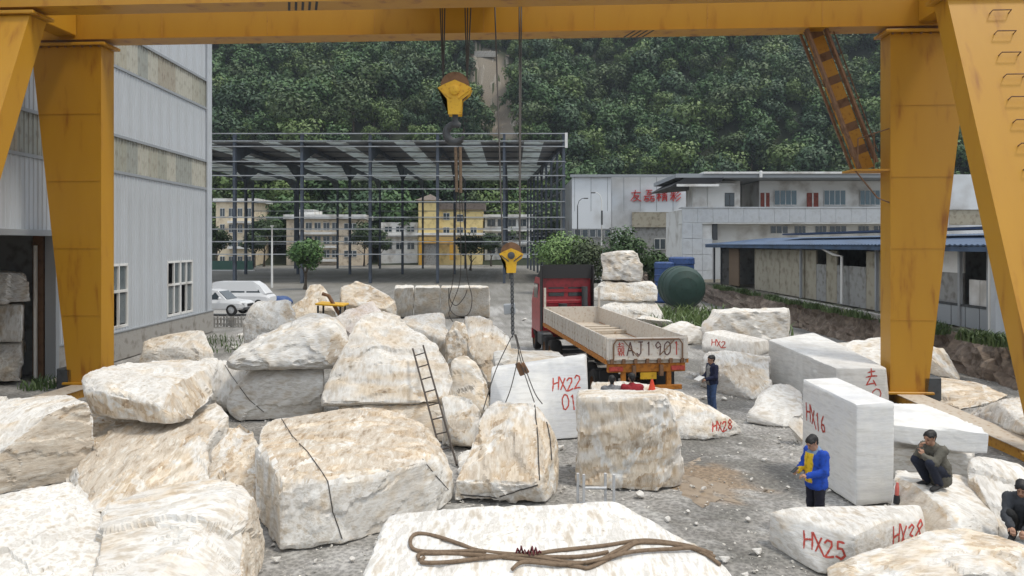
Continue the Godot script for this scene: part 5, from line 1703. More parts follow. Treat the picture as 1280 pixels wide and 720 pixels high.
	# --- hoist blocks
	hoist_block("big ochre hook block with a heavy hook hanging high from the crane", P(569, 118, 22.9), 0.52, [548, 552, 557, 580, 585, 591], 22.9, true)
	hoist_block("small ochre hook block with a black chain above the slung boulder", P(639, 322, 18.4), 0.3, [617, 649, 652], 22.9, false)


func hoist_block(label: String, at: Vector3, r: float, ropes: Array, d_top: float, big: bool) -> void:
	var t := thing("hook_block", label, "hook block", at)
	var HYL: Material = M["hook_yellow"]
	var g := Geo.new()
	g.lathe(Vector3(0, r * 0.42, -r * 0.28), Vector3.BACK, [[0.0, 0.0], [r * 0.86, 0.0], [r * 0.86, 0.06], [r * 0.72, 0.1], [r * 0.72, r * 0.4], [r * 0.86, r * 0.44], [r * 0.86, r * 0.56], [0.0, r * 0.56]], 22)
	part("sheave", g, M["rust"], t)
	# two cheek plates: a wide shield running down to a neck
	var prof := [[-1.0, 0.3], [-0.86, -0.05], [-0.45, -0.36], [-0.38, -1.25], [0.38, -1.25], [0.45, -0.36], [0.86, -0.05], [1.0, 0.3], [0.62, 0.52], [0.0, 0.78], [-0.62, 0.52]]
	for s in [-1.0, 1.0]:
		var c := Geo.new()
		var a := prof.map(func(p): return Vector3(p[0] * r, p[1] * r, s * r * 0.34))
		var b := prof.map(func(p): return Vector3(p[0] * r, p[1] * r, s * r * 0.34 + s * r * 0.1))
		c.loft(a, b)
		var cp := part("cheek_plate", c, HYL, t)
		var h := Geo.new()
		h.lathe(Vector3(0, r * 0.18, s * r * 0.44), Vector3(0, 0, s), [[r * 0.3, 0.0], [r * 0.3, r * 0.12], [r * 0.12, r * 0.16], [0.0, r * 0.16]], 14)
		part("axle_cap", h, M["dark_steel"] if not big else HYL, cp)
		for q in [-1.0, 1.0]:
			var rb := Geo.new()
			rb.beam(Vector3(q * r * 0.85, r * 0.2, s * r * 0.46), Vector3(q * r * 0.2, -r * 0.3, s * r * 0.46), r * 0.08, r * 0.1, Vector3.BACK)
			part("rib", rb, M["dark_steel"] if not big else HYL, cp)
	if big:
		var hk := Geo.new()
		var pts := []
		var rs := []
		for k in 19:
			var a := lerpf(-0.6, 4.4, k / 18.0)
			pts.append(Vector3(sin(a) * -r * 0.52, -r * 2.3 + cos(a) * r * 0.52, 0))
			rs.append(lerpf(r * 0.17, r * 0.24, sin(k / 18.0 * PI)) if k < 17 else r * 0.1)
		hk.tube([Vector3(0, -r * 1.15, 0), Vector3(0, -r * 1.6, 0), pts[1]], [r * 0.17, r * 0.17, r * 0.17], 10)
		hk.tube(pts, rs, 10)
		part("hook", hk, M["dark_steel"], t)
	else:
		one_tube("shank", [Vector3(0, -r * 1.2, 0), Vector3(0, -r * 1.75, 0)], r * 0.2, M["dark_steel"], t, 8)
	for x in ropes:
		var topp := P(x, 6.0, d_top)
		topp.y = 13.5
		topp.x = (x - 640.0) / F * d_top
		var s := -1.0 if x < (ropes[0] + ropes[-1]) / 2.0 else 1.0
		one_tube("hoist_rope", [Vector3(s * r * 0.7, r * 0.5, 0), topp - at], 0.021, M["wire"], t, 6)


func wheel(parent: Node3D, at: Vector3, r: float, w: float, rim: Material) -> void:
	var g := Geo.new()
	g.lathe(at - Vector3(w / 2, 0, 0), Vector3.RIGHT, [[r * 0.55, 0.0], [r * 0.93, 0.0], [r, w * 0.15], [r, w * 0.85], [r * 0.93, w], [r * 0.55, w]], 20)
	var m := part("wheel", g, M["rubber"], parent)
	var h := Geo.new()
	h.lathe(at - Vector3(w / 2 - 0.01, 0, 0), Vector3.RIGHT, [[0.0, 0.05], [r * 0.2, 0.02], [r * 0.25, 0.08], [r * 0.48, 0.1], [r * 0.56, 0.0], [r * 0.56, w - 0.02], [r * 0.48, w - 0.12], [r * 0.25, w - 0.1], [r * 0.2, w - 0.04], [0.0, w - 0.07]], 16)
	part("rim", h, rim, m)


func make_truck() -> void:
	var t := thing("cargo_truck", "red cabbed truck with a long dusty open cargo bed and painted plate number", "truck", Vector3(4.015, 0, -22.1), deg_to_rad(7.8))
	var bedm: Material = M["bed"]
	var L := 10.4
	# bed floor, sides of single boards between posts, tailgate
	one_box("bed_floor", Vector3(0, 1.52, -L / 2), Vector3(2.44, 0.12, L), M["bed_in"], t)
	for s in [-1.0, 1.0]:
		for k in 5:
			var z0 := -0.15 - k * 2.05
			var sp := one_box("side_panel", Vector3(s * 1.22, 1.92, z0 - 0.98), Vector3(0.06, 0.64, 2.035), bedm, t, Basis(), 0.008)
			for j in 3:
				one_box("stiffener", Vector3(s * 1.255, 1.92, z0 - 0.3 - j * 0.65), Vector3(0.035, 0.58, 0.08), bedm, sp)
			one_box("side_post", Vector3(s * 1.24, 1.92, z0 + 0.02), Vector3(0.075, 0.66, 0.05), bedm, t)
		one_box("side_rail", Vector3(s * 1.23, 1.52, -L / 2), Vector3(0.1, 0.14, L), M["orange"], t)
	var tg := one_box("tailgate", Vector3(0, 1.9, 0.02), Vector3(2.5, 0.66, 0.06), bedm, t, Basis(), 0.012)
	for k in 2:
		one_box("frame_bar", Vector3(0, 1.6 + k * 0.6, 0.065), Vector3(2.3, 0.05, 0.03), bedm, tg)
	for x in [-1.12, 1.12]:
		one_box("frame_bar", Vector3(x, 1.9, 0.062), Vector3(0.05, 0.6, 0.024), bedm, tg)
	for k in 7:
		one_box("hinge", Vector3(-1.1 + k * 0.36, 1.54, 0.06), Vector3(0.1, 0.14, 0.1), M["rust"], tg)
	one_box("front_board", Vector3(0, 1.92, -L - 0.02), Vector3(2.5, 0.7, 0.08), bedm, t, Basis(), 0.012)
	for s in [-1.0, 1.0]:
		one_box("front_post", Vector3(s * 1.2, 2.3, -L + 0.06), Vector3(0.09, 1.6, 0.09), bedm, t)
	for k in 3:
		one_box("timber", Vector3(0.25 + 0.15 * k, 1.66, -L + 2.6 + k * 0.8), Vector3(1.5, 0.16, 0.22), M["bed_in"], t, Basis(Vector3.UP, 0.05 * k), 0.02)
	# plate number on the tailgate
	var txt := "赣AJ1901"
	for ci in 7:
		var g := Geo.new()
		for stroke in GLYPH[txt[ci]]:
			for s in stroke.size() - 1:
				var x0 := -0.92 + ci * 0.285
				var p0 := Vector3(x0 + stroke[s][0] * 0.2, 1.7 + stroke[s][1] * 0.4, 0.056)
				var p1 := Vector3(x0 + stroke[s + 1][0] * 0.2, 1.7 + stroke[s + 1][1] * 0.4, 0.056)
				g.beam(p0, p1, 0.008, 0.026 if ci == 0 else 0.034, Vector3.RIGHT if absf(p1.y - p0.y) > absf(p1.x - p0.x) else Vector3.BACK.cross(p1 - p0))
		part("plate_character", g, M["red_paint"] if ci in [0, 6] else mat(Color(0.13, 0.07, 0.06), 0.8), tg)
	var rail := [Vector3(-1.05, 1.6, 0.1), Vector3(-1.05, 2.05, 0.1), Vector3(-0.95, 2.18, 0.1), Vector3(0.95, 2.18, 0.1), Vector3(1.05, 2.05, 0.1), Vector3(1.05, 1.6, 0.1)]
	one_tube("tail_rail", rail, 0.022, M["rust"], tg, 6)
	one_tube("tail_brace", [Vector3(-0.75, 2.15, 0.1), Vector3(-0.3, 1.66, 0.1)], 0.015, M["rust"], tg, 5)
	one_tube("tail_brace", [Vector3(0.8, 2.15, 0.1), Vector3(0.35, 1.7, 0.1)], 0.015, M["rust"], tg, 5)
	# rear crossmember, lamps, underrun bar, mudguards
	var rc := one_box("rear_crossmember", Vector3(0, 1.32, -0.1), Vector3(2.4, 0.26, 0.14), M["orange"], t, Basis(), 0.02)
	for s in [-1.0, 1.0]:
		one_box("tail_lamp", Vector3(s * 0.95, 1.3, -0.01), Vector3(0.42, 0.14, 0.06), M["red_paint"], rc, Basis(), 0.015)
		one_box("bracket", Vector3(s * 0.7, 0.95, -0.12), Vector3(0.14, 0.6, 0.12), M["orange"], t, Basis(), 0.01)
		one_box("mud_flap", Vector3(s * 0.9, 0.72, -1.0), Vector3(0.6, 0.75, 0.03), M["black"], t)
		one_box("chassis_rail", Vector3(s * 0.42, 1.25, -L / 2 - 0.9), Vector3(0.1, 0.32, L + 2.0), M["rust"], t)
	one_box("underrun_bar", Vector3(0, 0.72, -0.1), Vector3(2.2, 0.14, 0.1), M["orange"], t, Basis(), 0.01)
	one_box("number_plate", Vector3(0.05, 1.08, -0.04), Vector3(0.5, 0.2, 0.02), M["hook_yellow"], t)
	for z in [-1.9, -3.25, -4.6, -9.2, -10.5, -13.6]:
		for s in [-1.0, 1.0]:
			wheel(t, Vector3(s * 0.98, 0.5, z), 0.5, 0.46 if z > -13.0 else 0.3, M["rust"])
		one_tube("axle", [Vector3(-0.9, 0.5, z), Vector3(0.9, 0.5, z)], 0.08, M["dark_steel"], t, 8)
	# cab
	var R: Material = M["truck_red"]
	var z1 := -11.6
	var cab := Geo.new()
	var base := [Vector3(-1.2, 1.0, z1), Vector3(1.2, 1.0, z1), Vector3(1.2, 1.0, z1 - 2.2), Vector3(-1.2, 1.0, z1 - 2.2)]
	var mid := [Vector3(-1.2, 2.3, z1), Vector3(1.2, 2.3, z1), Vector3(1.2, 2.3, z1 - 2.25), Vector3(-1.2, 2.3, z1 - 2.25)]
	var upp := [Vector3(-1.12, 3.45, z1 - 0.05), Vector3(1.12, 3.45, z1 - 0.05), Vector3(1.12, 3.45, z1 - 1.75), Vector3(-1.12, 3.45, z1 - 1.75)]
	cab.loft(base, mid)
	cab.loft(mid.map(func(p): return p + Vector3(0, 0.002, 0)), upp)
	var cp := part("cab", cab, R, t)
	for k in 3:
		one_box("pressed_rib", Vector3(0, 1.9 + k * 0.5, z1 + 0.02), Vector3(1.9, 0.16, 0.06), R, cp, Basis(), 0.02)
	one_box("rear_window", Vector3(-0.45, 2.85, z1 + 0.0), Vector3(0.7, 0.4, 0.05), M["glass"], cp, Basis(), 0.01)
	one_box("rear_window", Vector3(0.45, 2.85, z1 + 0.0), Vector3(0.7, 0.4, 0.05), M["glass"], cp, Basis(), 0.01)
	one_box("windscreen", Vector3(0, 2.85, z1 - 2.08), Vector3(2.1, 0.9, 0.05), M["glass"], cp, Basis(Vector3.RIGHT, -0.4))
	for s in [-1.0, 1.0]:
		one_box("side_window", Vector3(s * 1.165, 2.8, z1 - 1.2), Vector3(0.04, 0.75, 1.0), M["glass"], cp)
		one_box("side_fairing", Vector3(s * 1.16, 2.6, z1 + 0.18), Vector3(0.06, 2.9, 0.5), M["black"], t, Basis(), 0.02)
	var df := Geo.new()
	df.loft([Vector3(-1.15, 3.46, z1 + 0.25), Vector3(1.15, 3.46, z1 + 0.25), Vector3(1.05, 3.46, z1 - 1.7), Vector3(-1.05, 3.46, z1 - 1.7)], [Vector3(-1.1, 4.08, z1 + 0.2), Vector3(1.1, 4.08, z1 + 0.2), Vector3(0.95, 3.6, z1 - 1.5), Vector3(-0.95, 3.6, z1 - 1.5)])
	part("roof_deflector", df, M["black"], t)
	one_box("bumper", Vector3(0, 0.75, z1 - 2.3), Vector3(2.4, 0.5, 0.2), R, t, Basis(), 0.03)
	one_tube("exhaust_stack", [Vector3(0.75, 1.2, z1 + 0.45), Vector3(0.75, 3.1, z1 + 0.45)], 0.14, M["dark_steel"], t, 12)
	one_tube("air_intake", [Vector3(-0.25, 1.2, z1 + 0.5), Vector3(-0.25, 2.35, z1 + 0.5)], 0.2, M["dark_steel"], t, 12)
	one_box("rear_rack", Vector3(0, 1.6, z1 + 0.62), Vector3(2.2, 0.6, 0.08), bedm, t, Basis(), 0.02)
	one_box("fuel_tank", Vector3(-1.0, 0.8, z1 + 0.2), Vector3(0.5, 0.6, 1.2), M["dark_steel"], t, Basis(), 0.08)


# ---------------------------------------------------------------- parked vehicles
func car(called: String, label: String, at: Vector3, turn: float, lower: Array, upper: Array, wid: float, wheels: Array, windows: Array, wr: float) -> Node3D:
	var t := thing(called, label, "car" if called != "white_van" else "van", at, turn)
	var hw := wid / 2
	var body := Geo.new()
	for k in lower.size() - 1:
		# lower body as slices along its length: [x, bottom, top, half width share]
		var p: Array = lower[k]
		var q: Array = lower[k + 1]
		var ring := func(r: Array) -> Array:
			var w: float = hw * r[3]
			return [Vector3(r[0], r[1], -w * 0.94), Vector3(r[0], r[1] + 0.12, -w), Vector3(r[0], lerpf(r[1], r[2], 0.7), -w), Vector3(r[0], r[2], -w * 0.9), Vector3(r[0], r[2], w * 0.9), Vector3(r[0], lerpf(r[1], r[2], 0.7), w), Vector3(r[0], r[1] + 0.12, w), Vector3(r[0], r[1], w * 0.94)]
		body.loft(ring.call(p), ring.call(q))
	var b := part("body", body, M["car_white"], t)
	var cab := Geo.new()
	for k in upper.size() - 1:
		var p: Array = upper[k]
		var q: Array = upper[k + 1]
		var ring := func(r: Array) -> Array:
			return [Vector3(r[0], r[1], -hw * 0.88), Vector3(r[0], r[2], -hw * 0.74), Vector3(r[0], r[2], hw * 0.74), Vector3(r[0], r[1], hw * 0.88)]
		cab.loft(ring.call(p), ring.call(q))
	part("cabin", cab, M["car_white"], t)
	for w in windows:
		for s in [-1.0, 1.0]:
			var g := Geo.new()
			var pts := []
			for q in w:
				pts.append(Vector3(q[0], q[1], s * hw * lerpf(0.9, 0.755, (q[1] - upper[0][1]) / 0.6)))
			g.loft(pts, pts.map(func(p): return p + Vector3(0, 0, -s * 0.03)))
			part("side_window", g, M["glass"], t)
	for x in wheels:
		for s in [-1.0, 1.0]:
			var n := Node3D.new()
			n.name = "wheel_assembly"
			t.add_child(n, true)
			n.position = Vector3(x, wr, s * (hw - 0.1))
			n.rotation.y = PI / 2
			var g := Geo.new()
			g.lathe(Vector3(-0.12, 0, 0), Vector3.RIGHT, [[wr * 0.6, 0.0], [wr * 0.93, 0.0], [wr, 0.05], [wr, 0.19], [wr * 0.93, 0.24], [wr * 0.6, 0.24]], 18)
			part("tyre", g, M["rubber"], n)
			var h := Geo.new()
			h.lathe(Vector3(-0.11, 0, 0), Vector3.RIGHT, [[0.0, 0.0], [wr * 0.6, 0.02], [wr * 0.6, 0.2], [0.0, 0.22]], 12)
			part("rim", h, M["alu"], n)
	return t


func make_vehicles() -> void:
	# white pickup, nose to the right
	var sp := P(271, 393, 0) * Vector3(1, 0, 1)
	var c := car("white_pickup", "white pickup parked nose out beyond the factory corner", sp, -0.12, [[-2.5, 0.5, 1.05, 0.92], [-0.6, 0.38, 1.08, 1.0], [1.2, 0.38, 1.08, 1.0], [2.1, 0.42, 1.0, 0.97], [2.5, 0.5, 0.85, 0.82]], [[-1.9, 1.06, 1.2], [-1.5, 1.06, 1.78], [-0.2, 1.06, 1.8], [0.45, 1.06, 1.7], [1.15, 1.06, 1.1]], 1.85, [-1.55, 1.55], [[[-1.4, 1.12], [-0.5, 1.12], [-0.5, 1.65], [-1.3, 1.65]], [[-0.4, 1.12], [0.75, 1.12], [0.3, 1.6], [-0.4, 1.66]]], 0.4)
	var g := Geo.new()
	g.loft([Vector3(0.5, 1.66, -0.62), Vector3(0.5, 1.66, 0.62), Vector3(1.12, 1.12, 0.72), Vector3(1.12, 1.12, -0.72)], [Vector3(0.53, 1.69, -0.62), Vector3(0.53, 1.69, 0.62), Vector3(1.16, 1.14, 0.72), Vector3(1.16, 1.14, -0.72)])
	part("windscreen", g, M["glass"], c)
	for s in [-1.0, 1.0]:
		one_box("headlight", Vector3(2.32, 0.82, s * 0.66), Vector3(0.3, 0.16, 0.3), M["alu"], c, Basis(), 0.03)
		one_box("mirror", Vector3(0.75, 1.2, s * 1.02), Vector3(0.14, 0.18, 0.24), M["car_white"], c, Basis(), 0.04)
	one_box("grille", Vector3(2.46, 0.72, 0), Vector3(0.1, 0.22, 0.9), M["black"], c, Basis(), 0.02)
	one_box("bumper", Vector3(2.45, 0.5, 0), Vector3(0.2, 0.2, 1.6), M["dark_steel"], c, Basis(), 0.04)
	# white minibus behind
	sp = P(305, 383, 59.0) * Vector3(1, 0, 1)
	c = car("white_van", "white minibus parked behind the white pickup", sp, -0.05, [[-2.3, 0.4, 1.1, 0.98], [-2.0, 0.35, 1.15, 1.0], [1.6, 0.35, 1.15, 1.0], [2.15, 0.4, 1.0, 0.95], [2.35, 0.5, 0.85, 0.85]], [[-2.25, 1.1, 1.95], [-1.9, 1.1, 2.05], [1.0, 1.1, 2.05], [1.5, 1.1, 1.75], [2.05, 1.1, 1.15]], 1.75, [-1.5, 1.5], [[[-1.9, 1.2], [-0.9, 1.2], [-0.9, 1.8], [-1.85, 1.8]], [[-0.75, 1.2], [0.35, 1.2], [0.35, 1.8], [-0.75, 1.8]], [[0.5, 1.2], [1.6, 1.2], [1.2, 1.75], [0.5, 1.8]]], 0.34)
	# blue tarpaulins
	var tl := ["blue tarpaulin heap behind the white pickup", "blue tarpaulin heap at the minibus's nose"]
	var tx := [[277, 359, 64.0, 1.9], [349, 366, 63.0, 1.5]]
	for k in 2:
		var q: Array = tx[k]
		var o := P(q[0], 378, q[2]) * Vector3(1, 0, 1)
		var pts := []
		var hgt := P(q[0], q[1], q[2]).y
		for a in 7:
			var an := TAU * a / 7.0
			pts.append(o + Vector3(cos(an) * q[3] * 0.7, hgt * (0.75 + 0.25 * sin(a * 2.3)), sin(an) * 0.9))
			pts.append(o + Vector3(cos(an) * q[3], 0, sin(an) * 1.2))
		var r := rock_mesh(pts, {"L": 0.25, "amp": 1.3, "k": 0.12, "tan": -1.0, "grey": 0.0, "col": Color(1, 1, 1)}, o)
		r["geo"].c.fill(Color(1, 1, 1))
		r["geo"].i.append_array(r["tan"])
		var n := part("tarpaulin_heap", r["geo"], M["blue_tarp"], self)
		n.position = o
		tag(n, tl[k], "tarpaulin", "blue tarpaulin heaps")
	# green tank lying end on, with blue drums behind it
	var tp := P(855, 356, 55.0)
	var tk := thing("storage_tank", "large dark green steel tank lying in the weeds", "tank", Vector3(tp.x, 0, -55.0))
	var tg := Geo.new()
	tg.lathe(Vector3(0, 1.75, 0.6), Vector3.FORWARD, [[0.0, -0.35], [0.8, -0.25], [1.3, -0.05], [1.52, 0.3], [1.58, 0.6], [1.58, 2.6], [1.3, 3.0], [0.0, 3.2]], 28)
	var tb := part("shell", tg, M["green_tank"], tk)
	for z in [-0.2, -1.4]:
		var h := Geo.new()
		h.lathe(Vector3(0, 1.75, z), Vector3.FORWARD, [[1.58, 0.0], [1.62, 0.02], [1.62, 0.12], [1.58, 0.14]], 28)
		part("hoop", h, M["green_tank"], tb)
	for z in [-0.4, -1.6]:
		one_box("saddle", Vector3(0, 0.2, z), Vector3(2.4, 0.45, 0.4), M["concrete"], tk)
	var bl := ["blue plastic drum stack left of the dark green tank", "blue plastic drum stack behind the dark green tank"]
	for k in 2:
		var bp := P(832 + k * 20, 345, 64.0) * Vector3(1, 0, 1)
		var dr := thing("blue_drum", bl[k], "drum", bp, 0.3 * k, "blue plastic drums by the tank")
		dr.scale = Vector3.ONE * (1.2 + 0.15 * k)
		for j in 2:
			var h := Geo.new()
			h.lathe(Vector3(0, j * 1.45, 0), Vector3.UP, [[0.0, 0.0], [0.75, 0.0], [0.8, 0.1], [0.78, 0.45], [0.82, 0.5], [0.78, 0.55], [0.78, 0.95], [0.82, 1.0], [0.8, 1.35], [0.7, 1.43], [0.0, 1.44]], 18)
			part("drum", h, M["blue_tarp"], dr)
	# small yellow machine among the stones
	var mp := P(414, 384, 35.5)
	var mc := thing("small_loader", "small yellow canopied loader half hidden among the boulders", "loader", Vector3(mp.x, 0, -35.5))
	one_box("canopy", Vector3(0.05, P(414, 380, 35.5).y, 0), Vector3(1.35, 0.1, 1.2), M["hook_yellow"], mc, Basis(Vector3.BACK, -0.06), 0.03)
	for q in [[-0.5, -0.5], [0.55, -0.5], [-0.5, 0.5], [0.55, 0.5]]:
		one_tube("post", [Vector3(q[0], 0.9, q[1]), Vector3(q[0], 2.1, q[1])], 0.05, M["black"], mc, 8)
	one_box("body", Vector3(0, 0.75, 0), Vector3(1.6, 0.6, 1.1), M["hook_yellow"], mc, Basis(), 0.06)
	one_box("seat", Vector3(0.1, 1.2, 0), Vector3(0.5, 0.5, 0.5), M["black"], mc, Basis(), 0.08)
	one_tube("boom", [Vector3(0.5, 1.6, 0.3), Vector3(-0.05, 2.55, 0.3), Vector3(-0.35, 2.65, 0.3)], 0.09, M["rust"], mc, 8)
	for q in [-0.5, 0.5]:
		for s in [-0.55, 0.55]:
			var wg := Geo.new()
			wg.lathe(Vector3(q, 0.4, s - 0.12), Vector3.BACK, [[0.0, 0.0], [0.36, 0.0], [0.4, 0.05], [0.4, 0.2], [0.36, 0.25], [0.0, 0.25]], 16)
			part("wheel", wg, M["rubber"], mc)


# ---------------------------------------------------------------- figures: tapered bones joined with a smooth minimum, meshed as surface nets
func surf_net(g: Geo, bones: Array, cell: float, k: float, paint: Callable, shift := Vector3.ZERO) -> void:
	var lo := Vector3.ONE * 1e9
	var hi := -lo
	for b in bones:
		var r: float = maxf(b[2], b[3]) + k * 0.5 + cell * 2
		for p in [b[0], b[1]]:
			lo = lo.min(p - Vector3.ONE * r)
			hi = hi.max(p + Vector3.ONE * r)
	var nx := int((hi.x - lo.x) / cell) + 2
	var ny := int((hi.y - lo.y) / cell) + 2
	var nz := int((hi.z - lo.z) / cell) + 2
	var f := PackedFloat32Array()
	f.resize(nx * ny * nz)
	f.fill(1.0)
	for b in bones:
		var a: Vector3 = b[0]
		var ba: Vector3 = b[1] - a
		var l2 := maxf(ba.length_squared(), 1e-9)
		var ra: float = b[2]
		var rb: float = b[3]
		var r := maxf(ra, rb) + k + cell * 1.6
		var l: Vector3 = (a.min(b[1]) - Vector3.ONE * r - lo) / cell
		var h: Vector3 = (a.max(b[1]) + Vector3.ONE * r - lo) / cell
		for iz in range(maxi(0, int(l.z)), mini(nz - 1, int(h.z) + 1) + 1):
			for iy in range(maxi(0, int(l.y)), mini(ny - 1, int(h.y) + 1) + 1):
				var row := (iz * ny + iy) * nx
				for ix in range(maxi(0, int(l.x)), mini(nx - 1, int(h.x) + 1) + 1):
					var pa := lo + Vector3(ix, iy, iz) * cell - a
					var t := clampf(pa.dot(ba) / l2, 0.0, 1.0)
					var d := (pa - ba * t).length() - lerpf(ra, rb, t)
					var o := f[row + ix]
					var q := maxf(k - absf(d - o), 0.0)
					f[row + ix] = minf(d, o) - q * q / (4.0 * k)
	var id := PackedInt32Array()
	id.resize(nx * ny * nz)
	id.fill(-1)
	var off := [0, 1, nx, nx + 1, nx * ny, nx * ny + 1, nx * ny + nx, nx * ny + nx + 1]
	var cor := [Vector3(0, 0, 0), Vector3(1, 0, 0), Vector3(0, 1, 0), Vector3(1, 1, 0), Vector3(0, 0, 1), Vector3(1, 0, 1), Vector3(0, 1, 1), Vector3(1, 1, 1)]
	var ed := [[0, 1], [2, 3], [4, 5], [6, 7], [0, 2], [1, 3], [4, 6], [5, 7], [0, 4], [1, 5], [2, 6], [3, 7]]
	for iz in nz - 1:
		for iy in ny - 1:
			for ix in nx - 1:
				var at := (iz * ny + iy) * nx + ix
				var s0 := f[at] < 0.0
				var mixed := false
				for c in range(1, 8):
					if (f[at + off[c]] < 0.0) != s0:
						mixed = true
						break
				if not mixed:
					continue
				var p := Vector3.ZERO
				var n := 0
				for e in ed:
					var fa := f[at + off[e[0]]]
					var fb := f[at + off[e[1]]]
					if (fa < 0.0) != (fb < 0.0):
						p += cor[e[0]].lerp(cor[e[1]], fa / (fa - fb))
						n += 1
				var gr := Vector3(f[at + 1] + f[at + off[3]] + f[at + off[5]] + f[at + off[7]] - f[at] - f[at + off[2]] - f[at + off[4]] - f[at + off[6]], f[at + off[2]] + f[at + off[3]] + f[at + off[6]] + f[at + off[7]] - f[at] - f[at + 1] - f[at + off[4]] - f[at + off[5]], f[at + off[4]] + f[at + off[5]] + f[at + off[6]] + f[at + off[7]] - f[at] - f[at + 1] - f[at + off[2]] - f[at + off[3]])
				id[at] = g.v.size()
				var w := lo + (Vector3(ix, iy, iz) + p / n) * cell
				g.v.append(w + shift)
				g.n.append(gr.normalized())
				g.c.append(paint.call(w))
	var step := [1, nx, nx * ny]
	for iz in range(1, nz - 1):
		for iy in range(1, ny - 1):
			for ix in range(1, nx - 1):
				var at := (iz * ny + iy) * nx + ix
				var s := f[at] < 0.0
				for ax in 3:
					if (f[at + step[ax]] < 0.0) == s:
						continue
					var u: int = step[(ax + 1) % 3]
					var v_: int = step[(ax + 2) % 3]
					var q := [id[at], id[at - u], id[at - u - v_], id[at - v_]]
					if q[0] < 0 or q[1] < 0 or q[2] < 0 or q[3] < 0:
						continue
					if s:
						g.i.append_array([q[0], q[2], q[1], q[0], q[3], q[2]])
					else:
						g.i.append_array([q[0], q[1], q[2], q[0], q[2], q[3]])


# joints in the figure's own axes: it faces +z, its right hand is at -x, y up from the ground
func stand_pose(h: float) -> Dictionary:
	var s := h / 1.7
	var j := {"pelvis": Vector3(0, 0.93, 0), "waist": Vector3(0, 1.06, 0), "chest": Vector3(0, 1.28, 0.0), "neck": Vector3(0, 1.43, -0.01), "head": Vector3(0, 1.58, 0.03), "face": Vector3(0, 0, 1)}
	for q in [["r", -1.0], ["l", 1.0]]:
		var x: float = q[1]
		j["sh" + q[0]] = Vector3(0.185 * x, 1.38, -0.01)
		j["el" + q[0]] = Vector3(0.23 * x, 1.1, -0.02)
		j["wr" + q[0]] = Vector3(0.21 * x, 0.88, 0.08)
		j["hip" + q[0]] = Vector3(0.095 * x, 0.9, 0)
		j["kn" + q[0]] = Vector3(0.105 * x, 0.5, 0.02)
		j["an" + q[0]] = Vector3(0.11 * x, 0.09, -0.02)
		j["toe" + q[0]] = Vector3(0.13 * x, 0.04, 0.17)
		j["hd" + q[0]] = Vector3(0, -0.3, 1)
	for k in j:
		if k.substr(0, 2) != "hd" and k != "face":
			j[k] *= s
	return j


func squat_pose() -> Dictionary:
	var j := {"pelvis": Vector3(0, 0.26, -0.16), "waist": Vector3(0, 0.38, -0.15), "chest": Vector3(0, 0.6, -0.06), "neck": Vector3(0, 0.74, 0.0), "head": Vector3(0, 0.87, 0.07), "face": Vector3(0, -0.12, 1)}
	for q in [["r", -1.0], ["l", 1.0]]:
		var x: float = q[1]
		j["sh" + q[0]] = Vector3(0.18 * x, 0.69, -0.02)
		j["el" + q[0]] = Vector3(0.17 * x, 0.5, 0.17)
		j["wr" + q[0]] = Vector3(0.06 * x, 0.62, 0.33)
		j["hip" + q[0]] = Vector3(0.1 * x, 0.25, -0.14)
		j["kn" + q[0]] = Vector3(0.14 * x, 0.48, 0.24)
		j["an" + q[0]] = Vector3(0.12 * x, 0.09, 0.0)
		j["toe" + q[0]] = Vector3(0.14 * x, 0.035, 0.19)
		j["hd" + q[0]] = Vector3(-0.2 * x, 0.8, 0.3)
	return j


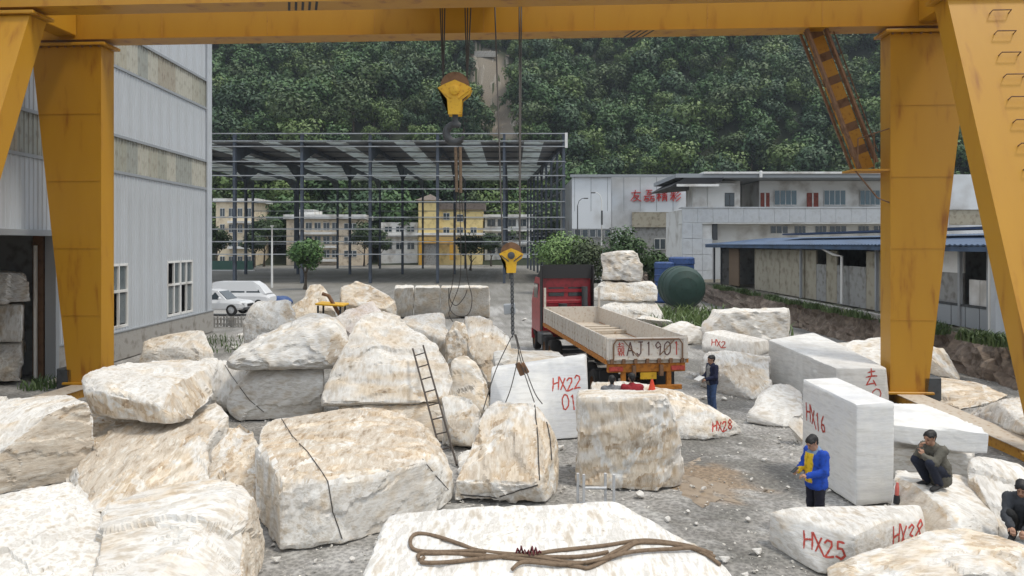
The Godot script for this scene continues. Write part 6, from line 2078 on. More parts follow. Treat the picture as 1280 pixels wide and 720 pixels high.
func person(label: String, at: Vector3, turn: float, j: Dictionary, top_paint: Callable, trousers: Color, sleeves := true, coat := 0.0, hair_col := Color(1, 1, 1)) -> Node3D:
	var t := thing("person", label, "person", at, turn)
	var skin := func(_p): return Color(1, 1, 1)
	var body := Geo.new()
	var bones := [[j["neck"] - (j["neck"] - j["chest"]) * 0.3, j["head"] - Vector3(0, 0.05, 0), 0.058, 0.052], [j["chest"], j["pelvis"], 0.12, 0.12], [j["shr"], j["shl"], 0.055, 0.055]]
	for s in ["r", "l"]:
		bones.append_array([[j["sh" + s], j["el" + s], 0.05, 0.04], [j["el" + s], j["wr" + s], 0.042, 0.027], [j["hip" + s], j["kn" + s], 0.085, 0.055], [j["kn" + s], j["an" + s], 0.055, 0.04], [j["an" + s], j["toe" + s], 0.035, 0.03]])
	surf_net(body, bones, 0.018, 0.03, skin)
	# head with brow, nose, mouth, chin and ears, on a fine grid
	var fw: Vector3 = j["face"].normalized()
	var rt := Vector3.UP.cross(fw).normalized()
	var up := fw.cross(rt)
	var H: Vector3 = j["head"]
	var q := func(a: float, b: float, c: float) -> Vector3: return H + rt * a + up * b + fw * c
	var hb := [[q.call(0, 0.045, -0.035), q.call(0, 0.04, 0.025), 0.077, 0.07], [q.call(0, -0.02, 0.035), q.call(0, -0.075, 0.05), 0.055, 0.036], [q.call(-0.035, 0.012, 0.075), q.call(0.035, 0.012, 0.075), 0.02, 0.02], [q.call(0, 0.0, 0.09), q.call(0, -0.032, 0.108), 0.009, 0.014], [q.call(-0.018, -0.06, 0.083), q.call(0.018, -0.06, 0.083), 0.01, 0.01], [q.call(-0.074, 0.01, -0.005), q.call(-0.078, -0.025, -0.005), 0.014, 0.01], [q.call(0.074, 0.01, -0.005), q.call(0.078, -0.025, -0.005), 0.014, 0.01], [q.call(0, -0.06, -0.02), j["neck"], 0.05, 0.055]]
	var face_paint := func(p: Vector3) -> Color:
		var a: float = (p - H).dot(rt)
		var b: float = (p - H).dot(up)
		var c: float = (p - H).dot(fw)
		if c > 0.05 and absf(absf(a) - 0.032) < 0.014 and absf(b + 0.003) < 0.008:
			return Color(0.12, 0.1, 0.1)
		if c > 0.05 and absf(absf(a) - 0.033) < 0.02 and absf(b - 0.022) < 0.006:
			return Color(0.15, 0.12, 0.11)
		if c > 0.06 and absf(a) < 0.024 and absf(b + 0.061) < 0.008:
			return Color(0.85, 0.55, 0.5)
		return Color(1, 1, 1)
	surf_net(body, hb, 0.0055, 0.018, face_paint)
	# hands: palm, four unequal bent fingers, thumb from the side of the palm
	for s in [["r", -1.0], ["l", 1.0]]:
		var w: Vector3 = j["wr" + s[0]]
		var dir: Vector3 = j["hd" + s[0]].normalized()
		var side := dir.cross(Vector3.UP)
		side = side.normalized() if side.length() > 0.1 else Vector3.RIGHT
		var palm_n := side.cross(dir)
		var fb := [[w, w + dir * 0.07, 0.026, 0.03], [w + dir * 0.04 - side * 0.022, w + dir * 0.08 - side * 0.028, 0.018, 0.014], [w + dir * 0.04 + side * 0.022, w + dir * 0.08 + side * 0.028, 0.018, 0.014]]
		var ln := [0.068, 0.078, 0.072, 0.055]
		for k in 4:
			var b0: Vector3 = w + dir * 0.085 + side * (-0.03 + 0.02 * k)
			var b1: Vector3 = b0 + (dir * 0.8 - palm_n * 0.5).normalized() * ln[k] * 0.5
			var b2: Vector3 = b1 + (dir * 0.25 - palm_n * 0.95).normalized() * ln[k] * 0.5
			fb.append([b0, b1, 0.0092, 0.0088])
			fb.append([b1, b2, 0.0088, 0.0078])
		var th: Vector3 = w + dir * 0.03 - side * 0.03 * s[1]
		var th1: Vector3 = th + (dir * 0.7 - side * 0.8 * s[1] - palm_n * 0.3).normalized() * 0.035
		fb.append([th, th1, 0.012, 0.0105])
		fb.append([th1, th1 + (dir * 0.9 - palm_n * 0.5).normalized() * 0.03, 0.0102, 0.0085])
		surf_net(body, fb, 0.0065, 0.008, skin)
	part("body", body, M["skin"], t)
	# hair
	var hair := Geo.new()
	var hcol := func(_p): return hair_col
	surf_net(hair, [[q.call(0, 0.062, -0.045), q.call(0, 0.066, 0.02), 0.079, 0.068], [q.call(0, 0.02, -0.06), q.call(0, -0.03, -0.062), 0.066, 0.045], [q.call(-0.05, 0.05, 0.055), q.call(0.05, 0.055, 0.055), 0.026, 0.026], [q.call(-0.072, 0.03, 0.0), q.call(-0.07, 0.06, 0.02), 0.014, 0.016], [q.call(0.072, 0.03, 0.0), q.call(0.07, 0.06, 0.02), 0.014, 0.016]], 0.009, 0.02, hcol)
	for k in hair.v.size():
		hair.v[k] += hair.n[k] * (nz_fine.get_noise_3dv(hair.v[k] * 9.0 + at) * 0.009 + 0.003)
	part("hair", hair, M["hair"], t)
	# jacket or shirt
	var top := Geo.new()
	var tb := [[j["chest"] + (j["shr"] - j["chest"]) * 0.35, j["waist"] + (j["hipr"] - j["waist"]) * 0.4, 0.15, 0.15], [j["chest"] + (j["shl"] - j["chest"]) * 0.35, j["waist"] + (j["hipl"] - j["waist"]) * 0.4, 0.125, 0.125], [j["waist"] + Vector3(-0.06, 0, 0), j["pelvis"] + Vector3(-0.055, 0.02 - coat, 0), 0.14, 0.155], [j["waist"] + Vector3(0.06, 0, 0), j["pelvis"] + Vector3(0.055, 0.02 - coat, 0), 0.14, 0.155], [j["shr"], j["shl"], 0.072, 0.072], [j["neck"] + Vector3(0, -0.03, 0), j["neck"] + Vector3(0, 0.015, -0.005), 0.075, 0.066]]
	for s in ["r", "l"]:
		tb.append([j["sh" + s], j["el" + s], 0.08, 0.066])
		if sleeves:
			tb.append([j["el" + s], j["wr" + s] + (j["el" + s] - j["wr" + s]) * 0.06, 0.066, 0.052])
	surf_net(top, tb, 0.015, 0.035, top_paint)
	for k in top.v.size():
		var p := top.v[k]
		top.v[k] = p + top.n[k] * (nz_fine.get_noise_3dv(p * Vector3(3, 1.6, 3) + at) * 0.022 + nz_mid.get_noise_3dv(p * 4.0 + at) * 0.012)
	part("jacket", top, M["cloth"], t)
	var tr := Geo.new()
	var pb := [[j["pelvis"] + Vector3(-0.06, 0, 0), j["pelvis"] + Vector3(0.06, 0, 0), 0.125, 0.125], [j["pelvis"], j["waist"], 0.12, 0.11]]
	for s in ["r", "l"]:
		pb.append([j["hip" + s], j["kn" + s], 0.105, 0.075])
		pb.append([j["kn" + s], j["an" + s] + Vector3(0, 0.02, 0), 0.075, 0.066])
	surf_net(tr, pb, 0.016, 0.03, func(_p): return trousers)
	for k in tr.v.size():
		var p := tr.v[k]
		tr.v[k] = p + tr.n[k] * (nz_fine.get_noise_3dv(p * 3.0 + at) * 0.013)
	part("trousers", tr, M["cloth"], t)
	for s in ["r", "l"]:
		var sh := Geo.new()
		var dn := Vector3(0, -0.02, 0)
		surf_net(sh, [[j["an" + s] + dn, j["toe" + s], 0.05, 0.042], [j["an" + s] + dn - (j["toe" + s] - j["an" + s]).normalized() * 0.05, j["an" + s], 0.045, 0.045]], 0.013, 0.02, func(_p): return Color(0.03, 0.03, 0.03))
		part("shoe", sh, M["cloth"], t)
	return t


func make_people() -> void:
	# blue and yellow jacket, reading a slip of paper beside the tall sawn block
	var j := stand_pose(1.68)
	j["face"] = Vector3(0.0, -0.5, 1)
	j["head"] += Vector3(0, -0.02, 0.05)
	j["elr"] = Vector3(-0.24, 1.1, 0.06)
	j["ell"] = Vector3(0.25, 1.1, 0.04)
	j["wrr"] = Vector3(-0.11, 1.06, 0.3)
	j["wrl"] = Vector3(0.1, 1.02, 0.28)
	j["hdr"] = Vector3(0.4, 0.1, 1)
	j["hdl"] = Vector3(-0.4, 0.1, 1)
	var blue := func(p: Vector3) -> Color:
		if p.y < 1.37 and p.z > 0.085 + 0.1 * (1.37 - p.y) * absf(p.x - 0.02) and p.x > -0.13 and p.x < 0.065 and p.y > 0.86:
			return Color(0.75, 0.5, 0.02)
		if p.y > 1.37 and absf(p.x) < 0.1:
			return Color(0.2, 0.3, 0.45)
		return Color(0.012, 0.07, 0.42)
	var pa := P(1020, 664, 12.95)
	var pn := person("man standing in a bright blue jacket with a yellow front, looking at his hands", Vector3(pa.x, 0, -12.95), deg_to_rad(-70), j, blue, Color(0.012, 0.014, 0.025), true, 0.08)
	var ph := thing("phone", "small black phone held by the man in the blue jacket", "phone", pn.transform * Vector3(-0.04, 1.1, 0.42), deg_to_rad(-70))
	one_box("case", Vector3.ZERO, Vector3(0.075, 0.15, 0.012), M["black"], ph, Basis(Vector3.RIGHT, -1.0), 0.004)
	one_box("screen", Vector3(0, 0.005, 0.0085), Vector3(0.066, 0.135, 0.003), M["glass"], ph, Basis(Vector3.RIGHT, -1.0))
	# squatting man in a grey jacket, hand at his mouth
	j = squat_pose()
	j["wrr"] = Vector3(-0.05, 0.7, 0.24)
	j["elr"] = Vector3(-0.15, 0.5, 0.2)
	j["hdr"] = Vector3(0.25, 1, -0.05)
	j["wrl"] = Vector3(0.03, 0.6, 0.27)
	j["hdl"] = Vector3(-0.3, 1, 0.0)
	var h := hit(["r30"], 1168, 611)
	var foot: Vector3 = h[0] if h else P(1168, 611, 13.2)
	person("man squatting in a grey olive jacket and dark jeans, hand at his mouth", foot + Vector3(0, 0.0, -0.05), deg_to_rad(-68), j, func(_p): return Color(0.13, 0.125, 0.1), Color(0.012, 0.016, 0.032), true, 0.12)
	# crouching man in dark clothes at the picture's right
	j = squat_pose()
	j["wrr"] = Vector3(-0.1, 0.36, 0.5)
	j["wrl"] = Vector3(0.06, 0.33, 0.48)
	j["elr"] = Vector3(-0.19, 0.44, 0.27)
	j["ell"] = Vector3(0.19, 0.42, 0.25)
	j["hdr"] = Vector3(0.3, -0.5, 1)
	j["hdl"] = Vector3(-0.3, -0.5, 1)
	j["face"] = Vector3(0, -0.4, 1)
	var fp := P(1277, 668, 12.0)
	var pb := P(1277, 680, 12.0)
	var seat := thing("low_stone", "low flat stone under the crouching man in dark clothes", "stone", Vector3(pb.x, 0, -12.0))
	var pts := []
	for k in 6:
		var a := TAU * k / 6.0
		pts.append(Vector3(cos(a) * 0.4, 0, sin(a) * 0.32))
		pts.append(Vector3(cos(a) * 0.36, 0.21, sin(a) * 0.28))
	var sr := rock_mesh(pts, {"L": 0.1, "amp": 0.15, "tan": 0.2}, Vector3.ZERO)
	part("stone", rock_surfaces(sr, M["marble"], M["tan"]), null, seat)
	person("man crouching in dark clothes with short black hair, hands before his knees", Vector3(fp.x, 0.2, -12.0), deg_to_rad(-38), j, func(_p): return Color(0.05, 0.052, 0.06), Color(0.012, 0.012, 0.015))
	# man in a navy jacket by the truck
	j = stand_pose(1.7)
	j["wrr"] = Vector3(-0.1, 1.05, 0.26)
	j["elr"] = Vector3(-0.25, 1.1, 0.02)
	j["ell"] = Vector3(0.25, 1.1, 0.02)
	j["wrl"] = Vector3(0.1, 1.03, 0.26)
	var pd := P(890, 516, 22.0)
	pn = person("man in a navy jacket and blue jeans standing behind the long low boulder", Vector3(pd.x, 0, -22.0), deg_to_rad(-75), j, func(p: Vector3): return Color(0.3, 0.3, 0.3) if p.z > 0.09 and absf(p.x) < 0.08 else Color(0.012, 0.017, 0.05), Color(0.05, 0.09, 0.19))
	var pp := thing("paper", "white sheet of paper held by the man in the navy jacket", "paper", pn.transform * Vector3(0, 1.05, 0.42), deg_to_rad(-75))
	one_box("sheet", Vector3.ZERO, Vector3(0.3, 0.008, 0.22), M["white_paint"], pp, Basis(Vector3.RIGHT, 0.5))
	# two seen from behind below the tailgate
	j = stand_pose(1.72)
	var pe := P(765, 540, 18.5)
	person("dark haired person in a grey shirt seen from behind below the tailgate", Vector3(pe.x, 0, -18.5), deg_to_rad(172), j, func(_p): return Color(0.2, 0.2, 0.21), Color(0.03, 0.03, 0.04))
	j = stand_pose(1.8)
	var pf := P(790, 540, 18.4)
	person("person in a red and navy jacket seen from behind below the tailgate", Vector3(pf.x, 0, -18.4), deg_to_rad(185), j, func(p: Vector3): return Color(0.3, 0.02, 0.03) if p.y > 1.27 else Color(0.02, 0.022, 0.05), Color(0.02, 0.02, 0.03))


func tube_between(pts: Array, n := 6) -> Array:
	var c := Curve3D.new()
	for k in pts.size():
		var a: Vector3 = pts[maxi(k - 1, 0)]
		var b: Vector3 = pts[mini(k + 1, pts.size() - 1)]
		c.add_point(pts[k], -(b - a) / 6.0, (b - a) / 6.0)
	var out := []
	for k in pts.size() - 1:
		for q in n:
			out.append(c.sample(k, float(q) / n))
	out.append(pts[-1])
	return out


func wire_thing(called: String, label: String, cat: String, paths: Array, r: float, m: Material) -> void:
	var base: Vector3 = paths[0][0]
	var t := thing(called, label, cat, base)
	for p in paths:
		if p.size() > 1:
			one_tube("strand", p.map(func(q): return q - base), r, m, t, 6)


func make_small_things() -> void:
	M["ladder"] = mat(Color(0.07, 0.055, 0.045), 0.8)
	# ladder leaning on the pyramid shaped boulder
	var a0 := P(516, 436, 20.5)
	var b0 := P(529, 432, 20.5)
	var a1 := P(541, 565, 17.4)
	var b1 := P(571, 581, 16.8)
	a1 = a0 + (b1 - b0) * 0.99 + Vector3(0.02, 0, 0)
	var lt := thing("ladder", "rusty iron ladder leaning against the pyramid shaped boulder", "ladder", Vector3(b1.x, 0, b1.z))
	var o := lt.position
	for q in [[a0, a1], [b0, b1]]:
		one_tube("rail", [q[0] - o, q[1] - o], 0.026, M["ladder"], lt, 8)
	for k in 8:
		var s := 0.07 + k * 0.115
		one_tube("rung", [a0.lerp(a1, s) - o, b0.lerp(b1, s) - o], 0.017, M["ladder"], lt, 6)
	# white trestle
	var tp := P(746, 627, 14.2)
	var tt := thing("trestle", "small white metal trestle in front of the square tan boulder", "trestle", Vector3(tp.x, 0, -14.2))
	o = tt.position
	for x in [726, 762]:
		var w := 7.0 if x < 740 else 10.0
		for s in [-1.0, 1.0]:
			var p := P(x + s * w / 2, 592, 14.2)
			one_box("post", Vector3(p.x, p.y / 2, -14.2 + s * 0.04) - o, Vector3(0.05, p.y, 0.05), M["alu"], tt, Basis(), 0.006)
	var ca := P(729, 610, 14.2)
	var cb := P(758, 610, 14.2)
	one_tube("crossbar", [ca - o, cb - o], 0.03, M["alu"], tt, 8)
	one_box("foot_bar", Vector3((ca.x + cb.x) / 2, 0.05, -14.2) - o, Vector3(0.6, 0.05, 0.05), M["alu"], tt)
	# traffic cone
	var ch := hit(["hx28"], 815, 491)
	var cpos: Vector3 = ch[0] if ch else P(815, 491, 20.5)
	var ct := thing("traffic_cone", "small orange red cone standing on the boulder marked HX28", "cone", cpos)
	var g := Geo.new()
	g.lathe(Vector3.ZERO, Vector3.UP, [[0.12, 0.02], [0.03, 0.36], [0.0, 0.37]], 14)
	part("cone", g, mat(Color(0.65, 0.06, 0.02), 0.5), ct)
	one_box("foot", Vector3(0, 0.012, 0), Vector3(0.28, 0.024, 0.28), M["black"], ct)
	# red bottle by the squatting man
	var bh := hit(["r30"], 1121, 627)
	var bpos: Vector3 = bh[0] if bh else P(1121, 627, 12.6)
	var bt := thing("red_flask", "red flask with a black foot standing by the squatting man's boulder", "flask", bpos + Vector3(0, -0.03, 0.0))
	g = Geo.new()
	g.lathe(Vector3(0, 0.14, 0), Vector3(0.05, 1, 0), [[0.0, 0.0], [0.03, 0.0], [0.034, 0.02], [0.034, 0.14], [0.025, 0.18], [0.02, 0.22], [0.0, 0.22]], 14)
	part("bottle", g, mat(Color(0.62, 0.14, 0.11), 0.5), bt)
	g = Geo.new()
	g.lathe(Vector3.ZERO, Vector3.UP, [[0.0, 0.0], [0.06, 0.0], [0.045, 0.14], [0.0, 0.14]], 12)
	part("foot", g, M["black"], bt)
	# wire sling round the tan streaked boulder, hung from the small block by a chain
	var hub := P(641, 418, 16.6)
	var chain_top := P(640, 348, 18.0)
	var st := thing("wire_sling", "thin wire sling holding the tan streaked boulder", "sling", hub)
	var shackle := P(650, 462, 16.4)
	for q in [[[640, 420], [620, 462], [604, 512]], [[643, 418], [648, 440], [640, 480], [632, 503]], [[644, 418], [652, 455], [660, 480], [668, 503]], [[645, 418], [655, 455], [668, 490], [678, 505]]]:
		var free := []
		for p in q:
			free.append(P(p[0], p[1], lerpf(16.6, 15.9, (p[1] - 418.0) / 90.0)))
		one_tube("strand", tube_between(free).map(func(p): return p - hub), 0.012, M["wire"], st, 6)
	for path in [[[604, 514], [592, 545], [577, 580]], [[668, 507], [672, 545], [674, 600]], [[679, 511], [687, 545], [689, 575]], [[576, 618], [620, 622], [672, 606]]]:
		var p2 := drape(["r21"], path, 0.012)
		if p2.size() > 1:
			one_tube("strand", p2.map(func(p): return p - hub), 0.012, M["wire"], st, 6)
	one_box("shackle", shackle - hub + Vector3(0, 0.02, 0.05), Vector3(0.12, 0.3, 0.06), M["rust"], st, Basis(Vector3.BACK, 0.4), 0.02)
	one_box("shackle", P(656, 460, 16.3) - hub, Vector3(0.1, 0.26, 0.06), M["rust"], st, Basis(Vector3.BACK, 0.5), 0.02)
	var cn := thing("lifting_chain", "black lifting chain with a grey control box under the small hook block", "chain", hub)
	for k in 27:
		var p := chain_top.lerp(hub, k / 26.0)
		var lk := Geo.new()
		var ring := []
		var turn_ := k % 2
		for q in 9:
			var an := TAU * q / 8.0
			ring.append(p - hub + Vector3(cos(an) * 0.032 if turn_ else 0.0, sin(an) * 0.062, 0.0 if turn_ else cos(an) * 0.032))
		lk.tube(ring, 0.013, 5, false)
		part("link", lk, M["dark_steel"], cn)
	one_box("control_box", P(637, 386, 17.4) - hub, Vector3(0.27, 0.24, 0.22), M["trim"], cn, Basis(Vector3.BACK, 0.1), 0.02)
	# long sling from the big hook: rusty double bar, then thin wires and loops near the stones
	var hk := P(572, 190, 22.9)
	var ls := thing("hanging_sling", "rusty doubled sling hanging from the big hook with loose wire loops below", "sling", hk)
	one_tube("doubled_rope", [Vector3(-0.06, 0.15, 0), P(571, 240, 22.9) - hk], 0.05, M["rope"], ls, 8)
	one_tube("doubled_rope", [Vector3(0.08, 0.15, 0), P(576, 241, 22.9) - hk], 0.05, M["rope"], ls, 8)
	for q in [[[571, 239], [569, 290], [566, 350], [562, 372], [570, 382], [580, 372], [584, 362]], [[576, 240], [581, 290], [584, 345], [590, 372], [586, 392], [572, 395], [562, 385], [561, 360]], [[574, 240], [576, 300], [575, 350], [566, 378], [561, 392], [566, 402]]]:
		one_tube("wire", tube_between(q.map(func(p): return P(p[0], p[1], 22.9)), 5).map(func(p): return p - hk), 0.013, M["wire"], ls, 5)
	# wires lying on the stones
	wire_thing("wire_rope", "thin wire trailing over the huge tan topped boulder", "wire", [drape(["r14", "r10", "r48"], [[352, 524], [365, 545], [385, 566], [400, 587], [410, 602], [416, 640], [430, 680]], 0.009)], 0.009, M["wire"])
	wire_thing("wire_rope", "thin wire hanging down the pale grey squared block", "wire", [drape(["r8", "r10"], [[277, 450], [290, 470], [300, 484], [312, 500], [330, 515]], 0.009)], 0.009, M["wire"])
	wire_thing("wire_rope", "short wire lying at the foot of the huge tan topped boulder", "wire", [drape(["r14"], [[528, 574], [545, 595], [560, 612]], 0.007)], 0.007, M["wire"])
	# brown ropes coiled on the white slab in front
	var coils := [[[905, 706], [890, 694], [860, 684], [820, 678], [795, 678], [755, 684], [700, 690], [655, 695], [600, 690], [575, 682], [545, 672], [522, 669], [513, 677], [518, 689], [545, 692], [600, 691], [650, 697], [720, 698], [760, 692]], [[530, 700], [528, 706], [560, 706], [610, 700], [655, 698], [710, 706], [745, 705], [770, 692], [795, 680]], [[640, 716], [655, 707], [700, 710], [740, 706], [790, 694], [840, 690], [870, 690], [892, 700]], [[524, 702], [524, 695], [545, 694], [600, 696], [660, 702], [720, 710], [735, 712], [760, 700], [780, 690], [800, 680], [850, 684], [880, 694], [900, 708]]]
	var paths := []
	for k in coils.size():
		var pts := []
		for q in coils[k]:
			var hh := hit(["r24"], q[0], q[1])
			if hh:
				pts.append(hh[0] + hh[1] * (0.022 + 0.012 * (k % 3)))
		if pts.size() > 2:
			paths.append(tube_between(pts, 6))
	wire_thing("rope_coil", "brown greased wire ropes folded and tied on the bright white slab", "rope", paths, 0.025, M["rope"])
	var ties := thing("rope_tie", "dark red cloth ties knotted round the brown wire ropes", "tie", Vector3(0, 0, 0))
	var th := hit(["r24"], 657, 697)
	if th:
		ties.position = th[0]
		for k in 7:
			var an := k * 0.9
			one_tube("knot", [Vector3(-0.12 + k * 0.045, 0.05, 0.02 * sin(an)), Vector3(-0.1 + k * 0.045, 0.12 + 0.03 * sin(an * 2.0), 0.02), Vector3(-0.08 + k * 0.045, 0.05, -0.05 * cos(an))], 0.014, mat(Color(0.12, 0.02, 0.025), 0.8), ties, 5)
	# --- yard tree and shrubs
	leafy("yard_tree", "round green tree growing before the steel frame", P(381, 360, 82.0), 1.9, 2.2, 4.0, Color(0.05, 0.12, 0.03), Color(0.11, 0.2, 0.05), 14, 0.3, 21)
	leafy("broad_shrub", "broad light green shrub behind the truck cab", P(700, 352, 76.0), 1.3, 3.2, 5.6, Color(0.12, 0.21, 0.06), Color(0.2, 0.3, 0.1), 16, 0.3, 22)
	leafy("broad_shrub", "olive shrub between the street lamps and the truck cab", P(738, 352, 74.0), 1.3, 2.6, 5.2, Color(0.06, 0.09, 0.035), Color(0.1, 0.13, 0.06), 14, 0.3, 23)
	leafy("broad_shrub", "dark green tree above the crinkled grey stone", P(783, 352, 70.0), 1.6, 2.4, 5.4, Color(0.035, 0.075, 0.025), Color(0.06, 0.11, 0.03), 14, 0.3, 24)
	leafy("broad_shrub", "dark green tree before the grey lower wall of the works", P(812, 350, 72.0), 1.6, 2.0, 3.4, Color(0.03, 0.065, 0.022), Color(0.07, 0.13, 0.035), 12, 0.3, 25)
	leafy("broad_shrub", "small dark tree at the yellow house's gate", P(588, 345, 140.0), 2.5, 3.2, 5.0, Color(0.03, 0.055, 0.02), Color(0.05, 0.08, 0.03), 12, 0.5, 26)
	var bt2 := [[330, 165.0, 9.0, "tall tree between the cream flats and the brick house"], [345, 185.0, 8.0, "second tall tree beside the brick house"], [270, 150.0, 7.0, "tree hiding the cream flats' left side"], [465, 185.0, 8.5, "tree between the brick house and the yellow house"], [505, 190.0, 9.0, "dark tree behind the yellow house's stair tower"], [250, 140.0, 8.0, "tree beyond the factory corner"], [318, 160.0, 6.0, "small tree beside the cream flats"], [455, 166.0, 8.0, "tree at the brick house's right corner"], [474, 170.0, 6.5, "small tree before the yellow house's white wing"], [614, 168.0, 6.0, "small tree before the low white terrace"]]
	for k in bt2.size():
		var q: Array = bt2[k]
		leafy("village_tree", q[3], P(q[0], 305 + 4650.0 / q[1], q[1]), q[2] * 0.55, q[2] * 0.42, q[2] * 0.75, Color(0.03, 0.06, 0.02), Color(0.06, 0.1, 0.035), 14, 0.5, 30 + k)
	# weeds by the tank, ferns on the bank's brow
	grass("weeds", "tall green weeds round the tank and wide white block", [[Vector3(11.5, 0, -46), Vector3(3.4, 0, 7.0), 900, 0.9]], Color(0.07, 0.12, 0.03), Color(0.13, 0.18, 0.06))
	var brow := []
	for k in 60:
		var d := rng.randf_range(24.0, 62.0)
		if d > 38.0 and rng.randf() < 0.4:
			continue
		brow.append([Vector3(lane(18.15, d) + rng.randf_range(-0.35, 0.3), 1.35, -d), Vector3(0.35, 0.1, 0.6), 80, 0.46 if d < 36 else 0.36])
	grass("bank_plants", "ferny green plants hanging over the brow of the earth bank", brow, Color(0.04, 0.07, 0.02), Color(0.09, 0.13, 0.045))
	grass("plinth_weeds", "low weeds by the factory corner", [[Vector3(-14.5, 0, -37), Vector3(1.6, 0, 3.0), 260, 0.26], [Vector3(-16.4, 0, -26), Vector3(0.6, 0, 0.8), 120, 0.35]], Color(0.05, 0.09, 0.025), Color(0.1, 0.15, 0.05))
	# low grey palings by the factory corner
	var pal := thing("paling_fence", "low grey paling fence between the factory corner and the pickup", "fence", P(282, 415, 45.0) * Vector3(1, 0, 1))
	for k in 16:
		var x := -1.1 + k * 0.16
		one_box("pale", Vector3(x, 0.3, 0.15 * sin(k * 0.7)), Vector3(0.12, 0.62 + 0.1 * sin(k * 2.1), 0.05), M["concrete"], pal, Basis(Vector3.BACK, 0.03 * sin(k * 1.7)), 0.01)
	for y in [0.15, 0.45]:
		one_box("rail", Vector3(0.1, y, -0.12), Vector3(2.6, 0.08, 0.06), M["grey_panel"], pal)
	# rubble and gravel
	var variants := []
	for k in 5:
		var pts := []
		var r := RandomNumberGenerator.new()
		r.seed = 900 + k
		for q in 11:
			pts.append(Vector3(r.randfn(), r.randfn() * 0.7, r.randfn()).normalized() * r.randf_range(0.4, 0.6))
		variants.append(rock_mesh(pts, {"L": 0.3, "amp": 0.8, "k": 0.03, "tan": -0.5}, Vector3.ZERO)["geo"].mesh())
	var spots := [[905, 700, 0.2], [870, 655, 0.14], [935, 650, 0.12], [880, 612, 0.16], [700, 560, 0.25], [712, 580, 0.18], [690, 600, 0.15], [800, 620, 0.22], [940, 600, 0.12], [955, 575, 0.15], [945, 690, 0.2], [705, 610, 0.12], [860, 640, 0.1], [990, 570, 0.14], [925, 555, 0.12], [345, 700, 0.16], [470, 680, 0.14], [440, 700, 0.12], [395, 702, 0.1], [870, 700, 0.12], [930, 720, 0.16], [910, 570, 0.1], [985, 610, 0.1], [835, 650, 0.16], [715, 545, 0.2], [735, 552, 0.16], [880, 498, 0.3], [905, 500, 0.22], [868, 470, 0.25], [300, 420, 0.5], [292, 436, 0.4], [655, 400, 0.4], [648, 440, 0.4]]
	for k in spots.size():
		var q: Array = spots[k]
		var n := MeshInstance3D.new()
		n.name = numbered("marble_fragment")
		n.mesh = variants[k % 5]
		n.material_override = M["marble"]
		add_child(n)
		var p := P(q[0], q[1], 0)
		n.position = p + Vector3(0, q[2] * 0.12, 0)
		n.scale = Vector3(1.2, 0.75, 1.0) * q[2]
		n.rotation.y = k * 1.3
		tag(n, "small broken marble fragment lying on the grey gravel", "stone fragment", "marble fragments scattered on the gravel")
	var mm := MultiMesh.new()
	mm.transform_format = MultiMesh.TRANSFORM_3D
	mm.use_colors = true
	mm.mesh = variants[1]
	var list := []
	for k in 15000:
		var d := 9.5 + pow(rng.randf(), 1.6) * 26.0
		var x := rng.randf_range(-0.5, 0.72) * d
		if nz_mid.get_noise_2d(x * 0.7, d * 0.7) + rng.randf_range(-0.4, 0.4) < -0.05:
			continue
		list.append([Vector3(x, -0.03, -d), pow(rng.randf(), 3.0) * 0.085 + 0.018])
	# spalls gathered round the feet of the stones
	for key in rocks:
		var rk: Dictionary = rocks[key]
		var dd: float = -rk["mid"].z
		if dd > 32.0 or rk["mid"].y > 0.3:
			continue
		for k in 90:
			var vv: Vector3 = rk["V"][rng.randi() % rk["V"].size()]
			if vv.y > 0.35:
				continue
			var off: Vector3 = (vv - rk["mid"]) * Vector3(1, 0, 1)
			var q: Vector3 = vv + off.normalized() * pow(rng.randf(), 2.0) * 0.6
			list.append([Vector3(q.x, -0.02, q.z), pow(rng.randf(), 2.5) * 0.13 + 0.025])
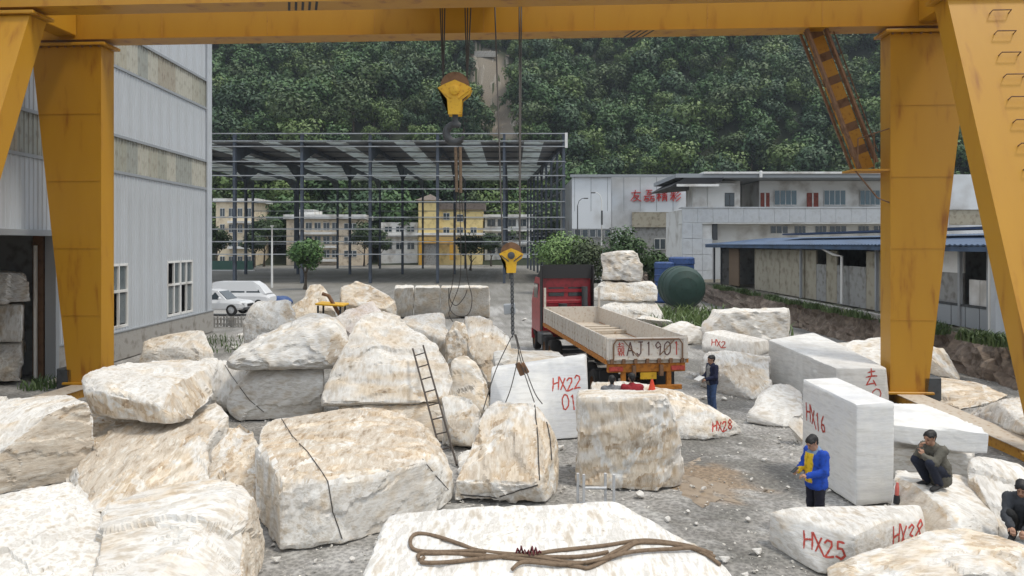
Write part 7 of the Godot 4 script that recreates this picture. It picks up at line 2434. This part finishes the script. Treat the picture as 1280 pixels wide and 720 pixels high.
	mm.instance_count = list.size()
	for k in list.size():
		var s: float = list[k][1]
		mm.set_instance_transform(k, Transform3D(Basis(Vector3.UP, rng.randf() * TAU).scaled(Vector3(s, s * 0.7, s)), list[k][0]))
		var v_ := rng.randf_range(0.35, 1.0)
		mm.set_instance_color(k, Color(v_, v_ * 0.97, v_ * 0.92))
	var mi := MultiMeshInstance3D.new()
	mi.name = "gravel"
	mi.multimesh = mm
	mi.material_override = M["gravel"]
	mi.set_meta("kind", "stuff")
	tag(mi, "loose grey and white stone chips on the yard", "gravel")
	add_child(mi)


func leafy(called: String, label: String, at: Vector3, stem: float, rad: float, hgt: float, ca: Color, cb: Color, clumps: int, leaf: float, s: int) -> void:
	var base := Vector3(at.x, 0, at.z)
	var t := thing(called, label, "tree" if called != "broad_shrub" else "shrub", base)
	part("trunk", tree_trunk(s, stem * 1.5, 0.12 + rad * 0.03), M["bark"], t)
	part("crown", crown_mesh(s, Vector3(0, stem + hgt * 0.42, 0), Vector3(rad, hgt * 0.5, rad), clumps * 2, 120, leaf, ca, cb), M["leaf"], t)


func grass(called: String, label: String, beds: Array, ca: Color, cb: Color) -> void:
	var g := Geo.new()
	for b in beds:
		for k in b[2]:
			var p: Vector3 = b[0] + Vector3(rng.randf_range(-1, 1), 0, rng.randf_range(-1, 1)) * b[1]
			var h: float = b[3] * rng.randf_range(0.5, 1.25)
			var a := rng.randf() * TAU
			var w := Vector3(cos(a), 0, sin(a)) * (0.012 + h * 0.045)
			var lean := Vector3(rng.randfn(), 0, rng.randfn()) * h * 0.3
			g.col = ca.lerp(cb, rng.randf())
			var m := p + Vector3(0, h * 0.6, 0) + lean * 0.4
			var e := p + Vector3(0, h * 0.9, 0) + lean * 1.3
			g.tri(p - w, p + w, m + w * 0.8)
			g.tri(p - w, m + w * 0.8, m - w * 0.8)
			g.tri(m - w * 0.8, m + w * 0.8, e)
	var o := part(called, g, M["leaf"], self)
	o.set_meta("kind", "stuff")
	tag(o, label, "plants")
